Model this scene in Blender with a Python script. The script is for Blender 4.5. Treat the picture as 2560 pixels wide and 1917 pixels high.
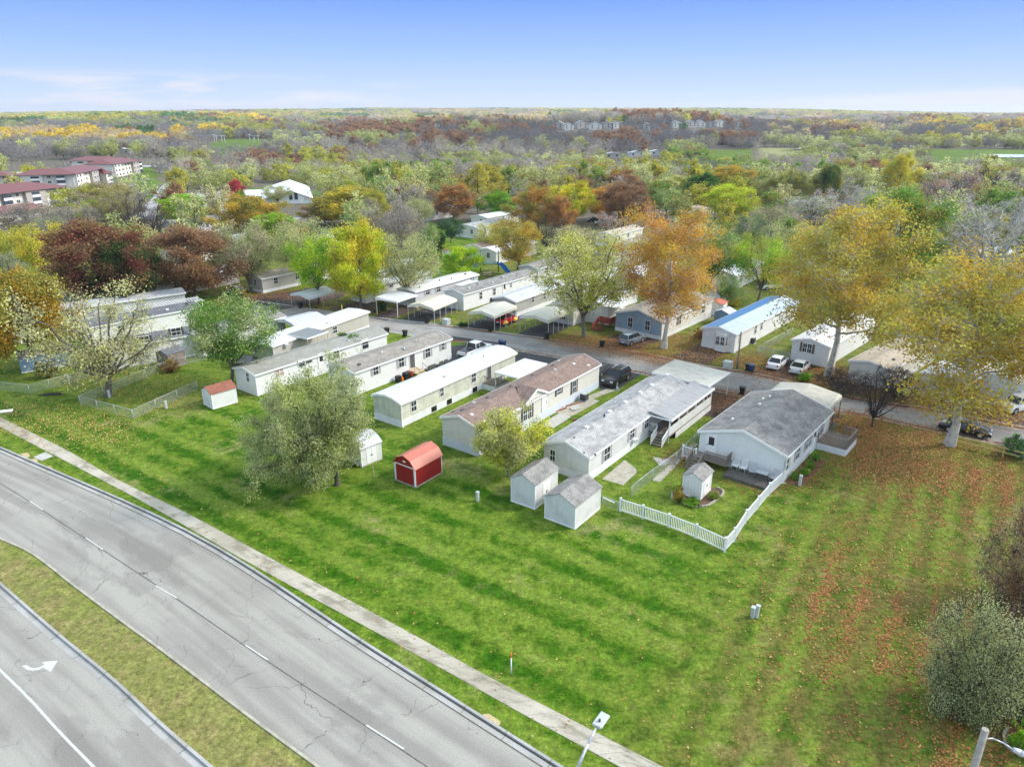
import bpy, math, random
import numpy as np
from mathutils import Vector, Matrix
R=math.radians
for o in list(bpy.data.objects): bpy.data.objects.remove(o)
sc=bpy.context.scene; C=sc.collection
# ---------------------------------------------------------------- camera
FPX=1780.0; CH=32.0; YH=281.0
PITCH=math.atan((958.5-YH)/FPX)
cd=bpy.data.cameras.new('camera'); cam=bpy.data.objects.new('camera',cd); C.objects.link(cam)
cam.location=(0,0,CH); cam.rotation_euler=(math.pi/2-PITCH,0,0)
cd.sensor_width=36; cd.lens=36*FPX/2560; cd.clip_start=.5; cd.clip_end=30000
sc.camera=cam
# ---------------------------------------------------------------- sky, sun, exposure
SUN_AZ=R(8); SUN_EL=R(38)      # azimuth from +X towards +Y
w=bpy.data.worlds.new('World'); sc.world=w; w.use_nodes=True
nt=w.node_tree; nt.nodes.clear()
def nn(t,k,**kw):
    n=t.nodes.new(k)
    for a,b in kw.items(): setattr(n,a,b)
    return n
out=nn(nt,'ShaderNodeOutputWorld'); bg=nn(nt,'ShaderNodeBackground'); sky=nn(nt,'ShaderNodeTexSky')
sky.sky_type='NISHITA'; sky.sun_disc=False; sky.sun_elevation=SUN_EL; sky.sun_rotation=math.pi/2-SUN_AZ
sky.altitude=300; sky.air_density=1.0; sky.dust_density=.3; sky.ozone_density=3.0
bg.inputs['Strength'].default_value=.15
tc=nn(nt,'ShaderNodeTexCoord'); sx=nn(nt,'ShaderNodeSeparateXYZ'); nt.links.new(tc.outputs['Generated'],sx.inputs[0])
def wmath(op,a,b=None,cl=False):
    m=nn(nt,'ShaderNodeMath',operation=op,use_clamp=cl)
    for i,v in enumerate((a,b)):
        if v is None: continue
        if isinstance(v,(int,float)): m.inputs[i].default_value=v
        else: nt.links.new(v,m.inputs[i])
    return m.outputs[0]
# thin low clouds: noise stretched along the horizon, only in a low band left, and a pale bank low right
cb=nn(nt,'ShaderNodeCombineXYZ')
nt.links.new(wmath('MULTIPLY',sx.outputs[0],7.0),cb.inputs[0]); nt.links.new(wmath('MULTIPLY',sx.outputs[1],7.0),cb.inputs[1])
nt.links.new(wmath('MULTIPLY',sx.outputs[2],52.0),cb.inputs[2])
nz=nn(nt,'ShaderNodeTexNoise'); nz.inputs['Scale'].default_value=1.0; nz.inputs['Detail'].default_value=7; nz.inputs['Roughness'].default_value=.55
nt.links.new(cb.outputs[0],nz.inputs['Vector'])
def ramp(v,a,b):
    m=nn(nt,'ShaderNodeMapRange'); m.interpolation_type='SMOOTHSTEP'
    nt.links.new(v,m.inputs[0]); m.inputs[1].default_value=a; m.inputs[2].default_value=b
    return m.outputs[0]
cl=ramp(nz.outputs['Fac'],.44,.58)
band=wmath('MULTIPLY',wmath('MULTIPLY',ramp(sx.outputs[2],.05,.03),ramp(sx.outputs[0],-.08,-.3)),cl)
bank=wmath('MULTIPLY',ramp(wmath('SUBTRACT',sx.outputs[2],wmath('MULTIPLY',wmath('SUBTRACT',sx.outputs[0],.2),.045)),.014,.004),ramp(sx.outputs[0],.15,.42))
cf=wmath('ADD',wmath('MULTIPLY',band,.75),wmath('MULTIPLY',bank,.6),True)
mx=nn(nt,'ShaderNodeMix',data_type='RGBA'); mx.inputs['B'].default_value=(.93/.643,.9/.643,.97/.643,1)
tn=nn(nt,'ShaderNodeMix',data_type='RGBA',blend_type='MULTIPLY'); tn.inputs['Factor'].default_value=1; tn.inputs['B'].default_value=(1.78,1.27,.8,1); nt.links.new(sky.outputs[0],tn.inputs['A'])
rp=nn(nt,'ShaderNodeValToRGB'); e=rp.color_ramp.elements; SK=1/.643
e[0].position=0; e[0].color=(.78*SK,.87*SK,1.0*SK,1); e[1].position=1; e[1].color=(.09*SK,.26*SK,.95*SK,1)
for p_,c_ in ((.085,(.66,.80,1.0)),(.36,(.40,.615,1.)),(.62,(.235,.44,1.)),(.8,(.15,.34,.98))): k=e.new(p_); k.color=(*[x*SK for x in c_],1)
nt.links.new(wmath('MULTIPLY',sx.outputs[2],5.0,True),rp.inputs[0])
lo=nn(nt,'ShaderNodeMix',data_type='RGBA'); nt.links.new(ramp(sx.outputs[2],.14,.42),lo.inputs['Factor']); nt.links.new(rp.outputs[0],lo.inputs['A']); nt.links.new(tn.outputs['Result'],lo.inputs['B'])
nt.links.new(cf,mx.inputs['Factor']); nt.links.new(lo.outputs['Result'],mx.inputs['A'])
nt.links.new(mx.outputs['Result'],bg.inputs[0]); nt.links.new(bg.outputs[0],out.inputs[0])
ld=bpy.data.lights.new('sun','SUN'); ld.energy=.85; ld.angle=R(11); ld.color=(1,.95,.87)
sun=bpy.data.objects.new('sun',ld); C.objects.link(sun)
sd=Vector((math.cos(SUN_EL)*math.cos(SUN_AZ),math.cos(SUN_EL)*math.sin(SUN_AZ),math.sin(SUN_EL)))
sun.rotation_euler=sd.to_track_quat('Z','Y').to_euler()
sc.view_settings.view_transform='Standard'; sc.view_settings.look='None'; sc.view_settings.exposure=2.1; sc.view_settings.gamma=1
sc.cycles.max_bounces=5; sc.cycles.diffuse_bounces=3; sc.cycles.glossy_bounces=2; sc.cycles.transmission_bounces=3; sc.cycles.transparent_max_bounces=6; sc.cycles.volume_bounces=0
sc.cycles.use_denoising=True; sc.cycles.denoising_prefilter='ACCURATE'
# ---------------------------------------------------------------- measuring: photograph pixel -> point on a level plane of the place
def ray(x,y):
    u=(x-1280)/FPX; v=(958.5-y)/FPX
    return Vector((u, math.cos(PITCH)+v*math.sin(PITCH), -math.sin(PITCH)+v*math.cos(PITCH)))
def G(x,y,z=0.0):
    r=ray(x,y); t=(z-CH)/r.z
    return Vector((r.x*t,r.y*t,z))
def hgt(b,y,x=None):
    r=ray(1280 if x is None else x,y); return CH+r.z*b.y/r.y
def depth(p): return p.y*math.cos(PITCH)+(CH-p.z)*math.sin(PITCH)
def project(p):
    dy=p[1]; dz=p[2]-CH; de=dy*math.cos(PITCH)-dz*math.sin(PITCH)
    if de<1: return None
    return (1280+FPX*p[0]/de, 958.5-FPX*(dy*math.sin(PITCH)+dz*math.cos(PITCH))/de)
# ---------------------------------------------------------------- materials
MATS={}
def newmat(name):
    m=bpy.data.materials.new(name); m.use_nodes=True; t=m.node_tree; t.nodes.clear()
    o=nn(t,'ShaderNodeOutputMaterial'); b=nn(t,'ShaderNodeBsdfPrincipled'); t.links.new(b.outputs[0],o.inputs[0])
    MATS[name]=m; return m,t,b
def L(t,a,b): t.links.new(a,b)
def mth(t,op,a,b=None,c=None,clamp=False):
    m=nn(t,'ShaderNodeMath',operation=op,use_clamp=clamp)
    for i,v in enumerate((a,b,c)):
        if v is None: continue
        if isinstance(v,(int,float)): m.inputs[i].default_value=v
        else: L(t,v,m.inputs[i])
    return m.outputs[0]
def noise(t,vec,scale,detail=4,rough=.6,dist=0):
    n=nn(t,'ShaderNodeTexNoise'); n.inputs['Scale'].default_value=scale; n.inputs['Detail'].default_value=detail; n.inputs['Roughness'].default_value=rough; n.inputs['Distortion'].default_value=dist
    if vec is not None: L(t,vec,n.inputs['Vector'])
    return n.outputs['Fac']
def mrange(t,v,a,b,c=0.,d=1.,smooth=True):
    m=nn(t,'ShaderNodeMapRange')
    if smooth: m.interpolation_type='SMOOTHSTEP'
    L(t,v,m.inputs[0])
    for i,x in enumerate((a,b,c,d)): m.inputs[i+1].default_value=x
    return m.outputs[0]
def mixc(t,f,a,b,mode='MIX'):
    m=nn(t,'ShaderNodeMix',data_type='RGBA',blend_type=mode)
    for k,v in (('Factor',f),('A',a),('B',b)):
        if isinstance(v,(int,float)): m.inputs[k].default_value=v
        elif isinstance(v,tuple): m.inputs[k].default_value=(*v[:3],1)
        else: L(t,v,m.inputs[k])
    return m.outputs['Result']
def objco(t): return nn(t,'ShaderNodeTexCoord').outputs['Object']
def sep(t,v):
    s=nn(t,'ShaderNodeSeparateXYZ'); L(t,v,s.inputs[0]); return s.outputs
def comb(t,x,y,z):
    c=nn(t,'ShaderNodeCombineXYZ')
    for i,v in enumerate((x,y,z)):
        if isinstance(v,(int,float)): c.inputs[i].default_value=v
        else: L(t,v,c.inputs[i])
    return c.outputs[0]
def bump(t,h,b,s,d=.02):
    n=nn(t,'ShaderNodeBump'); n.inputs['Strength'].default_value=s; n.inputs['Distance'].default_value=d
    L(t,h,n.inputs['Height']); L(t,n.outputs[0],b.inputs['Normal'])
def attr(t,name,typ='GEOMETRY'):
    a=nn(t,'ShaderNodeAttribute'); a.attribute_name=name; a.attribute_type=typ; return a
def plain(name,col,rough=.6,var=.12,scale=3,metal=0,spec=None):
    m,t,b=newmat(name); b.inputs['Roughness'].default_value=rough; b.inputs['Metallic'].default_value=metal
    if var:
        n=noise(t,objco(t),scale,5,.65); v=mrange(t,n,.3,.7,1-var,1+var,False)
        h=nn(t,'ShaderNodeHueSaturation'); h.inputs['Color'].default_value=(*col,1); L(t,v,h.inputs['Value']); L(t,h.outputs[0],b.inputs['Base Color'])
    else: b.inputs['Base Color'].default_value=(*col,1)
    return m
def siding(name,col,lap=.13,vertical=False,dirt=.25,depthv=.16):
    m,t,b=newmat(name); o=objco(t); s=sep(t,o); b.inputs['Roughness'].default_value=.55
    c=mth(t,'ADD',s[0],s[1]) if vertical else s[2]
    fr=mth(t,'FRACT',mth(t,'DIVIDE',c,lap))
    line=mrange(t,fr,0.0,.3,1-depthv,1.0)
    n=noise(t,o,.9,6,.7)
    st=mrange(t,n,.42,.75,1.0,1-dirt)
    v=mth(t,'MULTIPLY',line,st)
    h=nn(t,'ShaderNodeHueSaturation'); h.inputs['Color'].default_value=(*col,1); L(t,v,h.inputs['Value'])
    L(t,h.outputs[0],b.inputs['Base Color']); bump(t,fr,b,.35,.015); return m
def shingle(name,c1,c2,row=.16,stain=.25):
    m,t,b=newmat(name); o=objco(t); b.inputs['Roughness'].default_value=.9
    br=nn(t,'ShaderNodeTexBrick'); L(t,o,br.inputs['Vector']); br.inputs['Scale'].default_value=1
    br.inputs['Brick Width'].default_value=.34; br.inputs['Row Height'].default_value=row; br.inputs['Mortar Size'].default_value=.012
    br.inputs['Color1'].default_value=(*c1,1); br.inputs['Color2'].default_value=(*c2,1); br.inputs['Mortar'].default_value=(*[x*.5 for x in c1],1)
    n=noise(t,o,.9,6,.7); v=mrange(t,n,.35,.7,1+stain*.4,1-stain)
    n2=noise(t,o,14,3,.6); v=mth(t,'MULTIPLY',v,mrange(t,n2,.3,.7,.85,1.15,False))
    h=nn(t,'ShaderNodeHueSaturation'); L(t,br.outputs['Color'],h.inputs['Color']); L(t,v,h.inputs['Value'])
    L(t,h.outputs[0],b.inputs['Base Color']); bump(t,br.outputs['Fac'],b,-.3,.01); return m
def metalroof(name,col,rib=.35,stain=.15,rust=0.,axis=0):
    m,t,b=newmat(name); o=objco(t); s=sep(t,o); b.inputs['Roughness'].default_value=.5
    fr=mth(t,'FRACT',mth(t,'DIVIDE',s[axis],rib)); line=mrange(t,fr,0,.16,.72,1.0)
    n=noise(t,comb(t,mth(t,'MULTIPLY',s[0],1.4),mth(t,'MULTIPLY',s[1],.6),s[2]),1.4,7,.72)
    v=mth(t,'MULTIPLY',line,mrange(t,n,.4,.72,1.0,1-stain))
    h=nn(t,'ShaderNodeHueSaturation'); h.inputs['Color'].default_value=(*col,1); L(t,v,h.inputs['Value'])
    c=h.outputs[0]
    if rust:
        n2=noise(t,comb(t,mth(t,'MULTIPLY',s[0],3.),mth(t,'MULTIPLY',s[1],1.1),s[2]),2.2,8,.75)
        c=mixc(t,mrange(t,n2,.58,.66,0,rust),c,(.16,.13,.11))
    L(t,c,b.inputs['Base Color']); bump(t,fr,b,.3,.02); return m
white=siding('white_siding',(.74,.74,.73),.2,False,.1,.3); greyw=siding('light_grey_siding',(.52,.53,.55),.2,False,.1,.3); cream=siding('cream_siding',(.68,.66,.6),.2,False,.1,.3)
beige=siding('beige_siding',(.45,.43,.39),.13,False,.15,.2); tan=siding('greige_siding',(.4,.39,.36)); blue=siding('blue_grey_board_siding',(.27,.36,.46),.3,True)
vert=siding('weathered_vertical_metal_siding',(.6,.6,.5),.24,True,.35,.3); vwhite=siding('white_vertical_siding',(.7,.7,.68),.3,True,.12,.14)
dirty=siding('stained_white_siding',(.66,.66,.65),.2,False,.22,.32)
skirt=siding('white_skirting',(.74,.75,.76),.28,True,.15,.1); skirtb=siding('pale_blue_skirting',(.6,.66,.74),.28,True,.1,.06)
trim=plain('white_trim',(.78,.78,.77),.5,.06,5); trimg=plain('grey_trim',(.35,.36,.37),.5,.08,5)
sh_grey=shingle('grey_shingles',(.22,.215,.2),(.29,.28,.265),.16,.4); sh_green=shingle('grey_green_shingles',(.27,.27,.24),(.32,.32,.28),.16,.15)
sh_tan=shingle('tan_grey_shingles',(.25,.23,.2),(.33,.3,.26)); sh_brown=shingle('brown_shingles',(.2,.135,.11),(.29,.21,.175),.15,.2)
sh_pale=shingle('pale_grey_shingles',(.34,.34,.335),(.42,.42,.41),.17,.35); sh_dark=shingle('dark_grey_shingles',(.12,.125,.14),(.16,.165,.18))
sh_red=shingle('red_brown_shingles',(.25,.09,.06),(.33,.13,.085),.16,.2); sh_lt=shingle('light_tan_shingles',(.42,.36,.28),(.5,.43,.34))
mr_white=metalroof('white_metal_roof',(.63,.63,.61),.6,.2,.6); mr_clean=metalroof('clean_white_metal_roof',(.62,.64,.66),.3,.1)
mr_cream=metalroof('cream_metal_roof',(.6,.57,.46),.4,.12); mr_rib=metalroof('ribbed_cream_roof',(.56,.54,.46),.28,.3); mr_ribx=metalroof('ribbed_cream_awning',(.56,.54,.46),.28,.3,0,1)
mr_blue=metalroof('blue_metal_roof',(.07,.2,.42),.45,.1); mr_pblue=metalroof('pale_blue_metal_roof',(.42,.52,.65),.45,.25)
mr_red=metalroof('coral_red_metal_roof',(.5,.15,.1),.3,.15); mr_grey=metalroof('grey_metal_roof',(.2,.21,.22),.3,.15); mr_silver=metalroof('silver_metal_roof',(.5,.52,.55),.4,.2,.15)
mr_apt=metalroof('dark_red_apartment_roof',(.17,.04,.035),.8,.2)
red=siding('barn_red_siding',(.3,.01,.012),.2,True,.12,.12); shedbrown=plain('brown_grey_resin',(.22,.18,.16),.6,.1); bluewall=siding('blue_shed_siding',(.17,.27,.4),.2,True)
greenwall=siding('mossy_white_siding',(.38,.4,.24),.3,True,.5,.25)
glass,_t,_b=newmat('window_glass'); _b.inputs['Base Color'].default_value=(.035,.04,.05,1); _b.inputs['Roughness'].default_value=.08
blind=plain('pinkish_blinds',(.4,.28,.27),.6,.1); shut_k=plain('charcoal_shutter',(.05,.052,.055),.6,.1); shut_g=plain('grey_shutter',(.33,.33,.34),.6,.1); shut_b=plain('brown_shutter',(.13,.09,.07),.6,.1)
dark=plain('dark_grey_door',(.09,.09,.095),.5,.1); black=plain('black_plastic',(.012,.012,.014),.4,.1); bluepl=plain('navy_plastic',(.02,.04,.12),.4,.1)
steel=plain('galvanised_steel',(.5,.52,.54),.4,.1,3,.3); dsteel=plain('dark_steel',(.05,.05,.055),.5,.1)
wood=plain('weathered_wood',(.2,.165,.135),.8,.25,6); woodl=plain('pale_lumber',(.5,.4,.25),.8,.2,6); woodred=plain('red_stained_wood',(.24,.045,.03),.7,.2,5); woody=plain('yellow_painted_wood',(.5,.38,.13),.6,.12,5)
yellow=plain('yellow_paint',(.72,.55,.02),.5,.08); orange=plain('orange_plastic',(.8,.2,.02),.4,0); conc=plain('concrete',(.42,.41,.38),.9,.22,2.5); greyb=plain('grey_green_utility_paint',(.45,.48,.46),.5,.08)
concd=plain('weathered_concrete',(.36,.34,.27),.9,.3,1.5); gravel=plain('grey_gravel',(.42,.41,.4),.95,.3,14); mulch=plain('brown_mulch',(.12,.07,.045),.95,.4,8)
vinyl=plain('white_vinyl',(.8,.8,.8),.35,.04); rubber=plain('tyre_rubber',(.02,.02,.021),.8,.1); rim=plain('alloy_rim',(.5,.5,.52),.3,.05,3,.6)
carglass,_t,_b=newmat('car_glass'); _b.inputs['Base Color'].default_value=(.02,.025,.03,1); _b.inputs['Roughness'].default_value=.05
def paint(name,c,r=.25,metal=.0):
    m,t,b=newmat(name); b.inputs['Base Color'].default_value=(*c,1); b.inputs['Roughness'].default_value=r; b.inputs['Metallic'].default_value=metal; b.inputs['Coat Weight'].default_value=.6; b.inputs['Coat Roughness'].default_value=.06
    return m
p_white=paint('white_car_paint',(.68,.69,.7)); p_black=paint('black_car_paint',(.008,.009,.011)); p_silver=paint('silver_blue_car_paint',(.3,.35,.4),.3,.5); p_red=paint('red_car_paint',(.5,.01,.008)); p_yel=paint('yellow_car_paint',(.75,.45,.01)); p_cover=plain('dark_car_cover',(.03,.035,.045),.7,.2); p_sil=paint('silver_white_car_paint',(.55,.56,.57),.3,.3)
p_blue=paint('blue_car_paint',(.03,.08,.2))
lred=plain('red_lamp_lens',(.5,.01,.01),.2,0); lwh=plain('clear_lamp_lens',(.7,.7,.72),.15,0)
stucco=plain('cream_stucco',(.62,.6,.55),.8,.08); stuccog=plain('taupe_stucco',(.38,.35,.32),.8,.08); aptdark=plain('recess_shade_paint',(.03,.045,.07),.6,.1)
playblue=plain('bright_blue_plastic',(.02,.16,.5),.35,.06); playgreen=plain('dark_green_plastic',(.03,.12,.06),.4,.06)
bark=plain('grey_brown_bark',(.13,.11,.09),.95,.3,4); barkd=plain('dark_bark',(.055,.045,.038),.95,.3,4); barkw=plain('pale_sycamore_bark',(.46,.44,.4),.9,.4,1.5)
# leaves: tint, tint2 come from custom properties on the crown object (or from the forest's instances)
def leafmat(name,trans=.45,gray=False):
    m,t,b=newmat(name); o=[n for n in t.nodes if n.type=='OUTPUT_MATERIAL'][0]; t.nodes.remove(b)
    a1=attr(t,'tint','INSTANCER'); a2=attr(t,'tint2','INSTANCER'); lc=attr(t,'lc')
    n=noise(t,nn(t,'ShaderNodeTexCoord').outputs['Object'],.33,3,.5)
    f=mrange(t,mth(t,'ADD',n,mth(t,'MULTIPLY',mth(t,'SUBTRACT',lc.outputs['Fac'],.5),.28)),.42,.58)
    c=mixc(t,f,a1.outputs['Color'],a2.outputs['Color'])
    h=nn(t,'ShaderNodeHueSaturation'); L(t,c,h.inputs['Color']); L(t,mrange(t,lc.outputs['Fac'],0,1,.55,1.6,False),h.inputs['Value'])
    d=nn(t,'ShaderNodeBsdfDiffuse'); L(t,h.outputs[0],d.inputs[0])
    if gray: L(t,d.outputs[0],o.inputs[0]); return m
    tr=nn(t,'ShaderNodeBsdfTranslucent'); L(t,h.outputs[0],tr.inputs[0])
    ms=nn(t,'ShaderNodeMixShader'); ms.inputs[0].default_value=trans; L(t,d.outputs[0],ms.inputs[1]); L(t,tr.outputs[0],ms.inputs[2]); L(t,ms.outputs[0],o.inputs[0])
    return m
leaf=leafmat('autumn_leaves'); twig=leafmat('bare_twigs',0,True)
# ---------------------------------------------------------------- mesh collecting and object helpers
class MB:
    def __init__(s): s.v=[];s.f=[];s.m=[];s.sm=[]
    def add(s,vs,fs,mi=0,smooth=False):
        k=len(s.v); s.v+= [tuple(x) for x in vs]; s.f+=[tuple(i+k for i in q) for q in fs]; s.m+=[mi]*len(fs); s.sm+=[smooth]*len(fs); return s
    def box(s,x0,x1,y0,y1,z0,z1,mi=0):
        v=[(x,y,z) for z in (z0,z1) for x,y in ((x0,y0),(x1,y0),(x1,y1),(x0,y1))]
        return s.add(v,[(3,2,1,0),(4,5,6,7),(0,1,5,4),(1,2,6,5),(2,3,7,6),(3,0,4,7)],mi)
    def cyl(s,p0,p1,r0,r1=None,n=8,mi=0,caps=True,smooth=True):
        r1=r0 if r1 is None else r1
        p0=Vector(p0);p1=Vector(p1);d=(p1-p0).normalized(); a=d.orthogonal().normalized(); b=d.cross(a)
        v=[p0+(a*math.cos(2*math.pi*i/n)+b*math.sin(2*math.pi*i/n))*r0 for i in range(n)]+[p1+(a*math.cos(2*math.pi*i/n)+b*math.sin(2*math.pi*i/n))*r1 for i in range(n)]
        s.add(v,[(i,(i+1)%n,n+(i+1)%n,n+i) for i in range(n)],mi,smooth)
        if caps: k=len(s.v)-2*n; s.f+=[tuple(k+i for i in range(n))[::-1],tuple(k+n+i for i in range(n))]; s.m+=[mi]*2; s.sm+=[False]*2
        return s
    def bar(s,p0,p1,w,h,mi=0,up=(0,0,1)):
        p0=Vector(p0);p1=Vector(p1);d=(p1-p0).normalized(); u=Vector(up); a=d.cross(u)
        if a.length<1e-3: a=Vector((1,0,0))
        a.normalize(); b=a.cross(d)
        v=[p+a*w/2*i+b*h/2*j for p in (p0,p1) for i,j in ((-1,-1),(1,-1),(1,1),(-1,1))]
        return s.add(v,[(3,2,1,0),(4,5,6,7),(0,1,5,4),(1,2,6,5),(2,3,7,6),(3,0,4,7)],mi)
    def prism(s,prof,x0,x1,mi=0,axis='x'):   # prof: closed (y,z) loop extruded along x (or (x,z) along y, (x,y) along z)
        n=len(prof); P=(lambda t,a,b:(t,a,b)) if axis=='x' else (lambda t,a,b:(a,t,b)) if axis=='y' else (lambda t,a,b:(a,b,t))
        v=[P(x0,*q) for q in prof]+[P(x1,*q) for q in prof]
        return s.add(v,[(i,(i+1)%n,n+(i+1)%n,n+i) for i in range(n)]+[tuple(range(n))[::-1],tuple(range(n,2*n))],mi)
    def sheet(s,prof,th,x0,x1,mi=0):          # open (y,z) polyline given a thickness upwards, extruded along x
        return s.prism(list(prof)+[(y,z+th) for y,z in reversed(prof)],x0,x1,mi)
    def build(s,name,mats,parent=None,bevel=0,fix=True):
        me=bpy.data.meshes.new(name); me.from_pydata(s.v,[],s.f)
        for m in (mats if isinstance(mats,(list,tuple)) else [mats]): me.materials.append(m)
        me.polygons.foreach_set('material_index',s.m); me.polygons.foreach_set('use_smooth',s.sm)
        me.validate(); me.update()
        if fix:
            import bmesh
            b=bmesh.new(); b.from_mesh(me); bmesh.ops.recalc_face_normals(b,faces=b.faces); b.to_mesh(me); b.free()
        o=bpy.data.objects.new(name,me); C.objects.link(o); o.parent=parent
        if bevel: k=o.modifiers.new('b','BEVEL'); k.width=bevel; k.segments=2; k.limit_method='ANGLE'
        return o
def tag(o,label,cat,group=None,kind=None):
    o['label']=label; o['category']=cat
    if group: o['group']=group
    if kind: o['kind']=kind
    return o
def thing(name,label,cat,loc=(0,0,0),rz=0,group=None):
    o=bpy.data.objects.new(name,None); C.objects.link(o); o.location=loc; o.rotation_euler=(0,0,rz); o.empty_display_size=.3
    return tag(o,label,cat,group)
def dup(root,label=None,group=None):
    r=root.copy(); C.objects.link(r)
    if label: r['label']=label
    if group: r['group']=group
    def rec(a,b):
        for ch in list(a.children):
            c=ch.copy(); C.objects.link(c); c.parent=b; rec(ch,c)
    rec(root,r); return r
def struct(o,name=None): o['kind']='structure'; return o
rng=np.random.default_rng(7); random.seed(7)
# ================================================================= THE GROUND
AX=R(53.3)
def lin(P,n=6):     # smooth a px polyline on the ground into closely spaced world points (Catmull-Rom)
    W=[G(*p) for p in P]; a=W[0]*2-W[1]; z=W[-1]*2-W[-2]; Q=[a]+W+[z]; o=[]
    for i in range(1,len(Q)-2):
        for k in range(n):
            t=k/n; o.append(.5*((2*Q[i])+(Q[i+1]-Q[i-1])*t+(2*Q[i-1]-5*Q[i]+4*Q[i+1]-Q[i+2])*t*t+(3*Q[i]-Q[i-1]-3*Q[i+1]+Q[i+2])*t**3))
    o.append(W[-1]); return o
def extend(P,a,b):
    if a: P=[P[0]+(P[0]-P[6]).normalized()*a]+P
    if b: P=P+[P[-1]+(P[-1]-P[-7]).normalized()*b]
    return P
def resamp(P,n):
    P=[Vector((p.x,p.y)) for p in P]; s=[0]
    for i in range(1,len(P)): s.append(s[-1]+(P[i]-P[i-1]).length)
    o=[]
    for k in range(n):
        t=s[-1]*k/(n-1); i=max(1,next((j for j in range(len(s)) if s[j]>=t-1e-9),len(s)-1)); f=(t-s[i-1])/max(1e-9,s[i]-s[i-1]); o.append(P[i-1].lerp(P[i],f))
    return o,s[-1]
def offset(P,d):
    o=[]
    for i,p in enumerate(P):
        a=P[max(0,i-1)]; b=P[min(len(P)-1,i+1)]; t=Vector((b.x-a.x,b.y-a.y)).normalized(); o.append(Vector((p.x-t.y*d,p.y+t.x*d,0)))
    return o
def strip(name,A,B,z,mat,n=80,m=1,thick=0,uvlen=None):
    a,la=resamp(A,n); b,lb=resamp(B,n); ln=(la+lb)/2
    v=[];uv=[]
    for k in range(n):
        for j in range(m+1):
            q=a[k].lerp(b[k],j/m); v.append((q.x,q.y,z)); uv.append((ln*k/(n-1),(a[k]-b[k]).length*j/m))
    f=[(k*(m+1)+j,(k+1)*(m+1)+j,(k+1)*(m+1)+j+1,k*(m+1)+j+1) for k in range(n-1) for j in range(m)]
    if thick:
        k0=len(v); v+=[(x,y,z-thick) for x,y,_ in v]; uv+=uv
        for k in range(n-1):
            for j in (0,m): p=k*(m+1)+j; q=p+m+1; f.append((p,q,q+k0,p+k0))
    me=bpy.data.meshes.new(name); me.from_pydata(v,[],f); me.materials.append(mat)
    u=me.uv_layers.new(name='uv')
    for l in me.loops: u.data[l.index].uv=uv[l.vertex_index]
    import bmesh
    bb=bmesh.new(); bb.from_mesh(me); bmesh.ops.recalc_face_normals(bb,faces=bb.faces)
    if sum(x.normal.z for x in bb.faces)<0:
        bmesh.ops.reverse_faces(bb,faces=bb.faces)
    bb.to_mesh(me); bb.free()
    o=bpy.data.objects.new(name,me); C.objects.link(o); o['kind']='structure'; return o
def poly(name,px,z,mat,world=None):
    W=world or [G(*p) for p in px]
    me=bpy.data.meshes.new(name); me.from_pydata([(p.x,p.y,z) for p in W],[],[tuple(range(len(W)))]); me.materials.append(mat); me.update()
    if me.polygons[0].normal.z<0: me.flip_normals()
    o=bpy.data.objects.new(name,me); C.objects.link(o); o['kind']='structure'; return o
# lines measured on the photograph
kerbN=extend(lin([(0,1121),(463,1328),(926,1621),(1366,1900)]),90,60)
walkF=extend(lin([(0,1043),(163,1123),(288,1196),(462,1280),(700,1408),(1004,1570),(1207,1683),(1500,1835),(1659,1917)]),90,60)
walkN=extend(lin([(0,1067),(119,1129),(350,1250),(576,1380),(700,1449),(1044,1637),(1298,1779),(1500,1889)]),90,60)
medN=extend(lin([(0,1344),(83,1382),(188,1462),(297,1543),(402,1619),(540,1723),(641,1799),(800,1915)]),90,60)
medS=extend(lin([(0,1464),(138,1585),(286,1708),(398,1813),(518,1917)]),90,60)
seam=extend(lin([(0,1207),(73,1253),(266,1380),(442,1496),(666,1650),(914,1813),(1070,1917)]),90,60)
nline=extend(lin([(0,1674),(72,1744),(148,1828),(235,1917)]),60,60)
stU=lin([(640,752),(760,770),(900,790),(1003,801),(1143,817),(1233,829),(1380,849),(1490,865),(1582,879),(1667,895),(1759,914),(1865,930),(1952,948),(2044,971),(2136,994),(2240,1010),(2324,1022),(2436,1045),(2560,1068)]); stU=extend(stU,0,60)
stL=lin([(600,782),(740,800),(900,818),(1028,838),(1125,852),(1171,856),(1288,875),(1400,895),(1506,916),(1605,934),(1720,960),(1819,983),(1950,1006),(2074,1029),(2165,1040),(2289,1067),(2363,1082),(2560,1123)]); stL=extend(stL,0,60)
def sdist(P):       # vectorised signed distance-ish to polyline (positive left of travel)
    A=np.array([(p.x,p.y) for p in P])
    def f(x,y):
        best=np.full(x.shape,1e9); sg=np.zeros(x.shape)
        for i in range(0,len(A)-1,2 if len(A)>30 else 1):
            j=min(i+(2 if len(A)>30 else 1),len(A)-1)
            a=A[i];b=A[j];d=b-a;l=max(1e-6,(d**2).sum()); t=np.clip(((x-a[0])*d[0]+(y-a[1])*d[1])/l,0,1)
            ex=x-a[0]-t*d[0]; ey=y-a[1]-t*d[1]; q=np.hypot(ex,ey); c=np.sign(d[0]*ey-d[1]*ex); m=q<best
            best=np.where(m,q,best); sg=np.where(m,c,sg)
        return best*sg
    return f
def inpoly(px,x,y,world=None):
    W=world or [G(*p) for p in px]; r=np.zeros(x.shape,bool); n=len(W)
    for i in range(n):
        a=W[i];b=W[(i+1)%n]
        if abs(a.y-b.y)<1e-9: continue
        c=((a.y>y)!=(b.y>y))&(x<(b.x-a.x)*(y-a.y)/(b.y-a.y)+a.x); r^=c
    return r
def sstep(x,a,b):
    t=np.clip((x-a)/(b-a),0,1); return t*t*(3-2*t)
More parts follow.
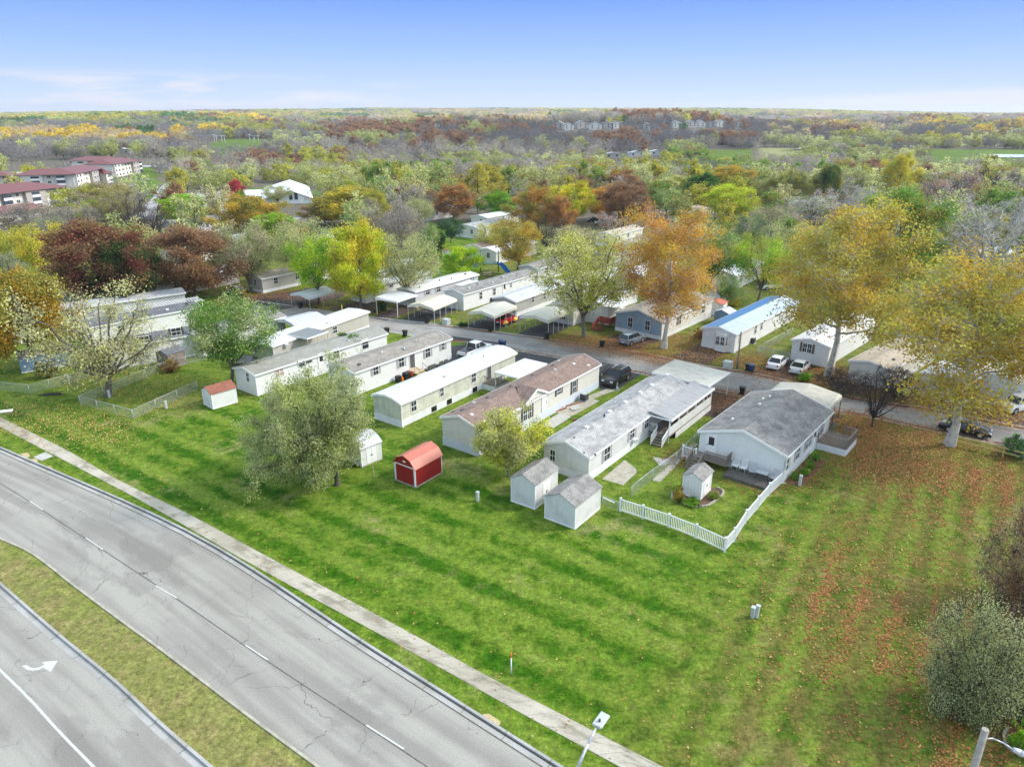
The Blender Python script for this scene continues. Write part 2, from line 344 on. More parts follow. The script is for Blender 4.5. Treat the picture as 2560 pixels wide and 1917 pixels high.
def hill(x,y):   # a wooded valley beyond the park, then rising ridges
    x=np.asarray(x,float);y=np.asarray(y,float)
    d=np.hypot(x,y); az=np.arctan2(x,y)
    g=np.interp(np.degrees(az),[-60,-36,-28,-12,0,12,22,30,36,60],[6,8,22,36,40,38,30,14,6,6])
    z=sstep(d,1300,4600)*g
    z=z-10*sstep(d,300,420)*(1-sstep(d,600,780))*sstep(az,-.46,-.39)
    z+=24*np.exp(-((d-1150)/190)**2)*np.exp(-((az-.16)/.17)**2)
    z+=15*np.exp(-((d-1000)/150)**2)*np.exp(-((az+.09)/.13)**2)
    z+=15*np.exp(-((d-1900)/300)**2)*np.exp(-((az+.4)/.2)**2)
    z+=sstep(d,700,1500)*(3.5*np.sin(x/310+1.3)*np.cos(y/420)+2.5*np.sin(x/150+y/230))
    z+=12*np.exp(-((d-1700)/260)**2)*np.exp(-((az-.5)/.12)**2)
    return z
def GT(x,y,up=0.):   # pixel -> point on the terrain
    r=ray(x,y); t=20.
    for _ in range(900):
        p=Vector((r.x*t,r.y*t,CH+r.z*t))
        if p.z<=float(hill(p.x,p.y)) or t>9000: break
        t*=1.008
    return Vector((p.x,p.y,float(hill(p.x,p.y))+up))
YARD=[(0,985),(86,985),(310,1045),(333,1050),(640,992),(960,1075),(1189,1152),(1362,1325),(1440,1330),(1550,1250),(1812,1378),(1965,1215),(2110,1135),(2110,1040),(1700,950),(1100,850),(700,770),(0,760)]
FIELDS=[[(690,505),(800,512),(830,478),(640,470),(480,486),(440,520),(560,545),(700,548)],       # around the church
 [(0,430),(170,428),(180,432),(60,470),(0,470)],[(345,420),(400,420),(398,470),(370,500),(340,500),(300,470),(330,440)],
 [(525,358),(560,348),(690,348),(700,366),(690,392),(525,394)],       # sports pitch
 [(2470,327),(2600,327),(2600,345),(2490,347)],[(2250,349),(2520,350),(2520,366),(2240,364)],[(2300,374),(2650,375),(2650,430),(2470,430),(2320,425)],
 [(1890,369),(1995,371),(1985,420),(1900,420)],[(1755,377),(1885,374),(1885,425),(1765,425)],
 [(1085,560),(1230,560),(1260,640),(1080,740),(1050,690)],[(0,880),(110,880),(100,985),(0,985)]]
STRAW=[FIELDS[5],FIELDS[7],FIELDS[1]]
# ---- the one ground sheet
az=np.concatenate([np.linspace(-88,-50,14)[:-1],np.linspace(-50,50,230),np.linspace(50,88,14)[1:]]); az=np.radians(az)
rr=100*(11000/100)**(np.linspace(0,1,330))
A2,R2=np.meshgrid(az,rr); X=R2*np.sin(A2); Y=R2*np.cos(A2)-100; Z=hill(X,Y)
Xf,Yf,Zf=X.ravel(),Y.ravel(),Z.ravel(); na=len(az)
I,J=np.meshgrid(np.arange(len(rr)-1),np.arange(na-1),indexing='ij'); k=(I*na+J).ravel()
me=bpy.data.meshes.new('ground'); me.from_pydata(np.stack([Xf,Yf,Zf],1).tolist(),[],np.stack([k,k+1,k+na+1,k+na],1).tolist())
if me.polygons[0].normal.z<0: me.flip_normals()
me.polygons.foreach_set('use_smooth',[True]*len(me.polygons))
D=np.hypot(Xf,Yf)
dSt=sdist(stU)(Xf,Yf); dSl=sdist(stL)(Xf,Yf); dK=sdist(kerbN)(Xf,Yf)
park=sstep(dSt,-1,1.5)                                     # beyond the street
yard=inpoly(YARD,Xf,Yf).astype(float)
field=np.zeros(len(Xf),bool)
for F in FIELDS: field|=inpoly(None,Xf,Yf,[GT(*q) for q in F])
straw=np.zeros(len(Xf),bool)
for F in STRAW: straw|=inpoly(None,Xf,Yf,[GT(*q) for q in F])
far=sstep(D,190,230)*(1-field)
med=((sdist(medN)(Xf,Yf)<0)&(sdist(medS)(Xf,Yf)>0)).astype(float)
med2=(np.abs(sdist(medN)(Xf,Yf))<9)*((sdist(medN)(Xf,Yf)<.5))
leafy=sstep(Xf,14,26)*(1-park)*sstep(dK,6,16)*0+sstep(Xf*.79-Yf*.61+0,-18,-6)*(1-park)*(dK>0)
for nm,arr in (('park',np.maximum(park,0)*(1-field)),('yard',yard),('far',far),('straw',straw.astype(float)),('median',med2.astype(float)),('leafy',np.clip(leafy,0,1))):
    a=me.attributes.new(nm,'FLOAT','POINT'); a.data.foreach_set('value',np.asarray(arr,dtype=np.float32))
m,t,b=newmat('lawn_and_earth'); o=objco(t); s=sep(t,o); b.inputs['Roughness'].default_value=1; b.inputs['Specular IOR Level'].default_value=.1
n1=noise(t,o,.11,5,.6); n2=noise(t,o,.55,8,.72,.4); n3=noise(t,o,1.5,9,.8); n4=noise(t,o,4.5,6,.85); n5=noise(t,o,.035,3,.5)
base=mixc(t,mrange(t,n2,.38,.62),(.03,.095,.002),(.108,.165,.014))
# mowing stripes: beside the road along the kerb, on the right along the homes
ang=math.atan2(*(lambda v:(v.y,v.x))((G(1207,1683)-G(288,1196))))
def stripes(a,per,wob):
    c=mth(t,'ADD',mth(t,'MULTIPLY',s[0],-math.sin(a)),mth(t,'MULTIPLY',s[1],math.cos(a)))
    c=mth(t,'ADD',c,mth(t,'MULTIPLY',n1,wob)); return mth(t,'SINE',mth(t,'MULTIPLY',c,2*math.pi/per))
lf=attr(t,'leafy').outputs['Fac']; yd=attr(t,'yard').outputs['Fac']; pk=attr(t,'park').outputs['Fac']; fr=attr(t,'far').outputs['Fac']; md=attr(t,'median').outputs['Fac']
w1=mth(t,'ADD',mth(t,'MULTIPLY',stripes(ang,2.7,.8),.6),mth(t,'MULTIPLY',stripes(ang+.008,5.1,1.2),.45))
def streak(a,k):
    al=mth(t,'ADD',mth(t,'MULTIPLY',s[0],math.cos(a)),mth(t,'MULTIPLY',s[1],math.sin(a))); ac=mth(t,'SUBTRACT',mth(t,'MULTIPLY',s[1],math.cos(a)),mth(t,'MULTIPLY',s[0],math.sin(a)))
    return mth(t,'MULTIPLY',mth(t,'SUBTRACT',noise(t,comb(t,mth(t,'MULTIPLY',al,.09),mth(t,'MULTIPLY',ac,.75),0.),1.,6,.7),.5),k)
w1=mth(t,'ADD',w1,streak(ang,3.4)); w2=mth(t,'ADD',mth(t,'MULTIPLY',stripes(AX+.06,2.3,.8),.9),streak(AX+.06,3.))
sw=mth(t,'ADD',mth(t,'MULTIPLY',w1,mth(t,'SUBTRACT',1.0,lf)),mth(t,'MULTIPLY',w2,lf))
sw=mth(t,'MULTIPLY',sw,mth(t,'SUBTRACT',1.0,mth(t,'MULTIPLY',yd,.8)))
sw=mth(t,'MULTIPLY',sw,mrange(t,n1,.35,.62,.25,1.25))
base=mixc(t,mrange(t,mth(t,'ADD',sw,mth(t,'MULTIPLY',mth(t,'SUBTRACT',n2,.5),2.2)),-.7,.9),base,(.125,.185,.022))
base=mixc(t,mth(t,'MULTIPLY',mrange(t,mth(t,'ADD',sw,mth(t,'MULTIPLY',mth(t,'SUBTRACT',n3,.5),1.6)),.1,-1.1),.75),base,(.022,.085,.001))
dry=mrange(t,mth(t,'ADD',n1,mth(t,'MULTIPLY',mth(t,'SUBTRACT',n2,.5),.7)),.55,.72)
base=mixc(t,mth(t,'MULTIPLY',dry,.7),base,(.2,.195,.075))
base=mixc(t,mth(t,'MULTIPLY',yd,mrange(t,n2,.35,.7,.2,.7)),base,(.15,.19,.03))
base=mixc(t,mth(t,'MULTIPLY',lf,mrange(t,mth(t,'ADD',n2,mth(t,'MULTIPLY',w2,-.09)),.38,.64,.2,.85)),base,(.13,.105,.03))
base=mixc(t,mth(t,'MULTIPLY',md,mrange(t,n2,.33,.62,1.0,.5)),base,(.22,.19,.075))
base=mixc(t,mth(t,'MULTIPLY',pk,mrange(t,n2,.36,.6,.9,.1)),base,(.17,.14,.05))
base=mixc(t,fr,base,mixc(t,mrange(t,n2,.4,.6),(.1,.088,.075),(.15,.135,.1)))
base=mixc(t,mth(t,'MULTIPLY',attr(t,'straw').outputs['Fac'],.7),base,(.3,.28,.14))
hv=nn(t,'ShaderNodeHueSaturation'); L(t,base,hv.inputs['Color'])
L(t,mth(t,'MULTIPLY',mrange(t,n3,.34,.66,.5,1.55,False),mrange(t,n4,.36,.64,.55,1.5,False)),hv.inputs['Value'])
L(t,hv.outputs[0],b.inputs['Base Color']); bump(t,mth(t,'ADD',n3,n4),b,.5,.08)
me.materials.append(m); go=bpy.data.objects.new('ground',me); C.objects.link(go); go['kind']='structure'
# ---- road materials, along the strip's own length and width
def roadmat(name,c1,c2,crack=1.0,patch=.0,streak=.3,joint=0,stain=.25):
    m,t,b=newmat(name); b.inputs['Roughness'].default_value=.95; b.inputs['Specular IOR Level'].default_value=.12
    u=nn(t,'ShaderNodeUVMap'); u.uv_map='uv'; uv=u.outputs[0]; s=sep(t,uv); o=objco(t)
    n1=noise(t,comb(t,mth(t,'MULTIPLY',s[0],.05),mth(t,'MULTIPLY',s[1],.9),0.),1.,4,.5)
    n2=noise(t,o,.16,6,.62,.3); n3=noise(t,o,9,4,.8); n4=noise(t,o,40,2,.7)
    c=mixc(t,mrange(t,mth(t,'ADD',mth(t,'MULTIPLY',n1,streak),mth(t,'MULTIPLY',n2,1-streak)),.38,.62),c1,c2)
    if patch: c=mixc(t,mth(t,'MULTIPLY',mrange(t,noise(t,comb(t,mth(t,'MULTIPLY',s[0],.06),mth(t,'MULTIPLY',s[1],.12),3.),1,7,.66,.2),.55,.6),patch),c,tuple(x*.55 for x in c1))
    if crack:
        wv=nn(t,'ShaderNodeTexNoise'); wv.inputs['Scale'].default_value=.5; wv.inputs['Detail'].default_value=5; L(t,o,wv.inputs['Vector'])
        va=nn(t,'ShaderNodeVectorMath',operation='MULTIPLY_ADD'); L(t,wv.outputs['Color'],va.inputs[0]); va.inputs[1].default_value=(2.6,2.6,0); L(t,uv,va.inputs[2])
        for sc_,wd in ((.13,.0035),(.31,.0045)):
            vo=nn(t,'ShaderNodeTexVoronoi'); vo.feature='DISTANCE_TO_EDGE'; vo.inputs['Scale'].default_value=sc_; L(t,va.outputs[0],vo.inputs['Vector'])
            k=mrange(t,vo.outputs['Distance'],0,wd,1,0); gate=mrange(t,noise(t,o,.12 if sc_<.2 else .3,3,.5),.48,.58)
            c=mixc(t,mth(t,'MULTIPLY',mth(t,'MULTIPLY',k,gate),.75*crack),c,tuple(x*.3 for x in c1))
    if joint:
        fj=mth(t,'FRACT',mth(t,'DIVIDE',s[0],joint)); c=mixc(t,mrange(t,fj,0.,.045,.75,0),c,(.1,.095,.08))
        st=mrange(t,noise(t,comb(t,mth(t,'MULTIPLY',s[0],.35),mth(t,'MULTIPLY',s[1],.7),0.),1.2,6,.66),.46,.62); c=mixc(t,mth(t,'MULTIPLY',st,stain),c,(.13,.115,.07))
        g=nn(t,'ShaderNodeTexWhiteNoise'); g.noise_dimensions='1D'; L(t,mth(t,'FLOOR',mth(t,'DIVIDE',s[0],joint)),g.inputs['W'])
        c=mixc(t,mth(t,'MULTIPLY',g.outputs['Value'],.3),c,(.3,.28,.23))
    h=nn(t,'ShaderNodeHueSaturation'); L(t,c,h.inputs['Color']); L(t,mth(t,'MULTIPLY',mrange(t,n3,.25,.75,.78,1.18,False),mrange(t,n4,.25,.75,.85,1.12,False)),h.inputs['Value'])
    L(t,h.outputs[0],b.inputs['Base Color']); bump(t,n3,b,.15,.01); return m
asph=roadmat('worn_light_asphalt',(.25,.24,.215),(.345,.335,.3),1.5,.28,.7); asph2=roadmat('park_street_asphalt',(.24,.23,.215),(.34,.33,.31),.8,.4,.5)
drv=roadmat('driveway_asphalt',(.045,.046,.05),(.085,.086,.09),.4,.3,.4); side=roadmat('sidewalk_concrete',(.38,.35,.28),(.5,.465,.385),.0,0,.3,1.55,.6)
kerbm=roadmat('kerb_concrete',(.33,.33,.32),(.45,.45,.44),0,0,.4,3,.3)
dirt_edge=plain('dirt_in_gutter',(.1,.09,.07),.95,.4,6); linew=plain('worn_white_road_paint',(.5,.5,.47),.7,.4,14); tar=plain('black_tar_seam',(.1,.1,.095),.8,.5,5)
fence_far=offset(medS,-22)
strip('main_road',kerbN,medN,.004,asph,140,2); strip('near_road',medS,fence_far,.004,asph,140,2)
strip('kerb',offset(kerbN,.0),offset(kerbN,.17),.13,kerbm,140,1,.13); strip('gutter',offset(kerbN,-.42),offset(kerbN,0),.008,kerbm,140)
strip('gutter_grime',offset(kerbN,-.5),offset(kerbN,-.42),.012,dirt_edge,140); strip('gutter_dirt',offset(kerbN,-.1),offset(kerbN,0),.012,dirt_edge,140)
strip('median_kerb',offset(medN,-.16),offset(medN,0),.06,concd,140,1,.06); strip('median_kerb',offset(medS,0),offset(medS,.17),.13,kerbm,140,1,.13)
strip('gutter',offset(medS,-.4),offset(medS,0),.008,kerbm,140)
strip('sidewalk',walkF,walkN,.02,side,160,1,.02)
strip('road_seam',offset(seam,.03),offset(seam,-.05),.008,tar,160); strip('lane_line',offset(nline,.07),offset(nline,-.07),.008,linew,60)
for a,bb in (((73,1253),(106,1275)),((213,1345),(256,1374)),((388,1464),(440,1495)),((612,1613),(668,1650)),((914,1813),(1008,1873))):
    p=G(*a);q=G(*bb);d=(q-p).normalized();nn_=Vector((-d.y,d.x,0)); poly('lane_dash',None,.012,linew,[p+nn_*.0,q+nn_*.0,q+nn_*.1,p+nn_*.1])
def arrow_pts():
    c=[(150,958),(185,985),(225,992),(265,985),(300,970),(350,1000),(400,920),(290,930),(305,950),(270,968),(230,972),(205,966),(185,950)]
    return [(x*.3623,1317+y*.3623) for x,y in c]
poly('turn_arrow',arrow_pts(),.012,linew)
strip('street',stU,stL,.004,asph2,160,2)
stm=[a.lerp(b,.5) for a,b in zip(*[[Vector((q.x,q.y,0)) for q in resamp(P,120)[0]] for P in (stU,stL)])]
dirt=plain('leaf_littered_edge',(.15,.075,.035),.95,.5,5)
strip('street_edge',offset(stU,-.12),offset(stU,.3),.03,kerbm,160,1,.03); strip('street_edge',offset(stL,-.3),offset(stL,.1),.03,kerbm,160,1,.03)
# driveways and slabs
DR=[[(560,747),(640,738),(728,728),(800,715),(880,722),(850,745),(770,762),(700,775)],   # leaf littered apron by the yellow gate
 [(820,772),(925,747),(978,760),(905,793)],
 [(925,795),(1000,762),(1066,748),(1045,772),(966,802)],[(1005,797),(1070,765),(1145,747),(1160,765),(1085,800),(1055,806)],
 [(1160,818),(1230,785),(1330,762),(1350,783),(1240,826)],[(1290,836),(1380,800),(1440,806),(1400,830),(1350,848)],
 [(1490,862),(1540,835),(1660,850),(1615,862),(1590,877)],[(1672,893),(1750,858),(1815,880),(1768,912)],
 [(1880,930),(1960,898),(2050,905),(2000,950),(1950,945)],[(2060,960),(2140,930),(2240,950),(2160,990)],
 [(1125,852),(1128,840),(1250,856),(1240,872)],[(980,890),(1150,862),(1265,873),(1200,915)],[(1300,880),(1410,894),(1370,930),(1260,925)],
 [(1495,918),(1500,975),(1545,973),(1605,934)],[(1640,942),(1850,985),(1825,1050),(1700,1030)],[(2080,1034),(2110,1042),(2050,1090),(2000,1070),(1960,1010)],
 [(2300,1018),(2420,1000),(2600,1040),(2600,1072),(2440,1044)],[(1230,690),(1290,700),(1330,720),(1240,722)],[(700,560),(760,572),(700,600),(640,590)]]
for q in DR: poly('driveway',q,.009,drv)
poly('bare_slab',[(1505,1197),(1562,1150),(1588,1170),(1593,1180),(1558,1213)],.02,concd)
poly('patio_slab',[(1351,1064),(1390,1040),(1428,1042),(1385,1070)],.03,conc)
poly('patio_slab',[(1384,1066),(1352,1060),(1400,1032),(1428,1041)],.016,conc)
poly('concrete_path',[(1386,1030),(1470,990),(1516,972),(1540,976),(1482,997),(1500,1002),(1430,1040)],.014,concd)
poly('gravel_pile',[(1424,1022),(1432,1015),(1444,1014),(1450,1020),(1440,1027),(1430,1027)],.12,gravel)
poly('utility_slab',[(83,1143),(113,1130),(134,1141),(104,1152)],.03,conc)
poly('dry_grass_patch',[(52,1134),(68,1131),(76,1139),(70,1144),(58,1143)],.012,plain('straw_patch',(.45,.36,.2),.95,.2,8))
poly('dry_grass_patch',[(76,1148),(90,1146),(96,1152),(90,1157),(78,1156)],.012,MATS['straw_patch'])
poly('dry_grass_patch',[(112,1167),(124,1165),(131,1170),(124,1175),(114,1175)],.012,MATS['straw_patch'])
poly('dry_grass_patch',[(1207,1785),(1222,1783),(1252,1803),(1250,1810),(1238,1819),(1207,1800)],.012,MATS['straw_patch'])
poly('brick_walk',[(1632,1203-60),(1690,1148),(1700,1150),(1650,1210-45)],.014,conc)
poly('stepping_path',[(1630,1200),(1735,1105),(1745,1110),(1650,1205)],.016,concd)
poly('deck_floor_mulch',[(1965,1205),(2005,1160),(2040,1130),(2065,1150),(2015,1212),(1990,1214)],.02,mulch)
# far roads
fr_=roadmat('far_road',(.3,.3,.3),(.42,.42,.42),0,0,.3)
strip('far_road',extend(lin([(330,545),(372,505),(400,470),(428,445),(425,425),(410,420),(350,418),(200,425),(0,440)]),0,80),extend(lin([(385,552),(415,505),(432,470),(448,445),(436,420),(415,415),(350,414),(200,421),(0,434)]),0,80),.03,fr_,120)
poly('church_car_park',[(440,487),(560,478),(640,480),(640,500),(560,530),(520,540),(500,520),(440,520)],.03,fr_)
poly('church_drive',[(520,535),(560,530),(760,545),(700,560),(560,556),(440,560),(400,552),(430,538)],.03,fr_)
# ================================================================= TREES
def mesh_np(name,V,F,mats,mi=None,lc=None,smooth=False):
    me=bpy.data.meshes.new(name); n=len(F); s=F.shape[1]
    me.vertices.add(len(V)); me.vertices.foreach_set('co',np.asarray(V,np.float32).ravel())
    me.loops.add(n*s); me.loops.foreach_set('vertex_index',F.ravel().astype(np.int32))
    me.polygons.add(n); me.polygons.foreach_set('loop_start',np.arange(0,n*s,s,dtype=np.int32))
    for m in mats: me.materials.append(m)
    if mi is not None: me.polygons.foreach_set('material_index',mi.astype(np.int32))
    if smooth: me.polygons.foreach_set('use_smooth',np.ones(n,bool))
    if lc is not None: a=me.attributes.new('lc','FLOAT','FACE'); a.data.foreach_set('value',lc.astype(np.float32))
    me.update(); me.validate(); return me
def tubes(T,sides=5):
    """T: list of (points (n,3), radii (n,)) -> V,F quads"""
    VV=[];FF=[];k=0
    for P,r in T:
        n=len(P); d=np.gradient(P,axis=0); d/=np.linalg.norm(d,axis=1)[:,None]+1e-9
        s=sides if r[0]>.05 else 3
        ref=np.array([0,0,1.]) if abs(d[0,2])<.8 else np.array([1.,0,0]); a=np.cross(d,ref); a/=np.linalg.norm(a,axis=1)[:,None]+1e-9; b=np.cross(d,a)
        th=np.arange(s)*2*np.pi/s
        V=P[:,None,:]+(a[:,None,:]*np.cos(th)[None,:,None]+b[:,None,:]*np.sin(th)[None,:,None])*r[:,None,None]
        VV.append(V.reshape(-1,3)); i=np.arange(n-1)[:,None]*s; j=np.arange(s)[None,:]; j2=(j+1)%s
        FF.append(np.stack([k+i+j,k+i+j2,k+i+s+j2,k+i+s+j],-1).reshape(-1,4)); k+=n*s
    return np.concatenate(VV),np.concatenate(FF)
def leaves(P,size,r,lcv,droop=0.):
    """diamond leaf sprays at P"""
    n=len(P); u=r.normal(size=(n,3)); u[:,2]-=droop; u/=np.linalg.norm(u,axis=1)[:,None]; w=r.normal(size=(n,3)); w-= (w*u).sum(1)[:,None]*u; w/=np.linalg.norm(w,axis=1)[:,None]
    s=size*r.uniform(.6,1.3,n)[:,None]; ww=w*s*.36
    V=np.stack([P-u*s*.5,P+ww,P+u*s*.5,P-ww],1).reshape(-1,3)
    return V,np.arange(4*n).reshape(-1,4),lcv
def curve(a,b,r,n,up=.0,wig=.05):
    t=np.linspace(0,1,n)[:,None]; L_=np.linalg.norm(b-a); m=(a+b)/2+np.array([0,0,up*L_])+r.normal(size=3)*wig*L_
    P=(1-t)**2*a+2*t*(1-t)*m+t*t*b; P[1:-1]+=r.normal(size=(n-2,3))*wig*.25*L_; return P
def grow(seed,H=10.,crad=4.2,z0=.22,split=.3,n1=12,n2=7,n3=5,nl=14,ls=.24,shape='round',lobes=.28,gap=.0,tr=.19,clus=.34,twigs=0,droop=0.,off=0.,leader=True,limb_r=.42,twr=.013,lean=0.):
    r=np.random.default_rng(seed); T=[]; top=np.array([r.normal()*.03*H+lean*H,r.normal()*.03*H,H*(.86 if leader else split)])
    tk=curve(np.zeros(3),top,r,9,0,.02); tr_=np.linspace(tr,tr*.2 if leader else tr*.75,9); tr_[0]*=1.5
    T.append((tk,tr_)); cz=(H+z0*H)/2; ch=(H-z0*H)/2; ph=r.uniform(0,6.28,8); fq=r.integers(1,4,8)
    def env(d):   # crown radius along unit direction d
        e=1/np.sqrt((d[0]**2+d[1]**2)/crad**2+d[2]**2/ch**2); a=math.atan2(d[1],d[0])
        e*=1+lobes*.5*(math.sin(fq[0]*a+ph[0]+2*d[2])+.6*math.sin((fq[1]+2)*a+ph[1]-3*d[2]))+r.normal()*lobes*.22
        if shape=='cone': e*=(1.25-.75*(d[2]+1)/2*1.25)
        if shape=='flat' : e*= 1+.25*(1-abs(d[2]))-.2*max(0,-d[2])
        return e
    tips=[]; cen=np.array([lean*H*.7+off,0,cz])
    for i in range(n1):
        g=(i+.5)/n1; zz=1-1.72*g if shape!='vase' else .95-1.1*g; a=i*2.39996+r.normal()*.25; q=math.sqrt(max(0,1-zz*zz)); d=np.array([q*math.cos(a),q*math.sin(a),zz])
        end=cen+d*env(d)*.84; hz=end[2]/H
        if shape=='vase': st=tk[-1]*r.uniform(.85,1) if not leader else tk[min(8,int(r.uniform(.35,.7)*9))]
        elif not leader: st=tk[-1]*r.uniform(.8,1)
        else: f=np.clip((end[2]-.35*crad*q)/top[2],split,.97)*r.uniform(.82,1); st=np.array([np.interp(f*8,range(9),tk[:,c]) for c in range(3)])
        r0=tr*limb_r*(1.15-st[2]/H*.7); P=curve(st,end,r,7,.12 if shape in('vase','flat') else .06 if zz>0 else -.02,.07); T.append((P,np.linspace(r0,r0*.25,7)))
        for j in range(n2):
            t=r.uniform(.3,1) if j else 1.; s2=np.array([np.interp(t*6,range(7),P[:,c]) for c in range(3)])
            dd=(s2-cen); dd/=np.linalg.norm(dd)+1e-6; v=dd*.55+r.normal(size=3)*.62+np.array([0,0,.22-droop*.5]); v/=np.linalg.norm(v)
            e2=s2+v*crad*r.uniform(.22,.42); w=e2-cen; m_=np.linalg.norm(w); u=w/m_
            lim=env(u)*1.03
            if m_>lim: e2=cen+u*lim
            P2=curve(s2,e2,r,4,.05-droop*.2,.1); r2=r0*.28; T.append((P2,np.linspace(r2,max(r2*.35,twr),4)))
            cv=r.uniform(-.25,.25)
            for k_ in range(n3):
                t=r.uniform(.25,1); s3=np.array([np.interp(t*3,range(4),P2[:,c]) for c in range(3)]); v=u*.5+r.normal(size=3)*.7+np.array([0,0,.15-droop]); v/=np.linalg.norm(v)
                e3=s3+v*crad*r.uniform(.1,.2); T.append((np.stack([s3,(s3+e3)/2+r.normal(size=3)*.02*crad,e3]),np.array([max(twr,r2*.3),twr,twr*.7])))
                if r.random()>=gap: tips.append((e3,cv)); tips.append(((s3+e3)/2,cv))
                for q_ in range(twigs):
                    v2=v*.8+r.normal(size=3)*.6; v2/=np.linalg.norm(v2); s4=s3+(e3-s3)*r.uniform(.2,1); e4=s4+v2*crad*r.uniform(.07,.13); T.append((np.stack([s4,(s4+e4)/2,e4]),np.array([twr*.8,twr*.6,twr*.4])))
    Vt,Ft=tubes(T)
    lv=None
    if nl>0 and tips:
        E=np.array([a for a,_ in tips]); cv=np.array([c for _,c in tips]); P=np.repeat(E,nl,0)+r.normal(size=(len(E)*nl,3))*clus*np.array([1,1,.75]); lcv=np.clip(.5+np.repeat(cv,nl)+r.normal(size=len(P))*.2,0,1)
        P=P[P[:,2]>.05*H]; lcv=lcv[:len(P)]; lv=leaves(P,ls,r,lcv,droop)
    return (Vt,Ft),lv
KIND={}
def archetype(key,barkm,nvar=1,single=False,lm=leaf,**kw):
    L_=[]
    SZ=[]
    for s in range(nvar):
        (Vt,Ft),lv=grow(sum(map(ord,key))*7+s,**kw)
        aV=lv[0] if lv is not None else Vt; lo_,hi_=np.percentile(aV,1.5,0),np.percentile(aV,98.5,0); SZ.append((float(np.percentile(aV[:,2],99.6)),float((hi_-lo_)[:2].mean()/2)))
        if single:
            if lv is None: me=mesh_np(key,Vt,Ft,[barkm],None,np.random.default_rng(s).uniform(.2,.8,len(Ft)))
            else:
                V=np.concatenate([Vt,lv[0]]);F=np.concatenate([Ft,lv[1]+len(Vt)]); me=mesh_np(key,V,F,[barkm,lm],np.concatenate([np.zeros(len(Ft)),np.ones(len(lv[1]))]),np.concatenate([np.full(len(Ft),.5),lv[2]]))
            L_.append(me)
        else:
            L_.append((mesh_np('trunk',Vt,Ft,[barkm],None,None,True),mesh_np('crown',lv[0],lv[1],[lm],None,lv[2]) if lv is not None else None))
    KIND[key]=(L_,SZ,0)
A_=archetype
A_('maple',bark,3,H=10,crad=4.6,z0=.16,n1=18,n2=8,n3=6,nl=20,ls=.21,clus=.36,lobes=.3)
A_('loose',bark,3,H=10,crad=4.3,z0=.18,n1=14,n2=7,n3=5,nl=19,ls=.2,clus=.36,gap=.12,lobes=.42,shape='vase',leader=False,split=.24,limb_r=.5)
A_('airy',bark,3,H=10,crad=4.2,z0=.16,n1=15,n2=8,n3=6,nl=14,ls=.16,clus=.36,gap=.08,lobes=.35,shape='vase',leader=False,split=.2,limb_r=.5,twigs=1)
A_('sycamore',barkw,3,H=14,crad=4.6,z0=.21,n1=26,n2=8,n3=7,nl=20,ls=.165,clus=.38,gap=.42,lobes=.5,tr=.26,limb_r=.4)
A_('willow',barkd,1,H=10,crad=5.2,z0=.02,off=-2.7,n1=27,n2=10,n3=7,nl=24,ls=.17,clus=.3,gap=.1,lobes=.8,shape='flat',leader=False,split=.2,limb_r=.5,droop=.12,tr=.24)
A_('sparse',bark,1,H=10,crad=5,z0=.2,n1=18,n2=8,n3=6,nl=11,ls=.16,clus=.34,gap=.42,lobes=.5,leader=False,split=.2,limb_r=.42,tr=.27,twigs=1)
A_('sapling',bark,1,H=6,crad=2.6,z0=.08,n1=20,n2=7,n3=6,nl=14,ls=.15,clus=.22,lobes=.35,shape='vase',leader=False,split=.1,limb_r=.6,tr=.1)
A_('bare',barkw,2,H=10,crad=5.2,z0=.15,n1=16,n2=8,n3=6,nl=0,lobes=.3,shape='vase',leader=False,split=.2,limb_r=.6,tr=.24,twigs=4,twr=.022)
A_('bare_dark',barkd,1,H=10,crad=4.5,z0=.12,n1=15,n2=8,n3=6,nl=0,lobes=.35,shape='vase',leader=False,split=.15,limb_r=.6,tr=.22,twigs=3,twr=.013)
A_('cypress',barkd,1,H=10,crad=4.4,z0=.08,n1=26,n2=7,n3=6,nl=17,ls=.19,clus=.3,lobes=.22,shape='cone',split=.1)
A_('bush',barkd,2,H=2,crad=1.15,z0=.02,n1=12,n2=6,n3=4,nl=9,ls=.13,clus=.1,lobes=.2,leader=False,split=.06,tr=.04,twr=.006)
A_('brush',barkd,1,H=4,crad=3.2,z0=.0,n1=24,n2=8,n3=7,nl=18,ls=.085,clus=.3,gap=.2,lobes=.4,leader=False,split=.06,tr=.05,limb_r=.9,twigs=3,twr=.012)
A_('spiky',barkd,1,H=3,crad=2.4,z0=.0,n1=24,n2=7,n3=5,nl=1,ls=.12,clus=.2,gap=.7,lobes=.4,shape='vase',leader=False,split=.05,tr=.04,limb_r=1,twigs=3,twr=.012)
# coarse single-mesh trees for the woods
A_('far_full',barkd,3,True,H=10,crad=4.6,z0=.1,n1=11,n2=5,n3=3,nl=7,ls=.7,clus=.55,lobes=.3)
A_('far_loose',barkd,3,True,H=10,crad=4.4,z0=.1,n1=11,n2=5,n3=3,nl=6,ls=.55,clus=.6,lobes=.4,gap=.15,shape='vase',leader=False,split=.22,twr=.03)
KIND['far_bare']=([],[],0)
for s_ in range(3):
    (Vt,Ft),_l=grow(900+s_,H=10,crad=4.6,z0=.15,n1=11,n2=6,n3=4,nl=0,lobes=.3,shape='vase',leader=False,split=.25,tr=.14,twigs=2,twr=.035)
    KIND['far_bare'][1].append((10.,4.6)); rr_=np.random.default_rng(s_); KIND['far_bare'][0].append(mesh_np('far_bare',Vt,Ft,[twig],None,rr_.uniform(.15,.85,len(Ft))))
DEFTINT={'b':((.13,.115,.11),(.17,.155,.15))}
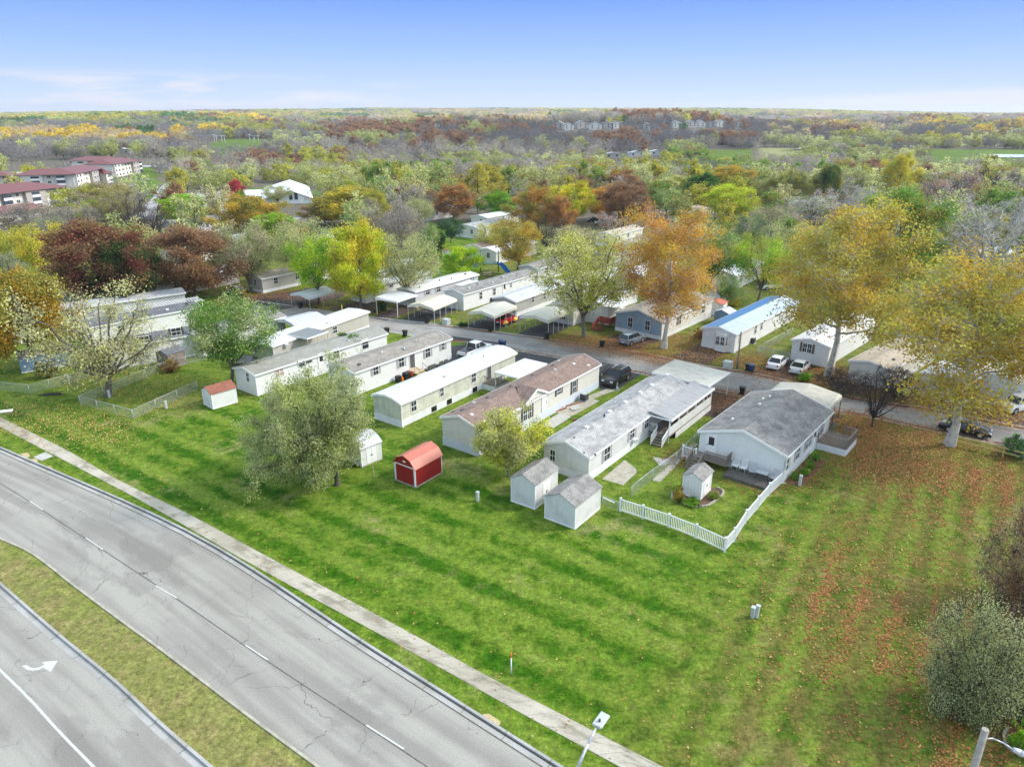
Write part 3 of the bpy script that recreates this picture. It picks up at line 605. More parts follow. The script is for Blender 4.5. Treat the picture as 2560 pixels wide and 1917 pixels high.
def put_tree(name,key,var,loc,sx,sz,rz,t1,t2,label,cat='tree',group=None):
    meshes,_,_=KIND[key]; me=meshes[var%len(meshes)]
    if isinstance(me,tuple):
        e=thing(name,label,cat,loc,rz,group); e.scale=(sx,sx,sz)
        for nm,m_ in (('trunk',me[0]),('crown',me[1])):
            if m_ is None: continue
            o=bpy.data.objects.new(nm,m_); C.objects.link(o); o.parent=e
            if nm=='crown': o['tint']=[float(x) for x in t1]; o['tint2']=[float(x) for x in t2]
        return e
    o=bpy.data.objects.new(name,me); C.objects.link(o); o.location=loc; o.rotation_euler=(0,0,rz); o.scale=(sx,sx,sz)
    o['tint']=[float(x) for x in t1]; o['tint2']=[float(x) for x in t2]; return tag(o,label,cat,group)
PAL=dict(bronzy=(.42,.26,.03),silver=(.37,.4,.2),spring=(.42,.47,.15),olive=(.34,.32,.07),lime=(.5,.6,.04),green=(.15,.3,.05),dgreen=(.045,.12,.03),sage=(.36,.41,.17),pale=(.55,.54,.24),yell=(.66,.54,.06),gold=(.56,.38,.06),goldg=(.42,.4,.08),orange=(.58,.3,.08),
 rust=(.36,.2,.1),brown=(.27,.17,.1),maroon=(.24,.075,.06),purple=(.26,.17,.08),redm=(.5,.07,.08),tan=(.42,.36,.24),grey=(.3,.285,.27),dgrey=(.17,.16,.16),white=(.56,.55,.53),bronze=(.36,.25,.06),yg=(.54,.54,.07),peach=(.66,.48,.22),bgreen=(.26,.48,.03),blueg=(.1,.18,.11))
TREEPOS=[]
def tree(x,yb,yt,wpx,key,c1,c2,label,name='tree',xt=None,var=None,group=None,cat='tree',rz=None,lift=0):
    b=G(x,yb) ; b.z=float(hill(b.x,b.y))
    H=hgt(b,yt); dp=depth(b); W=wpx/FPX*(dp-(.45*H*math.sin(PITCH)))
    var=random.randrange(3) if var is None else var; h0,r0=KIND[key][1][var%len(KIND[key][1])]
    TREEPOS.append((b.x,b.y,W/2))
    return put_tree(name,key,var,b,W/2/r0,H/h0,random.uniform(0,6.28) if rz is None else rz,PAL[c1],PAL[c2],label,cat,group)
# --- trees close to the homes, one by one
tree(842,1213,915,292,'willow','spring','silver','large spreading pale green tree with drooping limbs beside the small white metal-roofed shed',name='broadleaf_tree',rz=0.)
tree(1272,1192,1012,152,'sapling','pale','yg','small bright yellow green tree at the near end of the brown roofed home',name='young_maple_tree')
tree(579,962,730,200,'loose','green','sage','slim green two-lobed tree beside the chain link yard and small brown roofed shed',name='broadleaf_tree',var=0)
tree(272,990,712,265,'sparse','pale','pale','half bare tree with thick trunk and pale yellow leaves at the chain link corner',name='broadleaf_tree')
tree(95,925,682,205,'cypress','bronzy','olive','dense bronze and green conical tree at the left edge above the blue shed',name='cypress_tree')
tree(278,772,555,225,'maple','maroon','purple','big dark maroon and green maple behind the yellow half bare tree',name='maple_tree',var=0)
tree(330,775,590,150,'maple','dgreen','purple','dark green tree merged into the right side of the maroon maple',name='maple_tree',var=1)
tree(487,746,560,215,'maple','rust','brown','orange brown maple with forked trunk left of the red off-road car',name='maple_tree',var=2)
tree(628,730,558,140,'airy','sage','tan','tall thin grey green tree beside the beige home with tan roof',name='broadleaf_tree',var=0)
tree(765,712,545,165,'airy','pale','sage','broad pale yellow green tree behind the two bright green street trees',name='broadleaf_tree',var=1)
tree(797,760,588,115,'loose','bgreen','lime','bright green tree with leaning trunk beside the curved white carport',name='broadleaf_tree',var=1)
tree(902,771,556,150,'maple','lime','yell','tall bright yellow green tree with forked trunk beside the driveway by the yellow gate',name='broadleaf_tree',var=1)
tree(1019,757,583,150,'airy','pale','sage','pale yellow green fan-shaped tree with bare limbs behind the flat white carport',name='broadleaf_tree',var=2)
tree(1155,705,611,100,'maple','bgreen','lime','round vivid lime green tree left of the blue playground',name='broadleaf_tree',var=2)
tree(1290,690,548,118,'loose','gold','olive','mustard yellow tree with dark branches right of the blue playground',name='broadleaf_tree',var=2)
tree(867,897,836,74,'bush','dgreen','green','round dark green bush pushing up between two grey roofed homes',name='bush',cat='bush',var=0)
tree(1460,842,580,235,'airy','yg','pale','large fan-shaped yellow green tree on the lawn between the gabled carport and the blue home',name='broadleaf_tree',var=0)
tree(1660,870,522,215,'sycamore','orange','gold','tall orange brown sycamore in front of the blue board-sided home',name='sycamore_tree',var=0)
tree(1768,735,560,130,'loose','green','sage','green multi-trunk tree behind the blue board-sided home',name='broadleaf_tree',var=0)
tree(1817,770,690,62,'loose','sage','green','small dark-limbed tree behind the blue roofed home left of its ridge',name='broadleaf_tree',var=1)
tree(1895,752,585,125,'airy','yg','bgreen','light green airy tree just behind the far end of the blue roofed home',name='broadleaf_tree',var=1)
tree(2070,938,500,305,'sycamore','gold','goldg','very tall golden sycamore with white upper limbs behind the two white sedans',name='sycamore_tree',var=1)
tree(2374,1112,612,395,'sycamore','gold','goldg','huge golden sycamore with grey trunk at the right beside the wooden rail fence',name='sycamore_tree',var=2)
tree(2560,1010,640,240,'sycamore','orange','yell','orange gold sycamore reaching out past the right edge of the photo',name='sycamore_tree',var=0)
tree(2240,722,480,198,'maple','olive','green','tall dense olive green tree between the two golden sycamores',name='broadleaf_tree',var=0)
tree(2475,735,492,260,'bare','white','white','large bare white-limbed sycamore at the far right',name='bare_tree')
tree(2180,1067,905,100,'bare_dark','grey','tan','slender nearly bare dark tree beside the street past the corrugated carport',name='bare_tree')
tree(2110,985,925,130,'spiky','grey','tan','tangled grey leafless brush bush along the far kerb right of the white sedans',name='brush_bush',cat='bush')
tree(2235,1000,915,110,'spiky','grey','brown','dark tangled bush along the far kerb behind the nearly bare tree',name='brush_bush',cat='bush')
tree(2422,1775,1512,235,'brush','silver','sage','big grey green bushy shrub at the lower right above the wooden lamp pole',name='shrub',cat='shrub')
tree(2560,1515,1285,190,'brush','rust','tan','reddish brown shrub at the right edge above the grey green shrub',name='shrub',cat='shrub')
tree(2560,1700,1520,150,'brush','dgrey','maroon','dark bramble bush at the right edge behind the grey green shrub',name='shrub',cat='shrub')
tree(2575,1790,1660,130,'brush','dgreen','tan','olive and tan bramble at the right edge below the dark bramble',name='shrub',cat='shrub')
tree(2545,1120,1098,62,'spiky','blueg','green','small feathery green conifer shrub beside the wooden rail fence',name='shrub',cat='shrub')
KIND['spikyg']=KIND['spiky']
tree(2542,1142,1092,56,'bush','blueg','green','low dark green pine seedling next to the rail fence end',name='shrub',cat='shrub',var=1)
tree(117,942,905,46,'bush','olive','dgreen','low spiky olive shrub in the chain link yard by the blue shed',name='shrub',cat='shrub')
tree(431,928,900,40,'bush','rust','olive','small rust coloured shrub in front of the brown resin shed',name='shrub',cat='shrub',var=0)
tree(1158,815,806,24,'bush','dgreen','dgreen','small dark bush at the kerb left of the red and yellow car',name='bush',cat='bush',var=1)
tree(955,776,752,22,'bush','dgreen','dgreen','clipped dark green shrub under the flat white carport',name='bush',cat='bush',var=0)
tree(942,781,766,16,'bush','olive','dgreen','lower clipped shrub nearest the street under the flat white carport',name='bush',cat='bush',var=0)
tree(2010,951,930,30,'bush','green','bgreen','bright green bush on the kerb in front of the right white sedan',name='bush',cat='bush',var=0)
tree(1838,765,748,24,'bush','yell','yg','small yellow bush behind the blue roofed home',name='bush',cat='bush',var=1)
tree(1752,845,820,30,'bush','rust','orange','rust leaved bush at the left corner of the blue roofed home',name='bush',cat='bush',var=1)
for i_,(x_,y_,l_) in enumerate(((2039,1149,'farthest'),(2025,1169,'second farthest'),(2010,1186,'second nearest'),(1989,1198,'nearest'))):
    tree(x_,y_,y_-17,23,'bush','green','bgreen','clipped round green shrub in the mulch bed beside the doublewide home, '+l_+' of four',name='clipped_shrub',cat='shrub',var=i_,group='clipped shrubs in the mulch bed')
tree(1794,1055,1020,30,'spiky','grey','tan','leafless grey shrub in the leaves between the two corrugated carports',name='shrub',cat='shrub')
tree(1695,1256,1218,26,'bush','gold','dgreen','plant with orange flowers at the left of the small white garden shed',name='flowering_plant',cat='plant',var=1)
tree(1730,1262,1248,40,'bush','bgreen','dgreen','low leafy green plants in front of the small white garden shed',name='garden_plant',cat='plant',var=0)
tree(1783,1245,1228,28,'bush','olive','green','low olive plants right of the small white garden shed',name='garden_plant',cat='plant',var=0)
tree(2550,1880,1812,60,'bush','bgreen','green','leafy green plant inside the curved edging in the bottom right corner',name='garden_plant',cat='plant',var=1)
tree(1340-42,700+60,712,26,'bush','olive','green','small shrub between the carport homes',name='bush',cat='bush',var=1) if False else None
# --- trees of the second row and beyond the park
MID='''55 690 572 120 loose yg olive yellow green ragged tree at the left edge above the bronze conical tree
110 705 566 110 loose yg yell bright yellow green tree left of the maroon maple
150 690 545 80 airy sage grey greyish leafy tree between the yellow green trees at left
20 735 640 90 airy grey sage dull grey thicket tree at the very left edge
233 585 505 60 loose yell bgreen yellow and green tree in front of the nearest red roofed apartments
215 565 470 110 loose olive yg olive tree right of the nearest red roofed apartments
280 560 460 110 loose olive tan tan and olive tree right of the red roofed apartments
300 585 478 90 airy tan olive leafing brown tree left of the forked bare tree
335 600 483 90 bare_dark grey grey dark bare forked tree near the grey roofed building
385 615 500 110 bare_dark grey grey second dark bare tree right of the forked one
190 610 520 110 airy grey tan greyish twiggy tree above the maroon maple
90 600 510 130 airy grey tan grey leafless thicket tree below the apartments
250 620 530 80 bare_dark grey grey thin bare tree between the apartments and maroon maple
469 568 493 92 maple lime bgreen bright light green willow-like tree below the church car park
632 598 493 150 maple olive gold wide olive gold tree below the white church
700 620 540 90 maple olive bgreen olive green tree behind the grey green tall tree
812 562 505 85 maple rust olive rust and olive maple right below the church lawn
880 566 472 150 maple olive yell broad mustard olive maple right of the church
940 575 480 60 maple yg olive mustard tree at the right end of the broad olive maple
989 665 502 118 airy tan grey tall beige hazy tree behind the fan-shaped pale tree
1050 570 498 60 airy pale sage pale sapling in front of the power line poles
1133 553 467 92 maple brown orange round brown orange tree right of the power pole
1249 552 483 78 maple bgreen green round bright green tree right of the white roofed home
1125 614 547 54 loose blueg dgreen dark blue green pine beside the grey doublewide
1103 638 584 18 cypress dgreen dgreen narrow dark green conifer by the lawn
1068 642 562 50 loose green sage slender green tree left of the narrow conifer
1225 640 560 65 airy pale yg pale yellow tree above the cream coloured home
1345 582 470 110 maple orange olive large orange and olive maple in the middle
1400 590 500 60 maple orange rust orange maple at the right side of the large orange and olive maple
1425 560 458 92 maple lime yell tall lime yellow tree right of the orange maple
1370 634 532 100 bare_dark grey grey grey bare tree in front of the orange maple
1440 665 570 120 airy pale tan pale hazy tree right of the mustard tree
1505 552 467 72 maple gold orange orange and yellow maple above the parked pickups
1561 566 462 102 maple rust brown wide brown orange oak in the middle
1556 500 434 92 maple brown rust darker brown oak behind the wide brown orange oak
1450 520 447 66 maple rust brown small rust oak left of the darker brown oak
1665 545 474 66 loose sage green pale green tree right of the brown oak
1754 512 436 72 maple green dgreen dense dark green tree at centre right
1688 500 445 62 maple yg pale yellow green rounded tree left of the dense dark green tree
1825 550 468 108 maple yg lime wide yellow green tree right of the dense dark green tree
1835 500 421 92 maple olive gold olive gold tree behind the wide yellow green tree
1730 590 535 70 loose yg green light green round tree right of the orange brown sycamore top
1865 640 540 75 airy blueg sage blue green airy tree above the blue roofed home
1800 690 600 90 loose green yg bright green feathery tree above the blue roofed home
1960 700 560 110 airy sage pale sage tree left of the tall golden sycamore
1930 600 520 100 airy sage tan hazy sage tree in the middle right
2030 560 495 110 airy sage white pale grey green tree behind the tall golden sycamore
1930 520 445 60 maple sage olive rounded sage tree at centre right
1985 520 432 75 maple sage olive rounded olive sage tree right of it at centre right
2063 520 420 52 cypress olive dgreen olive brown conical tree at centre right
2237 500 382 72 maple yell yg tall yellow crowned tree standing above the right woods
2330 500 425 95 loose sage olive sage green tree right of the tall yellow crowned tree
2285 480 410 60 maple rust brown reddish brown tree right of the tall yellow crowned tree
2290 510 462 52 maple olive yg mustard round tree in front of the sage green tree
2425 500 438 38 maple gold peach small orange yellow tree at the right woods edge
2375 450 387 60 maple brown rust brown rounded tree at the right woods edge
2475 500 390 100 bare_dark rust brown tall brown bare tree at the right woods edge
2150 560 470 100 bare white grey white-limbed bare tree behind the dense olive green tree
2120 500 420 80 airy sage pale pale hazy tree left of the yellow crowned tree
595 505 454 34 maple redm redm small bright red maple beside the church
438 505 472 20 loose rust peach small pinkish tree beside the far road
535 530 485 34 bare_dark grey grey small bare tree on the church lawn island
692 512 468 60 airy pale sage pale sparse tree at the right corner of the church'''
for ln in MID.split('\n'):
    q=ln.split(); 
    tree(int(q[0]),int(q[1]),int(q[2])-5,int(q[3])*1.1,q[4],q[5],q[6],' '.join(q[7:]),name='woodland_tree' if q[4]!='cypress' else 'conifer_tree')
# ================================================================= HOMES AND SHEDS
def frame(o,x0,x1,y0,y1,z0,z1): return o
class Loc:
    """local frame of a thing: origin A (world), angle a; x along the home, y to its left, z up"""
    def __init__(s,A,a): s.A=Vector((A.x,A.y,0)); s.a=a; s.c=math.cos(a); s.s=math.sin(a)
    def onwall(s,px,py,side,off):   # pixel -> (x or y, z) on the wall plane y=off ('R') or x=off ('N')
        r=ray(px,py); o=Vector((0,0,CH))-s.A; l=lambda v:(v.x*s.c+v.y*s.s,-v.x*s.s+v.y*s.c,v.z)
        O=l(o);D=l(r)
        if side=='R': t=(off-O[1])/D[1]; return O[0]+t*D[0],O[2]+t*D[2]
        t=(off-O[0])/D[0]; return O[1]+t*D[1],O[2]+t*D[2]
    def loc(s,p): d=Vector((p.x,p.y,0))-s.A; return d.x*s.c+d.y*s.s,-d.x*s.s+d.y*s.c
def wbox(mb,side,u0,u1,z0,z1,d0,d1,W,Lh,mi=0):
    """box on a wall: side R (y=0, outward -y), N (x=0, outward -x), L (y=W), F (x=L)"""
    if side=='R': mb.box(u0,u1,-d1,-d0,z0,z1,mi)
    elif side=='L': mb.box(u0,u1,W+d0,W+d1,z0,z1,mi)
    elif side=='N': mb.box(-d1,-d0,u0,u1,z0,z1,mi)
    else: mb.box(Lh+d0,Lh+d1,u0,u1,z0,z1,mi)
def window(root,side,u,z,w,h,W,Lh,shut=None,pane=None,grid=True,double=False):
    mb=MB(); e=.06
    for q in ((u-w/2-e,u-w/2,z-h/2-e,z+h/2+e),(u+w/2,u+w/2+e,z-h/2-e,z+h/2+e),(u-w/2,u+w/2,z+h/2,z+h/2+e),(u-w/2,u+w/2,z-h/2-e,z-h/2),(u-w/2,u+w/2,z-.025,z+.025)): wbox(mb,side,*q,.0,.06,W,Lh)
    if double: wbox(mb,side,u-.05,u+.05,z-h/2,z-.025,.0,.06,W,Lh); wbox(mb,side,u-.05,u+.05,z+.025,z+h/2,.0,.06,W,Lh)
    if grid:
        for k in ((-1,1) if double else (0,)):
            c=u+k*w/4 if double else u; wbox(mb,side,c-.015,c+.015,z-h/2,z-.025,.02,.04,W,Lh); wbox(mb,side,c-.015,c+.015,z+.025,z+h/2,.02,.04,W,Lh)
    o=mb.build('window',trim,root)
    g=MB(); wbox(g,side,u-w/2,u+w/2,z-h/2,z+h/2,.004,.022,W,Lh); g.build('pane',pane or glass,o)
    if shut:
        for s_ in (-1,1):
            g=MB(); c=u+s_*(w/2+.06+.17); wbox(g,side,c-.16,c+.16,z-h/2-.05,z+h/2+.05,.0,.035,W,Lh); g.build('shutter',shut,o)
    return o
def door(root,side,u,z0,w,h,W,Lh,m=None,lite=True):
    mb=MB(); wbox(mb,side,u-w/2,u+w/2,z0,z0+h,.0,.05,W,Lh); o=mb.build('door',m or trim,root)
    g=MB(); e=.07
    for q in ((u-w/2-e,u-w/2,z0,z0+h+e),(u+w/2,u+w/2+e,z0,z0+h+e),(u-w/2,u+w/2,z0+h,z0+h+e)): wbox(g,side,*q,.0,.07,W,Lh)
    g.build('door_frame',trim,o)
    if lite:
        g=MB(); wbox(g,side,u-w*.3,u+w*.3,z0+h*.48,z0+h*.9,.05,.06,W,Lh); g.build('pane',glass,o)
    g=MB(); wbox(g,side,u+w*.36,u+w*.42,z0+h*.44,z0+h*.5,.05,.12,W,Lh); g.build('handle',dsteel,o)
    return o
def home(label,A,B,W,eave=2.9,rise=.55,skirt_h=.75,L_=None,wall=white,roof=sh_grey,sk=skirt,wins=(),doors=(),vents=4,ov=.22,prof=None,endwall=None,name='mobile_home',cat='mobile home',group=None,ang=None,gutter=True,ridge=.5):
    a=G(*A,eave); 
    if B is not None: b=G(*B,eave); ln=L_ or (b-a).length; an=math.atan2(b.y-a.y,b.x-a.x) if ang is None else ang
    else: ln=L_; an=AX if ang is None else ang
    root=thing(name,label,cat,(a.x,a.y,0),an,group); lo=Loc(a,an)
    prof=prof or [(0,eave),(W*ridge,eave+rise),(W,eave)]
    inner=[(y,z-.02) for y,z in prof]
    mb=MB(); P=[(0,skirt_h)]+inner+[(W,skirt_h)] if skirt_h>0 else [(0,.02)]+inner+[(W,.02)]
    mb.prism(P,0,ln,0)
    if endwall: mb.m=[0]*len(mb.m); mb.m[-2]=1
    mb.build('wall',[wall,endwall or wall],root)
    if skirt_h>0:
        mb=MB(); mb.box(-.02,ln+.02,-.02,W+.02,-.05,skirt_h-.003); mb.build('skirting',sk,root)
    sl=(prof[1][1]-prof[0][1])/(prof[1][0]-prof[0][0]); sr=(prof[-2][1]-prof[-1][1])/(prof[-1][0]-prof[-2][0])
    pr=[(-ov,prof[0][1]-sl*ov)]+list(prof[1:-1])+[(W+ov,prof[-1][1]-sr*ov)]
    mb=MB(); mb.sheet([(y,z) for y,z in pr],.09,-.14,ln+.14); rf=mb.build('roof',roof,root)
    mb=MB()
    for x0 in (-.2,ln+.15): mb.sheet([(y,z-.14) for y,z in pr],.26,x0,x0+.05)
    for yy,zz in ((pr[0][0]-.05,pr[0][1]),(pr[-1][0],pr[-1][1])): mb.box(-.15,ln+.15,yy,yy+.05,zz-.12,zz+.08)
    mb.build('fascia',trim,root)
    rv=random.Random(label)
    for i in range(vents):
        x=ln*(i+.6+rv.uniform(-.25,.25))/max(1,vents); y=W*(ridge+(-.16 if i%2 else -.3)); 
        yy=[q[0] for q in pr]; zz=np.interp(y,yy,[q[1] for q in pr])+.09
        mb=MB(); k=rv.random()
        if k<.45: mb.box(x-.2,x+.2,y-.16,y+.16,zz-.05,zz+.14)
        elif k<.8: mb.cyl((x,y,zz-.05),(x,y,zz+.25),.07,.07,8); mb.cyl((x,y,zz+.25),(x,y,zz+.32),.12,.09,8)
        else: mb.cyl((x,y,zz-.05),(x,y,zz+.2),.18,.18,10); mb.cyl((x,y,zz+.2),(x,y,zz+.3),.22,.05,10)
        mb.build('roof_vent',[trim,steel,dsteel][rv.randrange(3)],root)
    if gutter:
        mb=MB(); mb.box(.02,.1,-.12,-.03,.1,eave-.1); mb.box(.02,.1,-.3,-.03,.04,.1); mb.build('downspout',trim,root)
    for w_ in wins:
        side,px,py,ww,hh=w_[:5]; kw=w_[5] if len(w_)>5 else {}
        if side in 'RN' and px is not None: u,z=lo.onwall(px,py,side,0)
        else: u,z=py if isinstance(py,tuple) else (py,eave-1.0)
        window(root,side,u,z,ww,hh,W,ln,**kw)
    for d_ in doors:
        side,px,py,ww,hh=d_[:5]; kw=d_[5] if len(d_)>5 else {}
        u,z=lo.onwall(px,py,side,0); door(root,side,u,skirt_h+.05,ww,hh,W,ln,**kw)
    for u in (ln*.3,ln*.7): window(root,'L',u,eave-1.0,.8,1.1,W,ln)
    window(root,'F',W*.5,eave-1.05,.9,1.1,W,ln)
    return root,lo,ln,an
K=dict(shut=shut_k); KG=dict(shut=shut_g)
# ---- near row, right to left
h1,l1,n1_,a1=home('wide white home with grey shingle roof and furniture patio behind the white picket fence',(1965.6,1138.6),(2074,1032.9),8.4,2.85,1.3,.7,13.2,white,sh_grey,skirt,
 wins=[('R',1967,1161,.8,1.25,KG),('R',1994,1132,.9,1.3,KG),('R',2021,1103,1.5,1.4,dict(shut=shut_g,double=True)),('R',2054,1069,1.0,1.5,KG)],doors=[('N',1778,1115,.95,2.05),('R',2037,1085,.9,2.0)],vents=0)
for x,y in ((10.4,5.6),(9.6,6.0),(7.6,5.6),(2.8,6.4)):
    mb=MB(); z=np.interp(y,[0,4.2,8.4],[2.85,4.15,2.85])+.08; mb.cyl((x,y,z-.05),(x,y,z+.22),.07,.07,8); mb.cyl((x,y,z+.2),(x,y,z+.3),.17,.12,8); mb.build('roof_vent',trim,h1)
h2,l2,n2_,a2=home('long white home with pale grey shingle roof and covered side porch beside two siding-clad sheds',(1470.6,1141),(1626,1033),4.9,2.7,.85,.75,22.,dirty,sh_pale,skirt,
 wins=[('R',1517,1134,1.1,1.35,KG),('R',1580,1082,1.0,1.4,KG),('R',1616,1055,.9,1.4,KG),('N',1382,1138,.55,1.1)],vents=0)
for i,(px,py) in enumerate(((1466.6,1076),(1524,1036),(1563.6,1013),(1600.8,989),(1629.5,970),(1668,943.7))):
    p=G(px,py,3.3); x,y=l2.loc(p); zr=2.7+.85*(1-abs(y/2.45-1)); mb=MB(); mb.box(x-.22,x+.22,y-.17,y+.17,zr,zr+.22); mb.build('roof_vent',trim,h2)
for px,py,c_ in ((1510,1049,black),(1536,1009,steel),(1555,1000,steel),(1658,949,steel),(1489,1123-2,shut_b),(1435,1100,shut_b),(1460,1123,shut_b)):
    p=G(px,py,3.3); x,y=l2.loc(p); zr=2.7+.85*(1-abs(y/2.45-1)); hb=.08 if c_ is shut_b else .3; mb=MB(); mb.cyl((x,y,zr),(x,y,zr+hb),.08,.08,8); mb.cyl((x,y,zr+hb),(x,y,zr+hb+.08),.13,.09,8); mb.build('roof_vent',c_,h2)
h3,l3,n3_,a3=home('long off-white home with brown shingle roof and a small pediment over its side wall',(1195,1070.5),(1498.6,910),4.7,3.1,.75,.95,None,cream,sh_brown,skirtb,
 wins=[('R',1255,1055,.9,1.2,K),('R',1318,1032,1.5,1.45,dict(shut=shut_k,double=True)),('R',1397,978,.8,.75,K),('R',1435,967,.75,1.5,K),('R',1220,1065,.8,.25)],doors=[('R',1360,1012,.85,2.0,dict(lite=False))],vents=0)
for px,py,c_ in ((1134,1024,shut_k),(1156,1026,shut_k),(1219,996.5,shut_k),(1277,968,shut_k),(1332,939.5,shut_k),(1382.6,914.6,shut_k),(1397,898,steel),(1185,1005,steel),(1179,1042,trim),(1213,1047,trim),(1387,932,steel),(1434,914,trim),(1471,910,trim)):
    p=G(px,py,3.5); x,y=l3.loc(p); mb=MB(); z=3.0+.85*(1-abs(y/2.35-1)); mb.box(x-.17,x+.17,y-.14,y+.14,z-.1,z+.22); mb.build('roof_vent',c_,h3)
# pediment of the brown roofed home
x0,_z=l3.onwall(1306,1010,'R',0); x1,_z=l3.onwall(1368,976,'R',0); xm=(x0+x1)/2
mb=MB(); mb.prism([(x0+.1,2.9),(xm,4.05),(x1-.1,2.9)],-.16,.6,0,'y'); pd=mb.build('pediment_wall',cream,h3)
mb=MB()
for s_ in (-1,1):
    e=(x0 if s_<0 else x1); v=[(e,-.3,3.02),(xm,-.3,4.18),(xm,2.5,4.18),(e,.4,3.02)]; mb.add(v+[(a_,b_,c_+.09) for a_,b_,c_ in v],[(0,1,2,3),(7,6,5,4),(0,4,5,1),(1,5,6,2),(2,6,7,3),(3,7,4,0)])
mb.build('cross_roof',sh_brown,h3)
mb=MB()
for s_ in (-1,1): e=(x0 if s_<0 else x1); mb.bar((e,-.33,3.02),(xm,-.33,4.18),.05,.24)
mb.build('fascia',trim,pd)
h4,l4,n4_,a4=home('old cream home with vertical metal siding and scuffed white metal roof',(999.8,1007.9),(1287.9,881.6),4.1,2.85,.42,.8,None,vert,mr_white,skirt,
 wins=[('R',1034,1015,.8,1.15),('R',1104,980,.6,1.0),('R',1184,943,.8,1.2)],doors=[('R',1222,923,.85,2.0,dict(m=dark,lite=False))],vents=2,prof=[(0,2.85),(.9,3.16),(2.05,3.3),(3.2,3.16),(4.1,2.85)])
for px,py in ((1085,1026),(1123,1005),(1187,972)):
    u,z=l4.onwall(px,py,'R',0); mb=MB(); mb.box(u-.45,u+.45,-.035,-.022,.08,.72); mb.build('gap_shade_panel',black,h4)  # black panel over whole skirting, painted shade of a missing piece
h5,l5,n5_,a5=home('long white home with tan grey shingle roof and grey shutters behind the spreading tree',(883,931.6),(1127,846),4.6,2.95,.55,.8,None,white,sh_tan,skirt,
 wins=[('R',939,926,.85,1.1,KG),('R',1003,904,.9,1.4,KG),('R',1069,879.5,.9,1.5,KG),('R',1107,865.5,.6,1.0,KG)],doors=[('R',1030,900,.9,2.05,dict(m=dark,lite=False))],vents=5)
h6,l6,n6_,a6=home('long white home with grey green shingle roof beside the small brown roofed shed',(635.4,936.7),(965.9,833.4),4.1,2.75,.5,.75,None,white,sh_green,skirt,
 wins=[('R',698,930,1.2,1.1,dict(pane=blind,double=True,grid=False)),('R',753,908,1.0,.9,dict(grid=False)),('R',772,901,1.0,.7,dict(grid=False)),('R',840,884,1.0,1.3),('R',913,860,1.1,1.3,dict(grid=False)),('N',620,943,.55,1.1)],doors=[('R',802,892,.9,2.0)],vents=1)
h7,l7,n7_,a7=home('beige home with flat white roof and a slatted patio roof on posts',(680,866),(828,813),4.0,2.8,.12,.7,20.,beige,mr_white,skirt,
 wins=[('R',None,(12.2,1.9),.9,1.0)],vents=1)
_r,_l,_n,_a=home('light grey gabled home half hidden behind the slim green tree',(501,846),(711,791),4.4,2.85,.5,.75,None,greyw,sh_grey,skirt,vents=3,wins=[('R',None,(9.,1.9),.9,1.0)])
home('bright white home with charcoal roof and black-shuttered windows behind the brown shed',(283,870),(641,808),4.4,3.0,.55,.8,None,white,sh_dark,skirt,vents=4,wins=[('R',440,829,1.2,1.0,K),('R',489,817,1.,1.,K),('R',360,850,1.2,1.0,K)])
home('white home with dark grey roof next to a rooftop pergola',(225,818),(500,768),4.6,3.0,.5,.8,None,white,sh_dark,skirt,vents=4,wins=[('R',None,(4.,1.95),.9,1.)])
home('pale home with silver roof behind the maroon maple',(150,775),(461,732),4.4,2.9,.4,.7,None,greyw,mr_silver,skirt,vents=3)
home('long low home with weathered tan roof at the left under the yellow green trees',(60,748),(300,712),4.6,2.9,.5,.7,None,beige,sh_tan,skirt,vents=2)
home('narrow home with a dull grey roof hidden behind the bronze conical tree',(40,812),(205,782),4.4,2.9,.5,.7,None,cream,sh_grey,skirt,vents=2)
# ---- across the street
home('small-windowed white home with flat white roof left of the flat carport',(912.6,722),(1081,682),4.0,2.7,.18,.6,None,white,mr_white,skirt,wins=[('R',955,718,.9,.9),('R',978,712,.9,.9),('N',895,733,.9,1.2)],vents=3)
home('grey walled home with white roof and grey shutters behind the first gabled carport',(1037,730),(1194.9,686.6),4.1,2.8,.3,.7,None,greyw,mr_white,skirt,wins=[('R',1069,729,1.1,1.1,KG),('R',1096,722,1.1,1.1,KG),('R',1180,698,1.2,1.2,dict(double=True))],vents=4)
home('long white home with dark grey shingle roof in the middle of the carport row',(1157,736),(1337,685),4.2,2.9,.6,.7,None,white,sh_grey,skirt,wins=[('R',1202,739,.7,1.2),('R',1235.5,729,.7,1.2),('R',1277,713,.5,.7)],doors=[('R',1261,721,.85,2.0)],vents=6)
home('greige home with grey metal roof behind the carport with the red and yellow car',(1288,754),(1365,727),4.4,2.7,.55,.7,17.,tan,mr_silver,skirt,wins=[('R',1332,748,.8,1.1,KG),('R',1361,740,.8,1.2,KG)],vents=3)
home('white home behind the carport left of the large yellow green lawn tree',(1433,772),(1545,734),4.4,2.8,.5,.7,20.,cream,sh_grey,skirt,wins=[('N',1405,790,1.3,1.0,dict(double=True))],vents=3)
h6b,l6b,_n,_a=home('blue board-sided home with leaf strewn grey roof behind the orange sycamore',(1654.6,803.6),(1776,752),8.0,2.9,1.1,.6,17.,cream,sh_tan,skirt,endwall=blue,wins=[('N',1576,806,.8,1.5),('N',1619,814,.8,1.5),('R',1697,801,1.4,1.4,dict(double=True)),('R',1758,773,1.1,1.2)],vents=2)
h7b,l7b,_n,_a=home('long white home with blue metal roof and bay windows',(1837.7,835.7),(1995,755),4.9,2.8,.62,.6,24.,white,[mr_pblue,mr_blue],skirt,wins=[('R',1850,844,.6,1.4),('R',1889,822,.6,1.4),('R',1904,813,.6,1.4)],vents=0)
for o in h7b.children:
    if o.name.startswith('roof'):
        for p in o.data.polygons: p.material_index=1 if (p.center.y>2.45) else 0
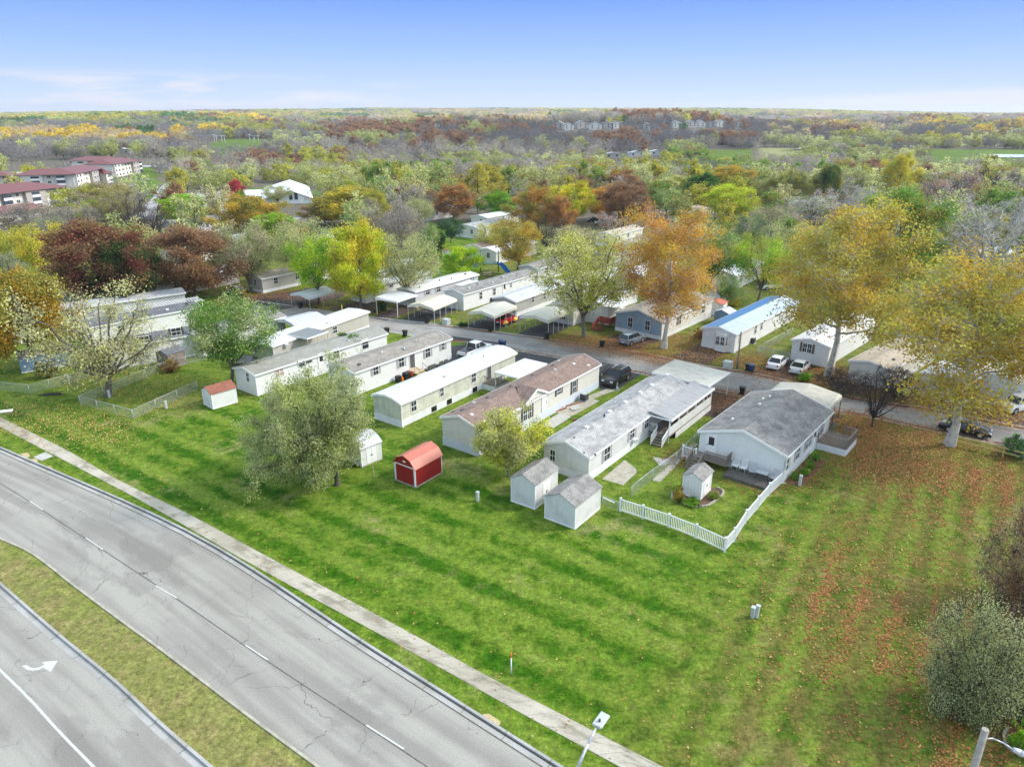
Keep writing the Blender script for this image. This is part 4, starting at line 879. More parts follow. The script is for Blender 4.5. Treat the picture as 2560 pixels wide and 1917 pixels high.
mb=MB(); mb.prism([(1.0,-.0),(1.5,-.75),(3.2,-.75),(3.7,-.0)],0.62,2.6,0,'z') if False else mb.add([(0,.4,z) for z in (.1,2.65)]+[(-.8,1.0,z) for z in (.1,2.65)]+[(-.8,2.4,z) for z in (.1,2.65)]+[(0,3.0,z) for z in (.1,2.65)],[(0,1,3,2),(2,3,5,4),(4,5,7,6),(1,7,5,3),(0,2,4,6)])
bay=mb.build('bay',white,h7b)
for u in (.6,1.35,2.1):
    mb=MB(); 
    if u==.6: P0,P1=(-.2,.6),(-.65,.92)
    elif u==1.35: P0,P1=(-.83,1.1),(-.83,1.65)
    else: P0,P1=(-.83,1.85),(-.83,2.35)
    d=Vector((P1[0]-P0[0],P1[1]-P0[1],0)).normalized(); nrm=Vector((-d.y,d.x,0)); c0=Vector((*P0,0));c1=Vector((*P1,0))
    if u!=.6: nrm=Vector((-1,0,0))
    else: nrm=Vector((-.6,-.8,0))
    c0+=nrm*.03;c1+=nrm*.03
    mb.add([c0+Vector((0,0,1.1)),c1+Vector((0,0,1.1)),c1+Vector((0,0,2.3)),c0+Vector((0,0,2.3))],[(0,1,2,3)]); wn=mb.build('window',glass,bay)
    mb=MB()
    for za,zb in ((1.05,1.1),(2.3,2.35),(1.68,1.72)): mb.bar(c0+Vector((0,0,(za+zb)/2)),c1+Vector((0,0,(za+zb)/2)),.08,zb-za)
    for c in (c0,c1,(c0+c1)/2): mb.cyl(c+Vector((0,0,1.05)),c+Vector((0,0,2.35)),.035,.035,4)
    mb.build('frame',trim,wn)
home('white home with brown shuttered end window behind the two white sedans',(2073,868),(2145,826),4.9,2.9,.6,.7,18.,white,mr_white,skirt,wins=[('N',2018,870,1.2,1.2,dict(shut=shut_b,double=True))],vents=2)
home('home with pale tan shingle roof half hidden by the golden sycamores',(2225,925),(2325,868),4.8,2.6,.5,.7,16.,cream,sh_lt,skirt,vents=2)
home('white roofed home glimpsed through the right sycamore leaves',(2420,960),(2510,905),5.,2.8,.5,.7,18.,white,mr_clean,skirt,vents=1)
home('white home at the right edge behind the sycamore',(2560,960),(2640,900),5.,2.8,.5,.7,18.,white,mr_clean,skirt,vents=1)
# further homes among the trees
MH='''beige home with tan roof and brown shutters beyond the leafy apron|654|697|772|687|5|2.8|beige|sh_lt
grey roofed home beside the power pole|1049|532|1112|513|4.6|2.9|white|sh_grey
grey roofed wide home facing a small lawn|1195|571|1240|540|8|2.9|cream|sh_pale
white roofed home with blue porch posts|1217|545|1250|528|6|2.9|cream|mr_clean
tan roofed home with one dark shuttered end window|1534|589|1570|566|5|2.9|cream|sh_lt
beige home half hidden by the orange sycamore crown|1562|620|1600|598|5|2.9|beige|sh_tan
grey roofed home behind the large yellow green tree|1538|642|1590|618|6|2.9|greyw|sh_grey
long white roofed home behind the blue board-sided home|1600|690|1680|655|5|2.8|white|mr_clean
white home with brown roof by the lime green tree|1205|620|1270|598|5|2.9|white|sh_brown
cream home behind the playground|1240|630|1302|609|5|2.8|cream|mr_clean
long low white roofed home right of the brown oak|1715|532|1790|510|6|2.8|cream|sh_lt
white roofed home behind the tall grey green tree|560|603|620|585|6|2.8|white|mr_silver
silver roofed home between the two brown maples|430|635|470|612|5|2.8|white|mr_clean
low grey roofed building below the far road|450|560|500|548|9|3.2|greyw|sh_grey
white roofed home behind the wide olive gold tree|770|603|830|585|5|2.8|white|mr_clean
white home far right behind the bare white sycamore|2520|655|2570|636|6|2.8|white|mr_clean
pale roofed home among the green trees above the blue roof|1990|650|2040|630|6|2.8|greyw|mr_clean
home with white roof behind the feathery green tree|1840|690|1890|668|5|2.8|white|mr_clean
small grey roofed home behind the mustard yellow tree|1345|672|1380|655|4.5|2.7|greyw|sh_grey
white roofed home left of the red off-road car|400|708|470|690|5|2.8|white|mr_clean
long home with white roof behind the bright green street trees|900|690|960|672|5|2.8|greyw|mr_clean
pale home with white roof behind the carport row|1460|715|1540|688|5|2.8|white|mr_clean'''
for ln in MH.split('\n'):
    q=ln.split('|'); home(q[0],(float(q[1]),float(q[2])),(float(q[3]),float(q[4])) if float(q[1])>float(q[3]) else None,float(q[5]),float(q[6]),.6,.6,None if float(q[1])>float(q[3]) else 16.,globals()[q[7]],globals()[q[8]],skirt,vents=2,gutter=False,
      wins=[('R',None,(3.,1.9),.9,1.1),('R',None,(8.,1.9),.9,1.1),('N',None,(2.2,1.8),.9,1.1)])
# ---- sheds
def shed(label,A,B,W,eave,rise,wall,roof,L_=None,door_side='N',trimm=None,base=None,prof=None,name='garden_shed',dw=1.2,ventm=None,ang=None,ov=.12,dh=1.75):
    a=G(*A,eave); b=G(*B,eave); an=math.atan2(b.y-a.y,b.x-a.x) if ang is None else ang; ln=L_ or (b-a).length
    root=thing(name,label,'shed',(a.x,a.y,0),an); prof=prof or [(0,eave),(W/2,eave+rise),(W,eave)]
    mb=MB(); mb.prism([(0,.12)]+[(y,z-.015) for y,z in prof]+[(W,.12)],0,ln); mb.build('wall',wall,root)
    sl=(prof[1][1]-prof[0][1])/(prof[1][0]-prof[0][0]); pr=[(-ov,prof[0][1]-min(sl,1)*ov)]+list(prof[1:-1])+[(W+ov,prof[-1][1]-min(sl,1)*ov)]
    mb=MB(); mb.sheet(pr,.05,-ov,ln+ov); mb.build('roof',roof,root)
    mb=MB(); mb.box(-.03,ln+.03,-.03,W+.03,0,.12); mb.build('base',base or trim,root)
    tm=trimm or trim; mb=MB()
    for x in (-.02,ln-.06):
        for y in (-.02,W-.06): mb.box(x,x+.08,y,y+.08,.12,eave-.03)
    mb.build('corner_trim',tm,root)
    W_,Lh=W,ln
    if door_side:
        u=W/2 if door_side in 'NF' else ln*.5
        for s_ in (-1,1):
            mb=MB(); c=u+s_*dw/4; wbox(mb,door_side,c-dw/4+.01,c+dw/4-.01,.16,.12+dh,.0,.03,W,ln); d=mb.build('door',tm if trimm is None else wall,root)
            mb=MB(); wbox(mb,door_side,u+s_*.06-.02,u+s_*.06+.02,.9,1.05,.03,.07,W,ln); mb.build('handle',dsteel,d)
    if ventm: mb=MB(); wbox(mb,'N',W/2-.16,W/2+.16,eave+rise*.3,eave+rise*.3+.16,.0,.03,W,ln); mb.build('vent',trim,root)
    return root
sa=shed('left grey-roofed siding shed of the pair at the end of the porch home',(1338,1212),(1392,1172),2.5,2.4,.65,dirty,sh_grey,3.7,'R')
sb=shed('front grey-roofed siding shed of the pair, nearest the white picket fence',(1439,1266),(1504,1215),3.0,2.15,.7,dirty,sh_grey,4.1,'L')
rs=shed('red barn-style shed with coral gambrel roof on the open lawn',(1037,1172),(1103,1136),2.6,1.95,.9,red,mr_red,3.6,None,vinyl,concd,[(0,1.95),(.45,2.55),(1.3,2.9),(2.15,2.55),(2.6,1.95)],ventm=1,name='barn_shed')
mb=MB(); mb.box(-.03,-.0,.08,2.5,1.84,1.94); mb.box(-.03,-.0,.08,.16,.14,1.84); mb.box(-.03,-.0,2.42,2.5,.14,1.84); mb.build('door_trim',vinyl,rs)
shed('small white shed with brown red shingle roof beside the chain link yard',(527,985),(577,970),2.3,1.9,.6,vwhite,sh_red,3.0,None,ang=AX-.1)
shed('brown plastic shed with slate grey roof behind the chain link yard',(418,888),(452,877),2.3,2.0,.5,shedbrown,sh_dark,2.6,'R',trimm=shedbrown,base=concd)
shed('blue shed with grey roof under the bronze tree at the left edge',(45,895),(118,884),3.,2.1,.5,bluewall,sh_grey,6.,None,trimm=bluewall)
shed('mossy white metal shed with grey roof under the spreading tree',(901,1122),(937,1108),3.2,2.0,.7,vwhite,mr_silver,2.4,'R',base=concd,prof=[(0,2.0),(.5,2.4),(1.6,2.7),(2.7,2.4),(3.2,2.0)])
s1=shed('small white garden shed with grey shingle roof inside the stone edged bed',(1756,1201),(1790,1168),1.75,1.95,.5,vwhite,sh_grey,2.3,'R',ventm=1)
shed('pale blue shed beside the left wall of the blue roofed home',(1822,785),(1842,776),2.4,2.,.45,bluewall,mr_silver,2.6,'N',trimm=bluewall)
shed('small white shed with orange red roof behind the blue board-sided home',(1808,762),(1816,756),2.8,2.,.35,vwhite,mr_red,2.6,'N')
shed('grey gabled shed with dark arched opening beside the white shed with the orange red roof',(1800,738),(1816,730),2.8,2.3,.5,greyw,sh_grey,3.,'N')
shed('dark shed with red roof left of the lime green tree',(1137,628),(1150,620),3.,2.1,.4,cream,mr_red,4.,'N')
shed('tall white shed with red railed steps left of the blue board-sided home',(1520,765),(1560,748),4.,3.2,.3,vwhite,mr_clean,6.,None,name='addition')
shed('white end addition attached to the charcoal roofed home by the brown shed',(308,872),(362,862),2.6,1.9,.5,white,sh_grey,4.,None,name='addition')
# ---- carports, canopies
def carport(label,A,B,W,h,rise,roof,L_=None,arch=True,posts=4,pm=None,side=False,name='carport',cat='carport',ang=None,fall=.0,lip=.0,rw=None,base_z=0.):
    a=G(*A,h); b=G(*B,h); an=math.atan2(b.y-a.y,b.x-a.x) if ang is None else ang; ln=L_ or (b-a).length
    root=thing(name,label,cat,(a.x,a.y,0),an)
    if arch: prof=[(0,h-.35),(.08,h-.05),(.35,h+.1),(W/2,h+rise),(W-.35,h+.1),(W-.08,h-.05),(W,h-.35)]
    else: prof=[(0,h),(W,h+fall)]
    mb=MB(); mb.sheet(prof,.05,0,ln); mb.build('roof',roof,root)
    if arch:
        mb=MB()
        for x in (-.03,ln): mb.prism([(0,h-.35),(.08,h-.05),(.35,h+.1),(W/2,h+rise),(W-.35,h+.1),(W-.08,h-.05),(W,h-.35),(W/2,h+rise-.42)],x,x+.03)
        mb.build('gable_trim',roof,root)
    else:
        mb=MB(); mb.box(0,ln,-.08,0,h-.12,h+.06); mb.box(-.05,0,-.08,W,h-.12,h+.06+fall*.5); mb.build('gutter',trim,root)
    for i in range(posts):
        x=.12+(ln-.24)*i/(posts-1)
        for y in (.05,W-.05):
            mb=MB(); mb.box(x-.035,x+.035,y-.035,y+.035,base_z,h-(.05 if y<1 else .05)+(fall if y>1 else 0)-(0.2 if arch else 0)); mb.build('post',pm or steel,root)
    if side: mb=MB(); mb.box(0,ln,.005,.025,1.0,h-.1); mb.build('side_panel',roof,root)
    return root
carport('flat white carport with gutter over a black driveway, left end of the carport row',(991.8,755.4),(1044.6,738),4.6,2.7,0,mr_clean,None,False,2,trim,fall=.25)
carport('cream gabled carport left of the green utility box',(1084.7,772.6),(1143,748.5),5.2,2.5,.55,mr_cream,None,True,5)
carport('cream gabled carport sheltering the red and yellow beetle-shaped car',(1236,792),(1293.6,766.9),5.0,2.5,.55,mr_cream,None,True,5)
carport('cream gabled carport strewn with leaves left of the large yellow green lawn tree',(1371,803.6),(1422.8,779.5),5.2,2.5,.55,mr_cream,None,True,5)
carport('curved white metal carport behind the bright green leaning tree',(772,745),(840,728),5.,2.2,.5,mr_clean,None,True,3)
carport('white arched metal carport beside the beige home',(734,812.8),(815,792),4.4,2.6,.4,mr_silver,None,True,3,side=True)
carport('flat white canopy roof between the scuffed white home and the brown roofed home',(1293.6,944.8),(1367,909),3.4,2.6,0,mr_clean,None,False,3,trim)
cp=carport('corrugated cream awning carport at the street end of the porch home',(1770.8,966.4),(1824.6,931.7),7.2,2.9,0,mr_ribx,None,False,2,trim,fall=.1)
carport('ribbed cream arched carport at the street end of the wide white home',(2072,1027),(2094,1003),7.,2.6,.6,mr_rib,5.4,True,3,dsteel)
carport('dark slatted patio roof on wooden posts over the beige home porch',(767.4,847),(820,828.8),3.9,3.0,0,mr_grey,None,False,3,woodl,name='patio_roof',cat='patio roof')
carport('white canopy over the red stained steps beside the blue board-sided home',(1552,771),(1570,758),3.4,3.2,0,mr_clean,4.5,False,2,trim,name='canopy',cat='canopy')
carport('small white awning on the grey walled home',(1160,716),(1196,703),2.,2.5,0,mr_clean,None,False,2,trim,name='awning',cat='awning')
# pergola over the left rooftops
pg=thing('pergola','pale slatted pergola beside the dark grey roof at left','pergola',tuple(G(318,780,2.9)*1.0)[:2]+(0,),R(40))
mb=MB()
for k in range(26): mb.box(k*.45,k*.45+.12,-.2,2.8,2.953,3.06)
mb.build('slats',trim,pg)
for k in (0,6,11.3):
    for y in (0,2.6): mb=MB(); mb.box(k,k+.1,y,y+.1,0,2.9); mb.build('post',trim,pg)
for y in (0,2.6): mb=MB(); mb.box(-.1,11.6,y,y+.1,2.82,2.95); mb.build('beam',trim,pg)
# ================================================================= PORCH, DECKS, FENCES
def steps(mb,x0,x1,y0,y1,z0,z1,n,axis='x',mi=0):   # treads going down from (x0|y0) to (x1|y1)
    for i in range(n):
        z=z1-(i+1)*(z1-z0)/(n+1)
        if axis=='x': a=x0+(x1-x0)*i/n; b=x0+(x1-x0)*(i+1)/n; mb.box(min(a,b),max(a,b)-.004,y0,y1,z-.05,z,mi)
        else: a=y0+(y1-y0)*i/n; b=y0+(y1-y0)*(i+1)/n; mb.box(x0,x1,min(a,b),max(a,b)-.004,z-.05,z,mi)
def railing(mb,p0,p1,h=.95,gap=.13,th=.035,cap=.09):
    p0=Vector(p0);p1=Vector(p1);l=(p1-p0).length; n=max(2,int(l/gap)); up=Vector((0,0,1))
    mb.bar(p0+up*h,p1+up*h,cap,.05); mb.bar(p0+up*.12,p1+up*.12,.05,.05)
    for i in range(1,n): q=p0.lerp(p1,i/n); mb.box(q.x-th/2,q.x+th/2,q.y-th/2,q.y+th/2,q.z+.15,q.z+h-.03)
def lpt(lo,px,py,z): return Vector((*lo.loc(G(px,py,z)),z))
# covered side porch of the long white home (parts of the home)
pr_=[lpt(l2,1622,1031.8,2.85),lpt(l2,1681.7,1050,2.6),lpt(l2,1787.4,972.5,2.6),lpt(l2,1734.5,955.9,2.9)]
px0=pr_[0].x; px1=pr_[2].x; pw=-pr_[1].y
mb=MB(); mb.sheet([(-pw,2.62),(.0,2.98)],.09,px0,px1); mb.build('porch_roof',metalroof('grey_rolled_porch_roof',(.33,.33,.33),1.0,.3,0,0),h2)
mb=MB(); mb.box(px0-.05,px1+.05,-pw-.06,-pw,2.48,2.74); mb.box(px0-.06,px0-.0,-pw,-.22,2.55,2.7); mb.build('porch_fascia',trim,h2)
mb=MB(); mb.box(px0+.1,px1-.1,-pw+.15,-.025,.66,.78); mb.build('porch_floor',wood,h2)
mb=MB(); mb.box(px0+1.7,px1-.1,-pw+.12,-pw+.15,.0,.66); mb.box(px0+.1,px0+.13,-pw+.15,-2.3,.0,.66); mb.build('porch_skirting',skirt,h2)
for i in range(6):
    x=px0+.15+(px1-px0-.35)*i/5; mb=MB(); mb.box(x-.06,x+.06,-pw+.16,-pw+.28,.78,2.6); mb.build('porch_post',trim,h2)
mb=MB(); mb.box(px0+.1,px1-.1,-pw+.18,-pw+.22,.79,1.75); mb.build('porch_side_panel',vwhite,h2)
mb=MB(); railing(mb,(px0+.15,-pw+.3,.78),(px0+.15,-2.35,.78)); mb.build('porch_railing',trim,h2)
mb=MB(); railing(mb,(px0+.15,-1.0,.78),(px0+.15,-.1,.78)); mb.build('porch_railing',trim,h2)
mb=MB(); steps(mb,px0+.1,px0-1.3,-2.2,-1.05,.0,.78,4); mb.build('porch_steps',wood,h2)
for y in (-2.25,-1.02): mb=MB(); mb.bar((px0+.1,y,1.6),(px0-1.25,y,1.0),.06,.1); mb.box(px0-1.3,px0-1.22,y-.04,y+.04,0,1.05); railing(mb,(px0+.05,y,.7),(px0-1.2,y,.02),.85); mb.build('stair_rail',trim,h2)
for k in range(2):
    r_=thing('porch_chair','dark chair on the covered porch'+(' nearest the steps' if k==0 else ' farther along the rail'),'chair'); w_=h2.matrix_basis @ Vector((px0+1.0+k*2.2,-1.1-.5*k,.78)); r_.location=w_; r_.rotation_euler=(0,0,a2+.5*k)
    mb=MB(); mb.box(-.3,.3,-.3,.3,.38,.46); mb.build('seat',dark,r_); mb=MB(); mb.bar((-.3,0,.45),(-.42,0,1.0),.6,.05,0,(1,0,0)); mb.build('backrest',dark,r_)
    for a_ in (-.27,.27):
        for b_ in (-.27,.27): mb=MB(); mb.cyl((a_,b_,0),(a_,b_,.4),.02,.02,6); mb.build('leg',dark,r_)
# window air conditioners
def aircon(lo,px,py,label,sz=.55):
    u,z=lo.onwall(px,py,'R',0); w_=lo.A+Vector((u*lo.c,u*lo.s,z)); r_=thing('window_air_conditioner',label,'air conditioner',w_,lo.a)
    mb=MB(); mb.box(-sz/2,sz/2,-.42,-.02,-.2,.2); mb.build('case',trim,r_,.02); mb=MB(); mb.box(-sz/2+.05,sz/2-.05,-.44,-.42,-.15,.15); mb.build('grille',trimg,r_)
aircon(l2,1582,1099,'white window air conditioner hanging from the grey-shuttered window'); 
aircon(l7,713,862,'white window air conditioner on the beige home',.6)
def condenser(px,py,label,c=dsteel):
    p=G(px,py); r_=thing('air_conditioning_unit',label,'air conditioning unit',p,AX); mb=MB(); mb.box(-.4,.4,-.4,.4,.08,.85); mb.build('casing',c,r_,.05); mb=MB(); mb.box(-.5,.5,-.5,.5,0,.08); mb.build('pad',conc,r_); mb=MB(); mb.cyl((0,0,.85),(0,0,.9),.33,.33,16); mb.build('fan_guard',steel,r_)
    for k in (0,1): pass
condenser(1460,1001,'grey condenser unit on the concrete path by the brown roofed home'); condenser(1880,858,'black condenser unit beside the blue roofed home'); condenser(1228,755,'grey condenser unit between the carport homes')
# side deck of the wide white home (its own structure)
dk=thing('wooden_deck','weathered wooden deck with railings and white skirting on the right of the wide white home','deck',h1.location.copy(),a1)
q=[lpt(l1,2033,1101,.85),lpt(l1,2095,1137,.85),lpt(l1,2121,1108,.85),lpt(l1,2090,1078,.85)]
dx0=q[0].x+.1; dx1=dx0+3.6; dy=-2.9
mb=MB()
for k in range(20): mb.box(dx0+k*.18,dx0+k*.18+.165,dy,-.05,.72,.77)
mb.build('floor',wood,dk)
mb=MB(); mb.box(dx0,dx1,dy,dy+.03,0,.7); mb.box(dx0,dx0+.03,dy+.03,-.05,0,.7); mb.box(dx1-.03,dx1,dy+.03,-.05,0,.7); mb.build('skirting',skirt,dk)
for a_,b_ in (((dx0+.05,-.1,.77),(dx0+.05,dy+.06,.77)),((dx0+.05,dy+.06,.77),(dx1-.05,dy+.06,.77)),((dx1-.05,dy+.06,.77),(dx1-.05,dy+1.3,.77)),((dx1-.05,-1.0,.77),(dx1-.05,-.1,.77))):
    mb=MB(); railing(mb,a_,b_,.95,.12,.045,.12); mb.build('railing',wood,dk)
for x,y in ((dx0+.05,dy+.06),(dx1-.05,dy+.06),(dx0+.05,-.1),(dx1-.05,dy+1.3)): mb=MB(); mb.box(x-.05,x+.05,y-.05,y+.05,.77,1.78); mb.build('post',wood,dk)
# back stoop of the wide white home
st=thing('wooden_stairs','weathered wooden stoop and stairs below the back door of the wide white home','stairs',h1.location.copy(),a1)
yb0,_z=l1.onwall(1765,1140,'N',0); y1_=8.3; y0_=4.9
mb=MB(); mb.box(-1.5,-.05,y0_,y1_,.66,.74); mb.build('landing',wood,st)
mb=MB(); steps(mb,-1.5,-3.0,y1_-1.2,y1_,0,.74,4); mb.build('steps',wood,st)
for a_,b_ in (((-.1,y0_+.05,.74),(-1.45,y0_+.05,.74)),((-1.45,y0_+.05,.74),(-1.45,y1_-1.25,.74)),((-1.5,y1_-1.25,.72),(-3.0,y1_-1.25,.0)),((-1.5,y1_-.03,.72),(-3.0,y1_-.03,.0))):
    mb=MB(); railing(mb,a_,b_,.95,.11,.045,.1); mb.build('railing',wood,st)
pt=MB(); 
for k in range(14): pt.box(-2.4+k*.17,-2.4+k*.17+.16,.15,4.75,.0,.3)
tag(pt.build('patio_deck',plain('mossy_dark_wood',(.1,.09,.075),.9,.4,3)),'low dark wooden patio deck along the gable wall of the wide white home','deck'); po=bpy.data.objects['patio_deck']; po.location=h1.location; po.rotation_euler=(0,0,a1)
def patio_chair(y,x,label,c=trim,rz=0,wide=.6):
    r_=thing('patio_chair',label,'chair',h1.matrix_basis@Vector((x,y,.3)),a1+math.pi+rz); s_=wide/2
    mb=MB(); mb.box(-.27,.27,-s_,s_,.38,.43); mb.build('seat',c,r_); mb=MB(); 
    for k in range(6): mb.bar((-.27-.0,-s_+.04+k*(wide-.08)/5,.43),(-.42,-s_+.04+k*(wide-.08)/5,1.05),.04,.03)
    mb.bar((-.42,-s_,1.05),(-.42,s_,1.05),.04,.05); mb.build('backrest',c,r_)
    for a_ in (-.25,.25):
        for b_ in (-s_+.03,s_-.03): mb=MB(); mb.cyl((a_,b_,0),(a_,b_,.4 if a_<0 else .6),.018,.018,6); mb.build('leg',c,r_)
    mb=MB(); mb.box(-.3,.27,-s_-.01,-s_+.04,.6,.64); mb.box(-.3,.27,s_-.04,s_+.01,.6,.64); mb.build('armrests',c,r_)
patio_chair(4.3,-.6,'white slatted patio chair nearest the stoop against the gable wall'); patio_chair(3.55,-.6,'white slatted patio chair beside the grey one against the gable wall')
patio_chair(2.6,-.7,'light grey patio armchair left of the glass patio table',steel,.2); patio_chair(.65,-.7,'light grey patio armchair right of the glass patio table',steel,-.3)
tb=thing('patio_table','glass topped patio table between two grey armchairs','table',h1.matrix_basis@Vector((-.9,1.65,.3)),a1)
mb=MB(); mb.box(-.4,.4,-.55,.55,.68,.71); mb.build('tabletop',steel,tb)
for a_ in (-.33,.33):
    for b_ in (-.48,.48): mb=MB(); mb.cyl((a_,b_,0),(a_,b_,.68),.02,.02,6); mb.build('leg',dsteel,tb)
# stone edging of the bed round the garden shed
ed=thing('garden_edging','curved stone block edging round the small white garden shed','edging'); c0=(G(1756,1262)+G(1745,1235))/2
pts=[G(x,y) for x,y in ((1680,1230),(1679,1246),(1695,1256),(1718,1264),(1745,1268),(1770,1265),(1790,1252),(1806,1238),(1809,1228),(1792,1219))]
k=0
for a_,b_ in zip(pts,pts[1:]):
    n=max(1,int((b_-a_).length/.3))
    for i in range(n):
        p=a_.lerp(b_,(i+.5)/n); d=(b_-a_).normalized(); mb=MB(); mb.bar(p-d*.13+Vector((0,0,.08)),p+d*.13+Vector((0,0,.08)),.18,.16); mb.build('stone_block',concd,ed,.02); k+=1
poly('flower_bed',None,.013,mulch,[p for p in pts])
ed2=thing('garden_edging','dark curved edging round the leafy plant in the bottom right corner','edging')
pts=[G(x,y) for x,y in ((2518,1820),(2508,1838),(2512,1860),(2530,1878),(2560,1890),(2600,1895))]
mb=MB()
for a_,b_ in zip(pts,pts[1:]): mb.bar(a_+Vector((0,0,.06)),b_+Vector((0,0,.06)),.14,.14)
mb.build('edging_strip',concd,ed2); poly('flower_bed',None,.013,mulch,pts+[G(2600,1800),G(2540,1800)])
# white picket fence
def picket(label,P,h=1.2,group=None):
    root=thing('picket_fence',label,'fence',(0,0,0),0,group)
    W_=[G(*p) for p in P]
    for i,p in enumerate(W_):
        mb=MB(); mb.box(p.x-.075,p.x+.075,p.y-.075,p.y+.075,0,h+.08); mb.box(p.x-.1,p.x+.1,p.y-.1,p.y+.1,h+.08,h+.12); mb.add([(p.x-.1,p.y-.1,h+.12),(p.x+.1,p.y-.1,h+.12),(p.x+.1,p.y+.1,h+.12),(p.x-.1,p.y+.1,h+.12),(p.x,p.y,h+.2)],[(0,1,4),(1,2,4),(2,3,4),(3,0,4)]); mb.build('post',vinyl,root)
        if i+1<len(W_):
            q=W_[i+1]; d=(q-p).normalized(); a_=p+d*.076;b_=q-d*.076; mb=MB(); u=Vector((0,0,1))
            mb.bar(a_+u*(h-.04),b_+u*(h-.04),.06,.09); mb.bar(a_+u*.15,b_+u*.15,.05,.1)
            n=int((b_-a_).length/.145)
            for k in range(1,n): c=a_.lerp(b_,k/n); mb.bar(c+u*.2,c+u*(h-.08),.075,.03,0,(d.x,d.y,0))
            mb.build('picket_panel',vinyl,root)
    return root
picket('white vinyl picket fence wrapping the yard of the wide white home',[(1550,1278),(1606,1296),(1671,1318),(1739,1345),(1811,1379),(1834,1354),(1863,1308),(1893,1273),(1921,1239),(1955,1208)])
picket('short white picket gate panel beside the wooden stoop',[(1706,1141),(1738,1151)])
# chain link fences
def chain(label,P,h=1.15,group=None,dark_=False):
    root=thing('chain_link_fence',label,'fence',(0,0,0),0,group); W_=[G(*p) for p in P]; u=Vector((0,0,1)); mesh=MB(); rail=MB(); mt=steel
    for a_,b_ in zip(W_,W_[1:]):
        l=(b_-a_).length; n=max(1,round(l/3)); d=(b_-a_)/l
        for i in range(n+1):
            p=a_+d*l*i/n
            if i<n or b_ is W_[-1]: mb=MB(); mb.cyl(p,p+u*(h+.03),.03,.03,6); mb.build('post',steel,root)
        rail.cyl(a_+u*h,b_+u*h,.025,.025,5)
        k=0.
        while k<l:
            for s_ in (-1,1):
                s0=k if s_>0 else k; e=k+s_*h; z0,z1=.03,h
                if e<0: z1=.03+(h-.03)*(k/h); e=0
                if e>l: z1=.03+(h-.03)*((l-k)/h); e=l
                p=a_+d*s0; q=a_+d*e; w_=.008; mesh.add([(p.x-w_*d.x,p.y-w_*d.y,z0),(p.x+w_*d.x,p.y+w_*d.y,z0),(q.x+w_*d.x,q.y+w_*d.y,z1),(q.x-w_*d.x,q.y-w_*d.y,z1)],[(0,1,2,3)])
            k+=.13
        for e,s_ in ((0,1),(l,-1)):
            k=.13
            while k<h:
                p=a_+d*e; q=p+d*s_*min(l,(h-k)); mesh.add([(p.x,p.y,k-.012),(p.x,p.y,k+.012),(q.x,q.y,h+.012 if h-k<l else k+l),(q.x,q.y,h-.012 if h-k<l else k+l)],[(0,1,2,3)]); k+=.13
    rail.build('top_rail',steel,root); mesh.build('wire_mesh',steel,root,fix=False); return root
chain('chain link fence round the bright green yard beside the brown roofed shed',[(494,975),(334,1048),(202,1012),(412,925),(518,900),(548,893)])
chain('chain link fence round the yard at the left edge below the blue shed',[(-80,978),(0,958+18),(75,984),(75,985),(173,958),(330,916)])
chain('chain link fence running between the porch home and the picket fenced yard',[(1578,1243),(1631,1200),(1690,1157),(1735,1112),(1745,1104)])
chain('low chain link piece joining the front siding shed to the picket fence',[(1506,1263),(1546,1277)],.9)
chain('chain link fence beside the blue roofed home by the white sedans',[(1980,838),(1893,885),(1972,902)])
chain('chain link fence behind the grey gabled shed',[(1770,800),(1815,785)])
pl=G(1506,1240,.4); 
mb=MB(); mb.bar(G(1508,1243,.35),G(1536,1256,.35),.12,.03); tag(mb.build('board',vinyl),'loose white plank leaning between the front shed and picket fence','plank')
# yellow rail fence and barrier
rf=thing('rail_fence','yellowed two-rail wooden fence along the street at the right','fence'); FP=[(2372,1109),(2449,1126),(2506,1141),(2570,1158),(2640,1176)]; W_=[G(*p) for p in FP]; u=Vector((0,0,1))
for p in W_: mb=MB(); mb.box(p.x-.06,p.x+.06,p.y-.06,p.y+.06,0,1.05); mb.build('post',woody,rf)
for a_,b_ in zip(W_,W_[1:]):
    for z in (.95,.5): mb=MB(); mb.bar(a_+u*z+Vector((0,-.08,0)),b_+u*z+Vector((0,-.08,0)),.05,.15); mb.build('rail',woody,rf)
gt=thing('barrier_gate','yellow painted swing barrier at the left end of the street','gate'); a_,b_=G(856,784),G(822,793); mb=MB(); mb.cyl(a_,a_+u*1.5,.09,.09,8); mb.build('post',yellow,gt); mb=MB(); mb.cyl(a_+u*.3,b_+u*.3,.07,.07,8); mb.build('barrier_arm',yellow,gt)
# red stained steps by the blue home
rd=thing('red_deck','red stained wooden steps and railing left of the blue board-sided home','stairs',G(1527,826),a1)
mb=MB(); mb.box(0,3.,.2,2.2,.9,1.0); mb.build('landing',woodred,rd)
for p0,p1 in (((0,.2,1),(0,2.2,1)),((0,.2,1),(3,.2,1)),((0,2.2,1.),(-2.2,2.2,0))): mb=MB(); railing(mb,p0,p1,.95,.1,.06); mb.build('railing',woodred,rd)
mb=MB(); steps(mb,0,-2,1.,2.1,0,1.,5); mb.build('steps',woodred,rd)
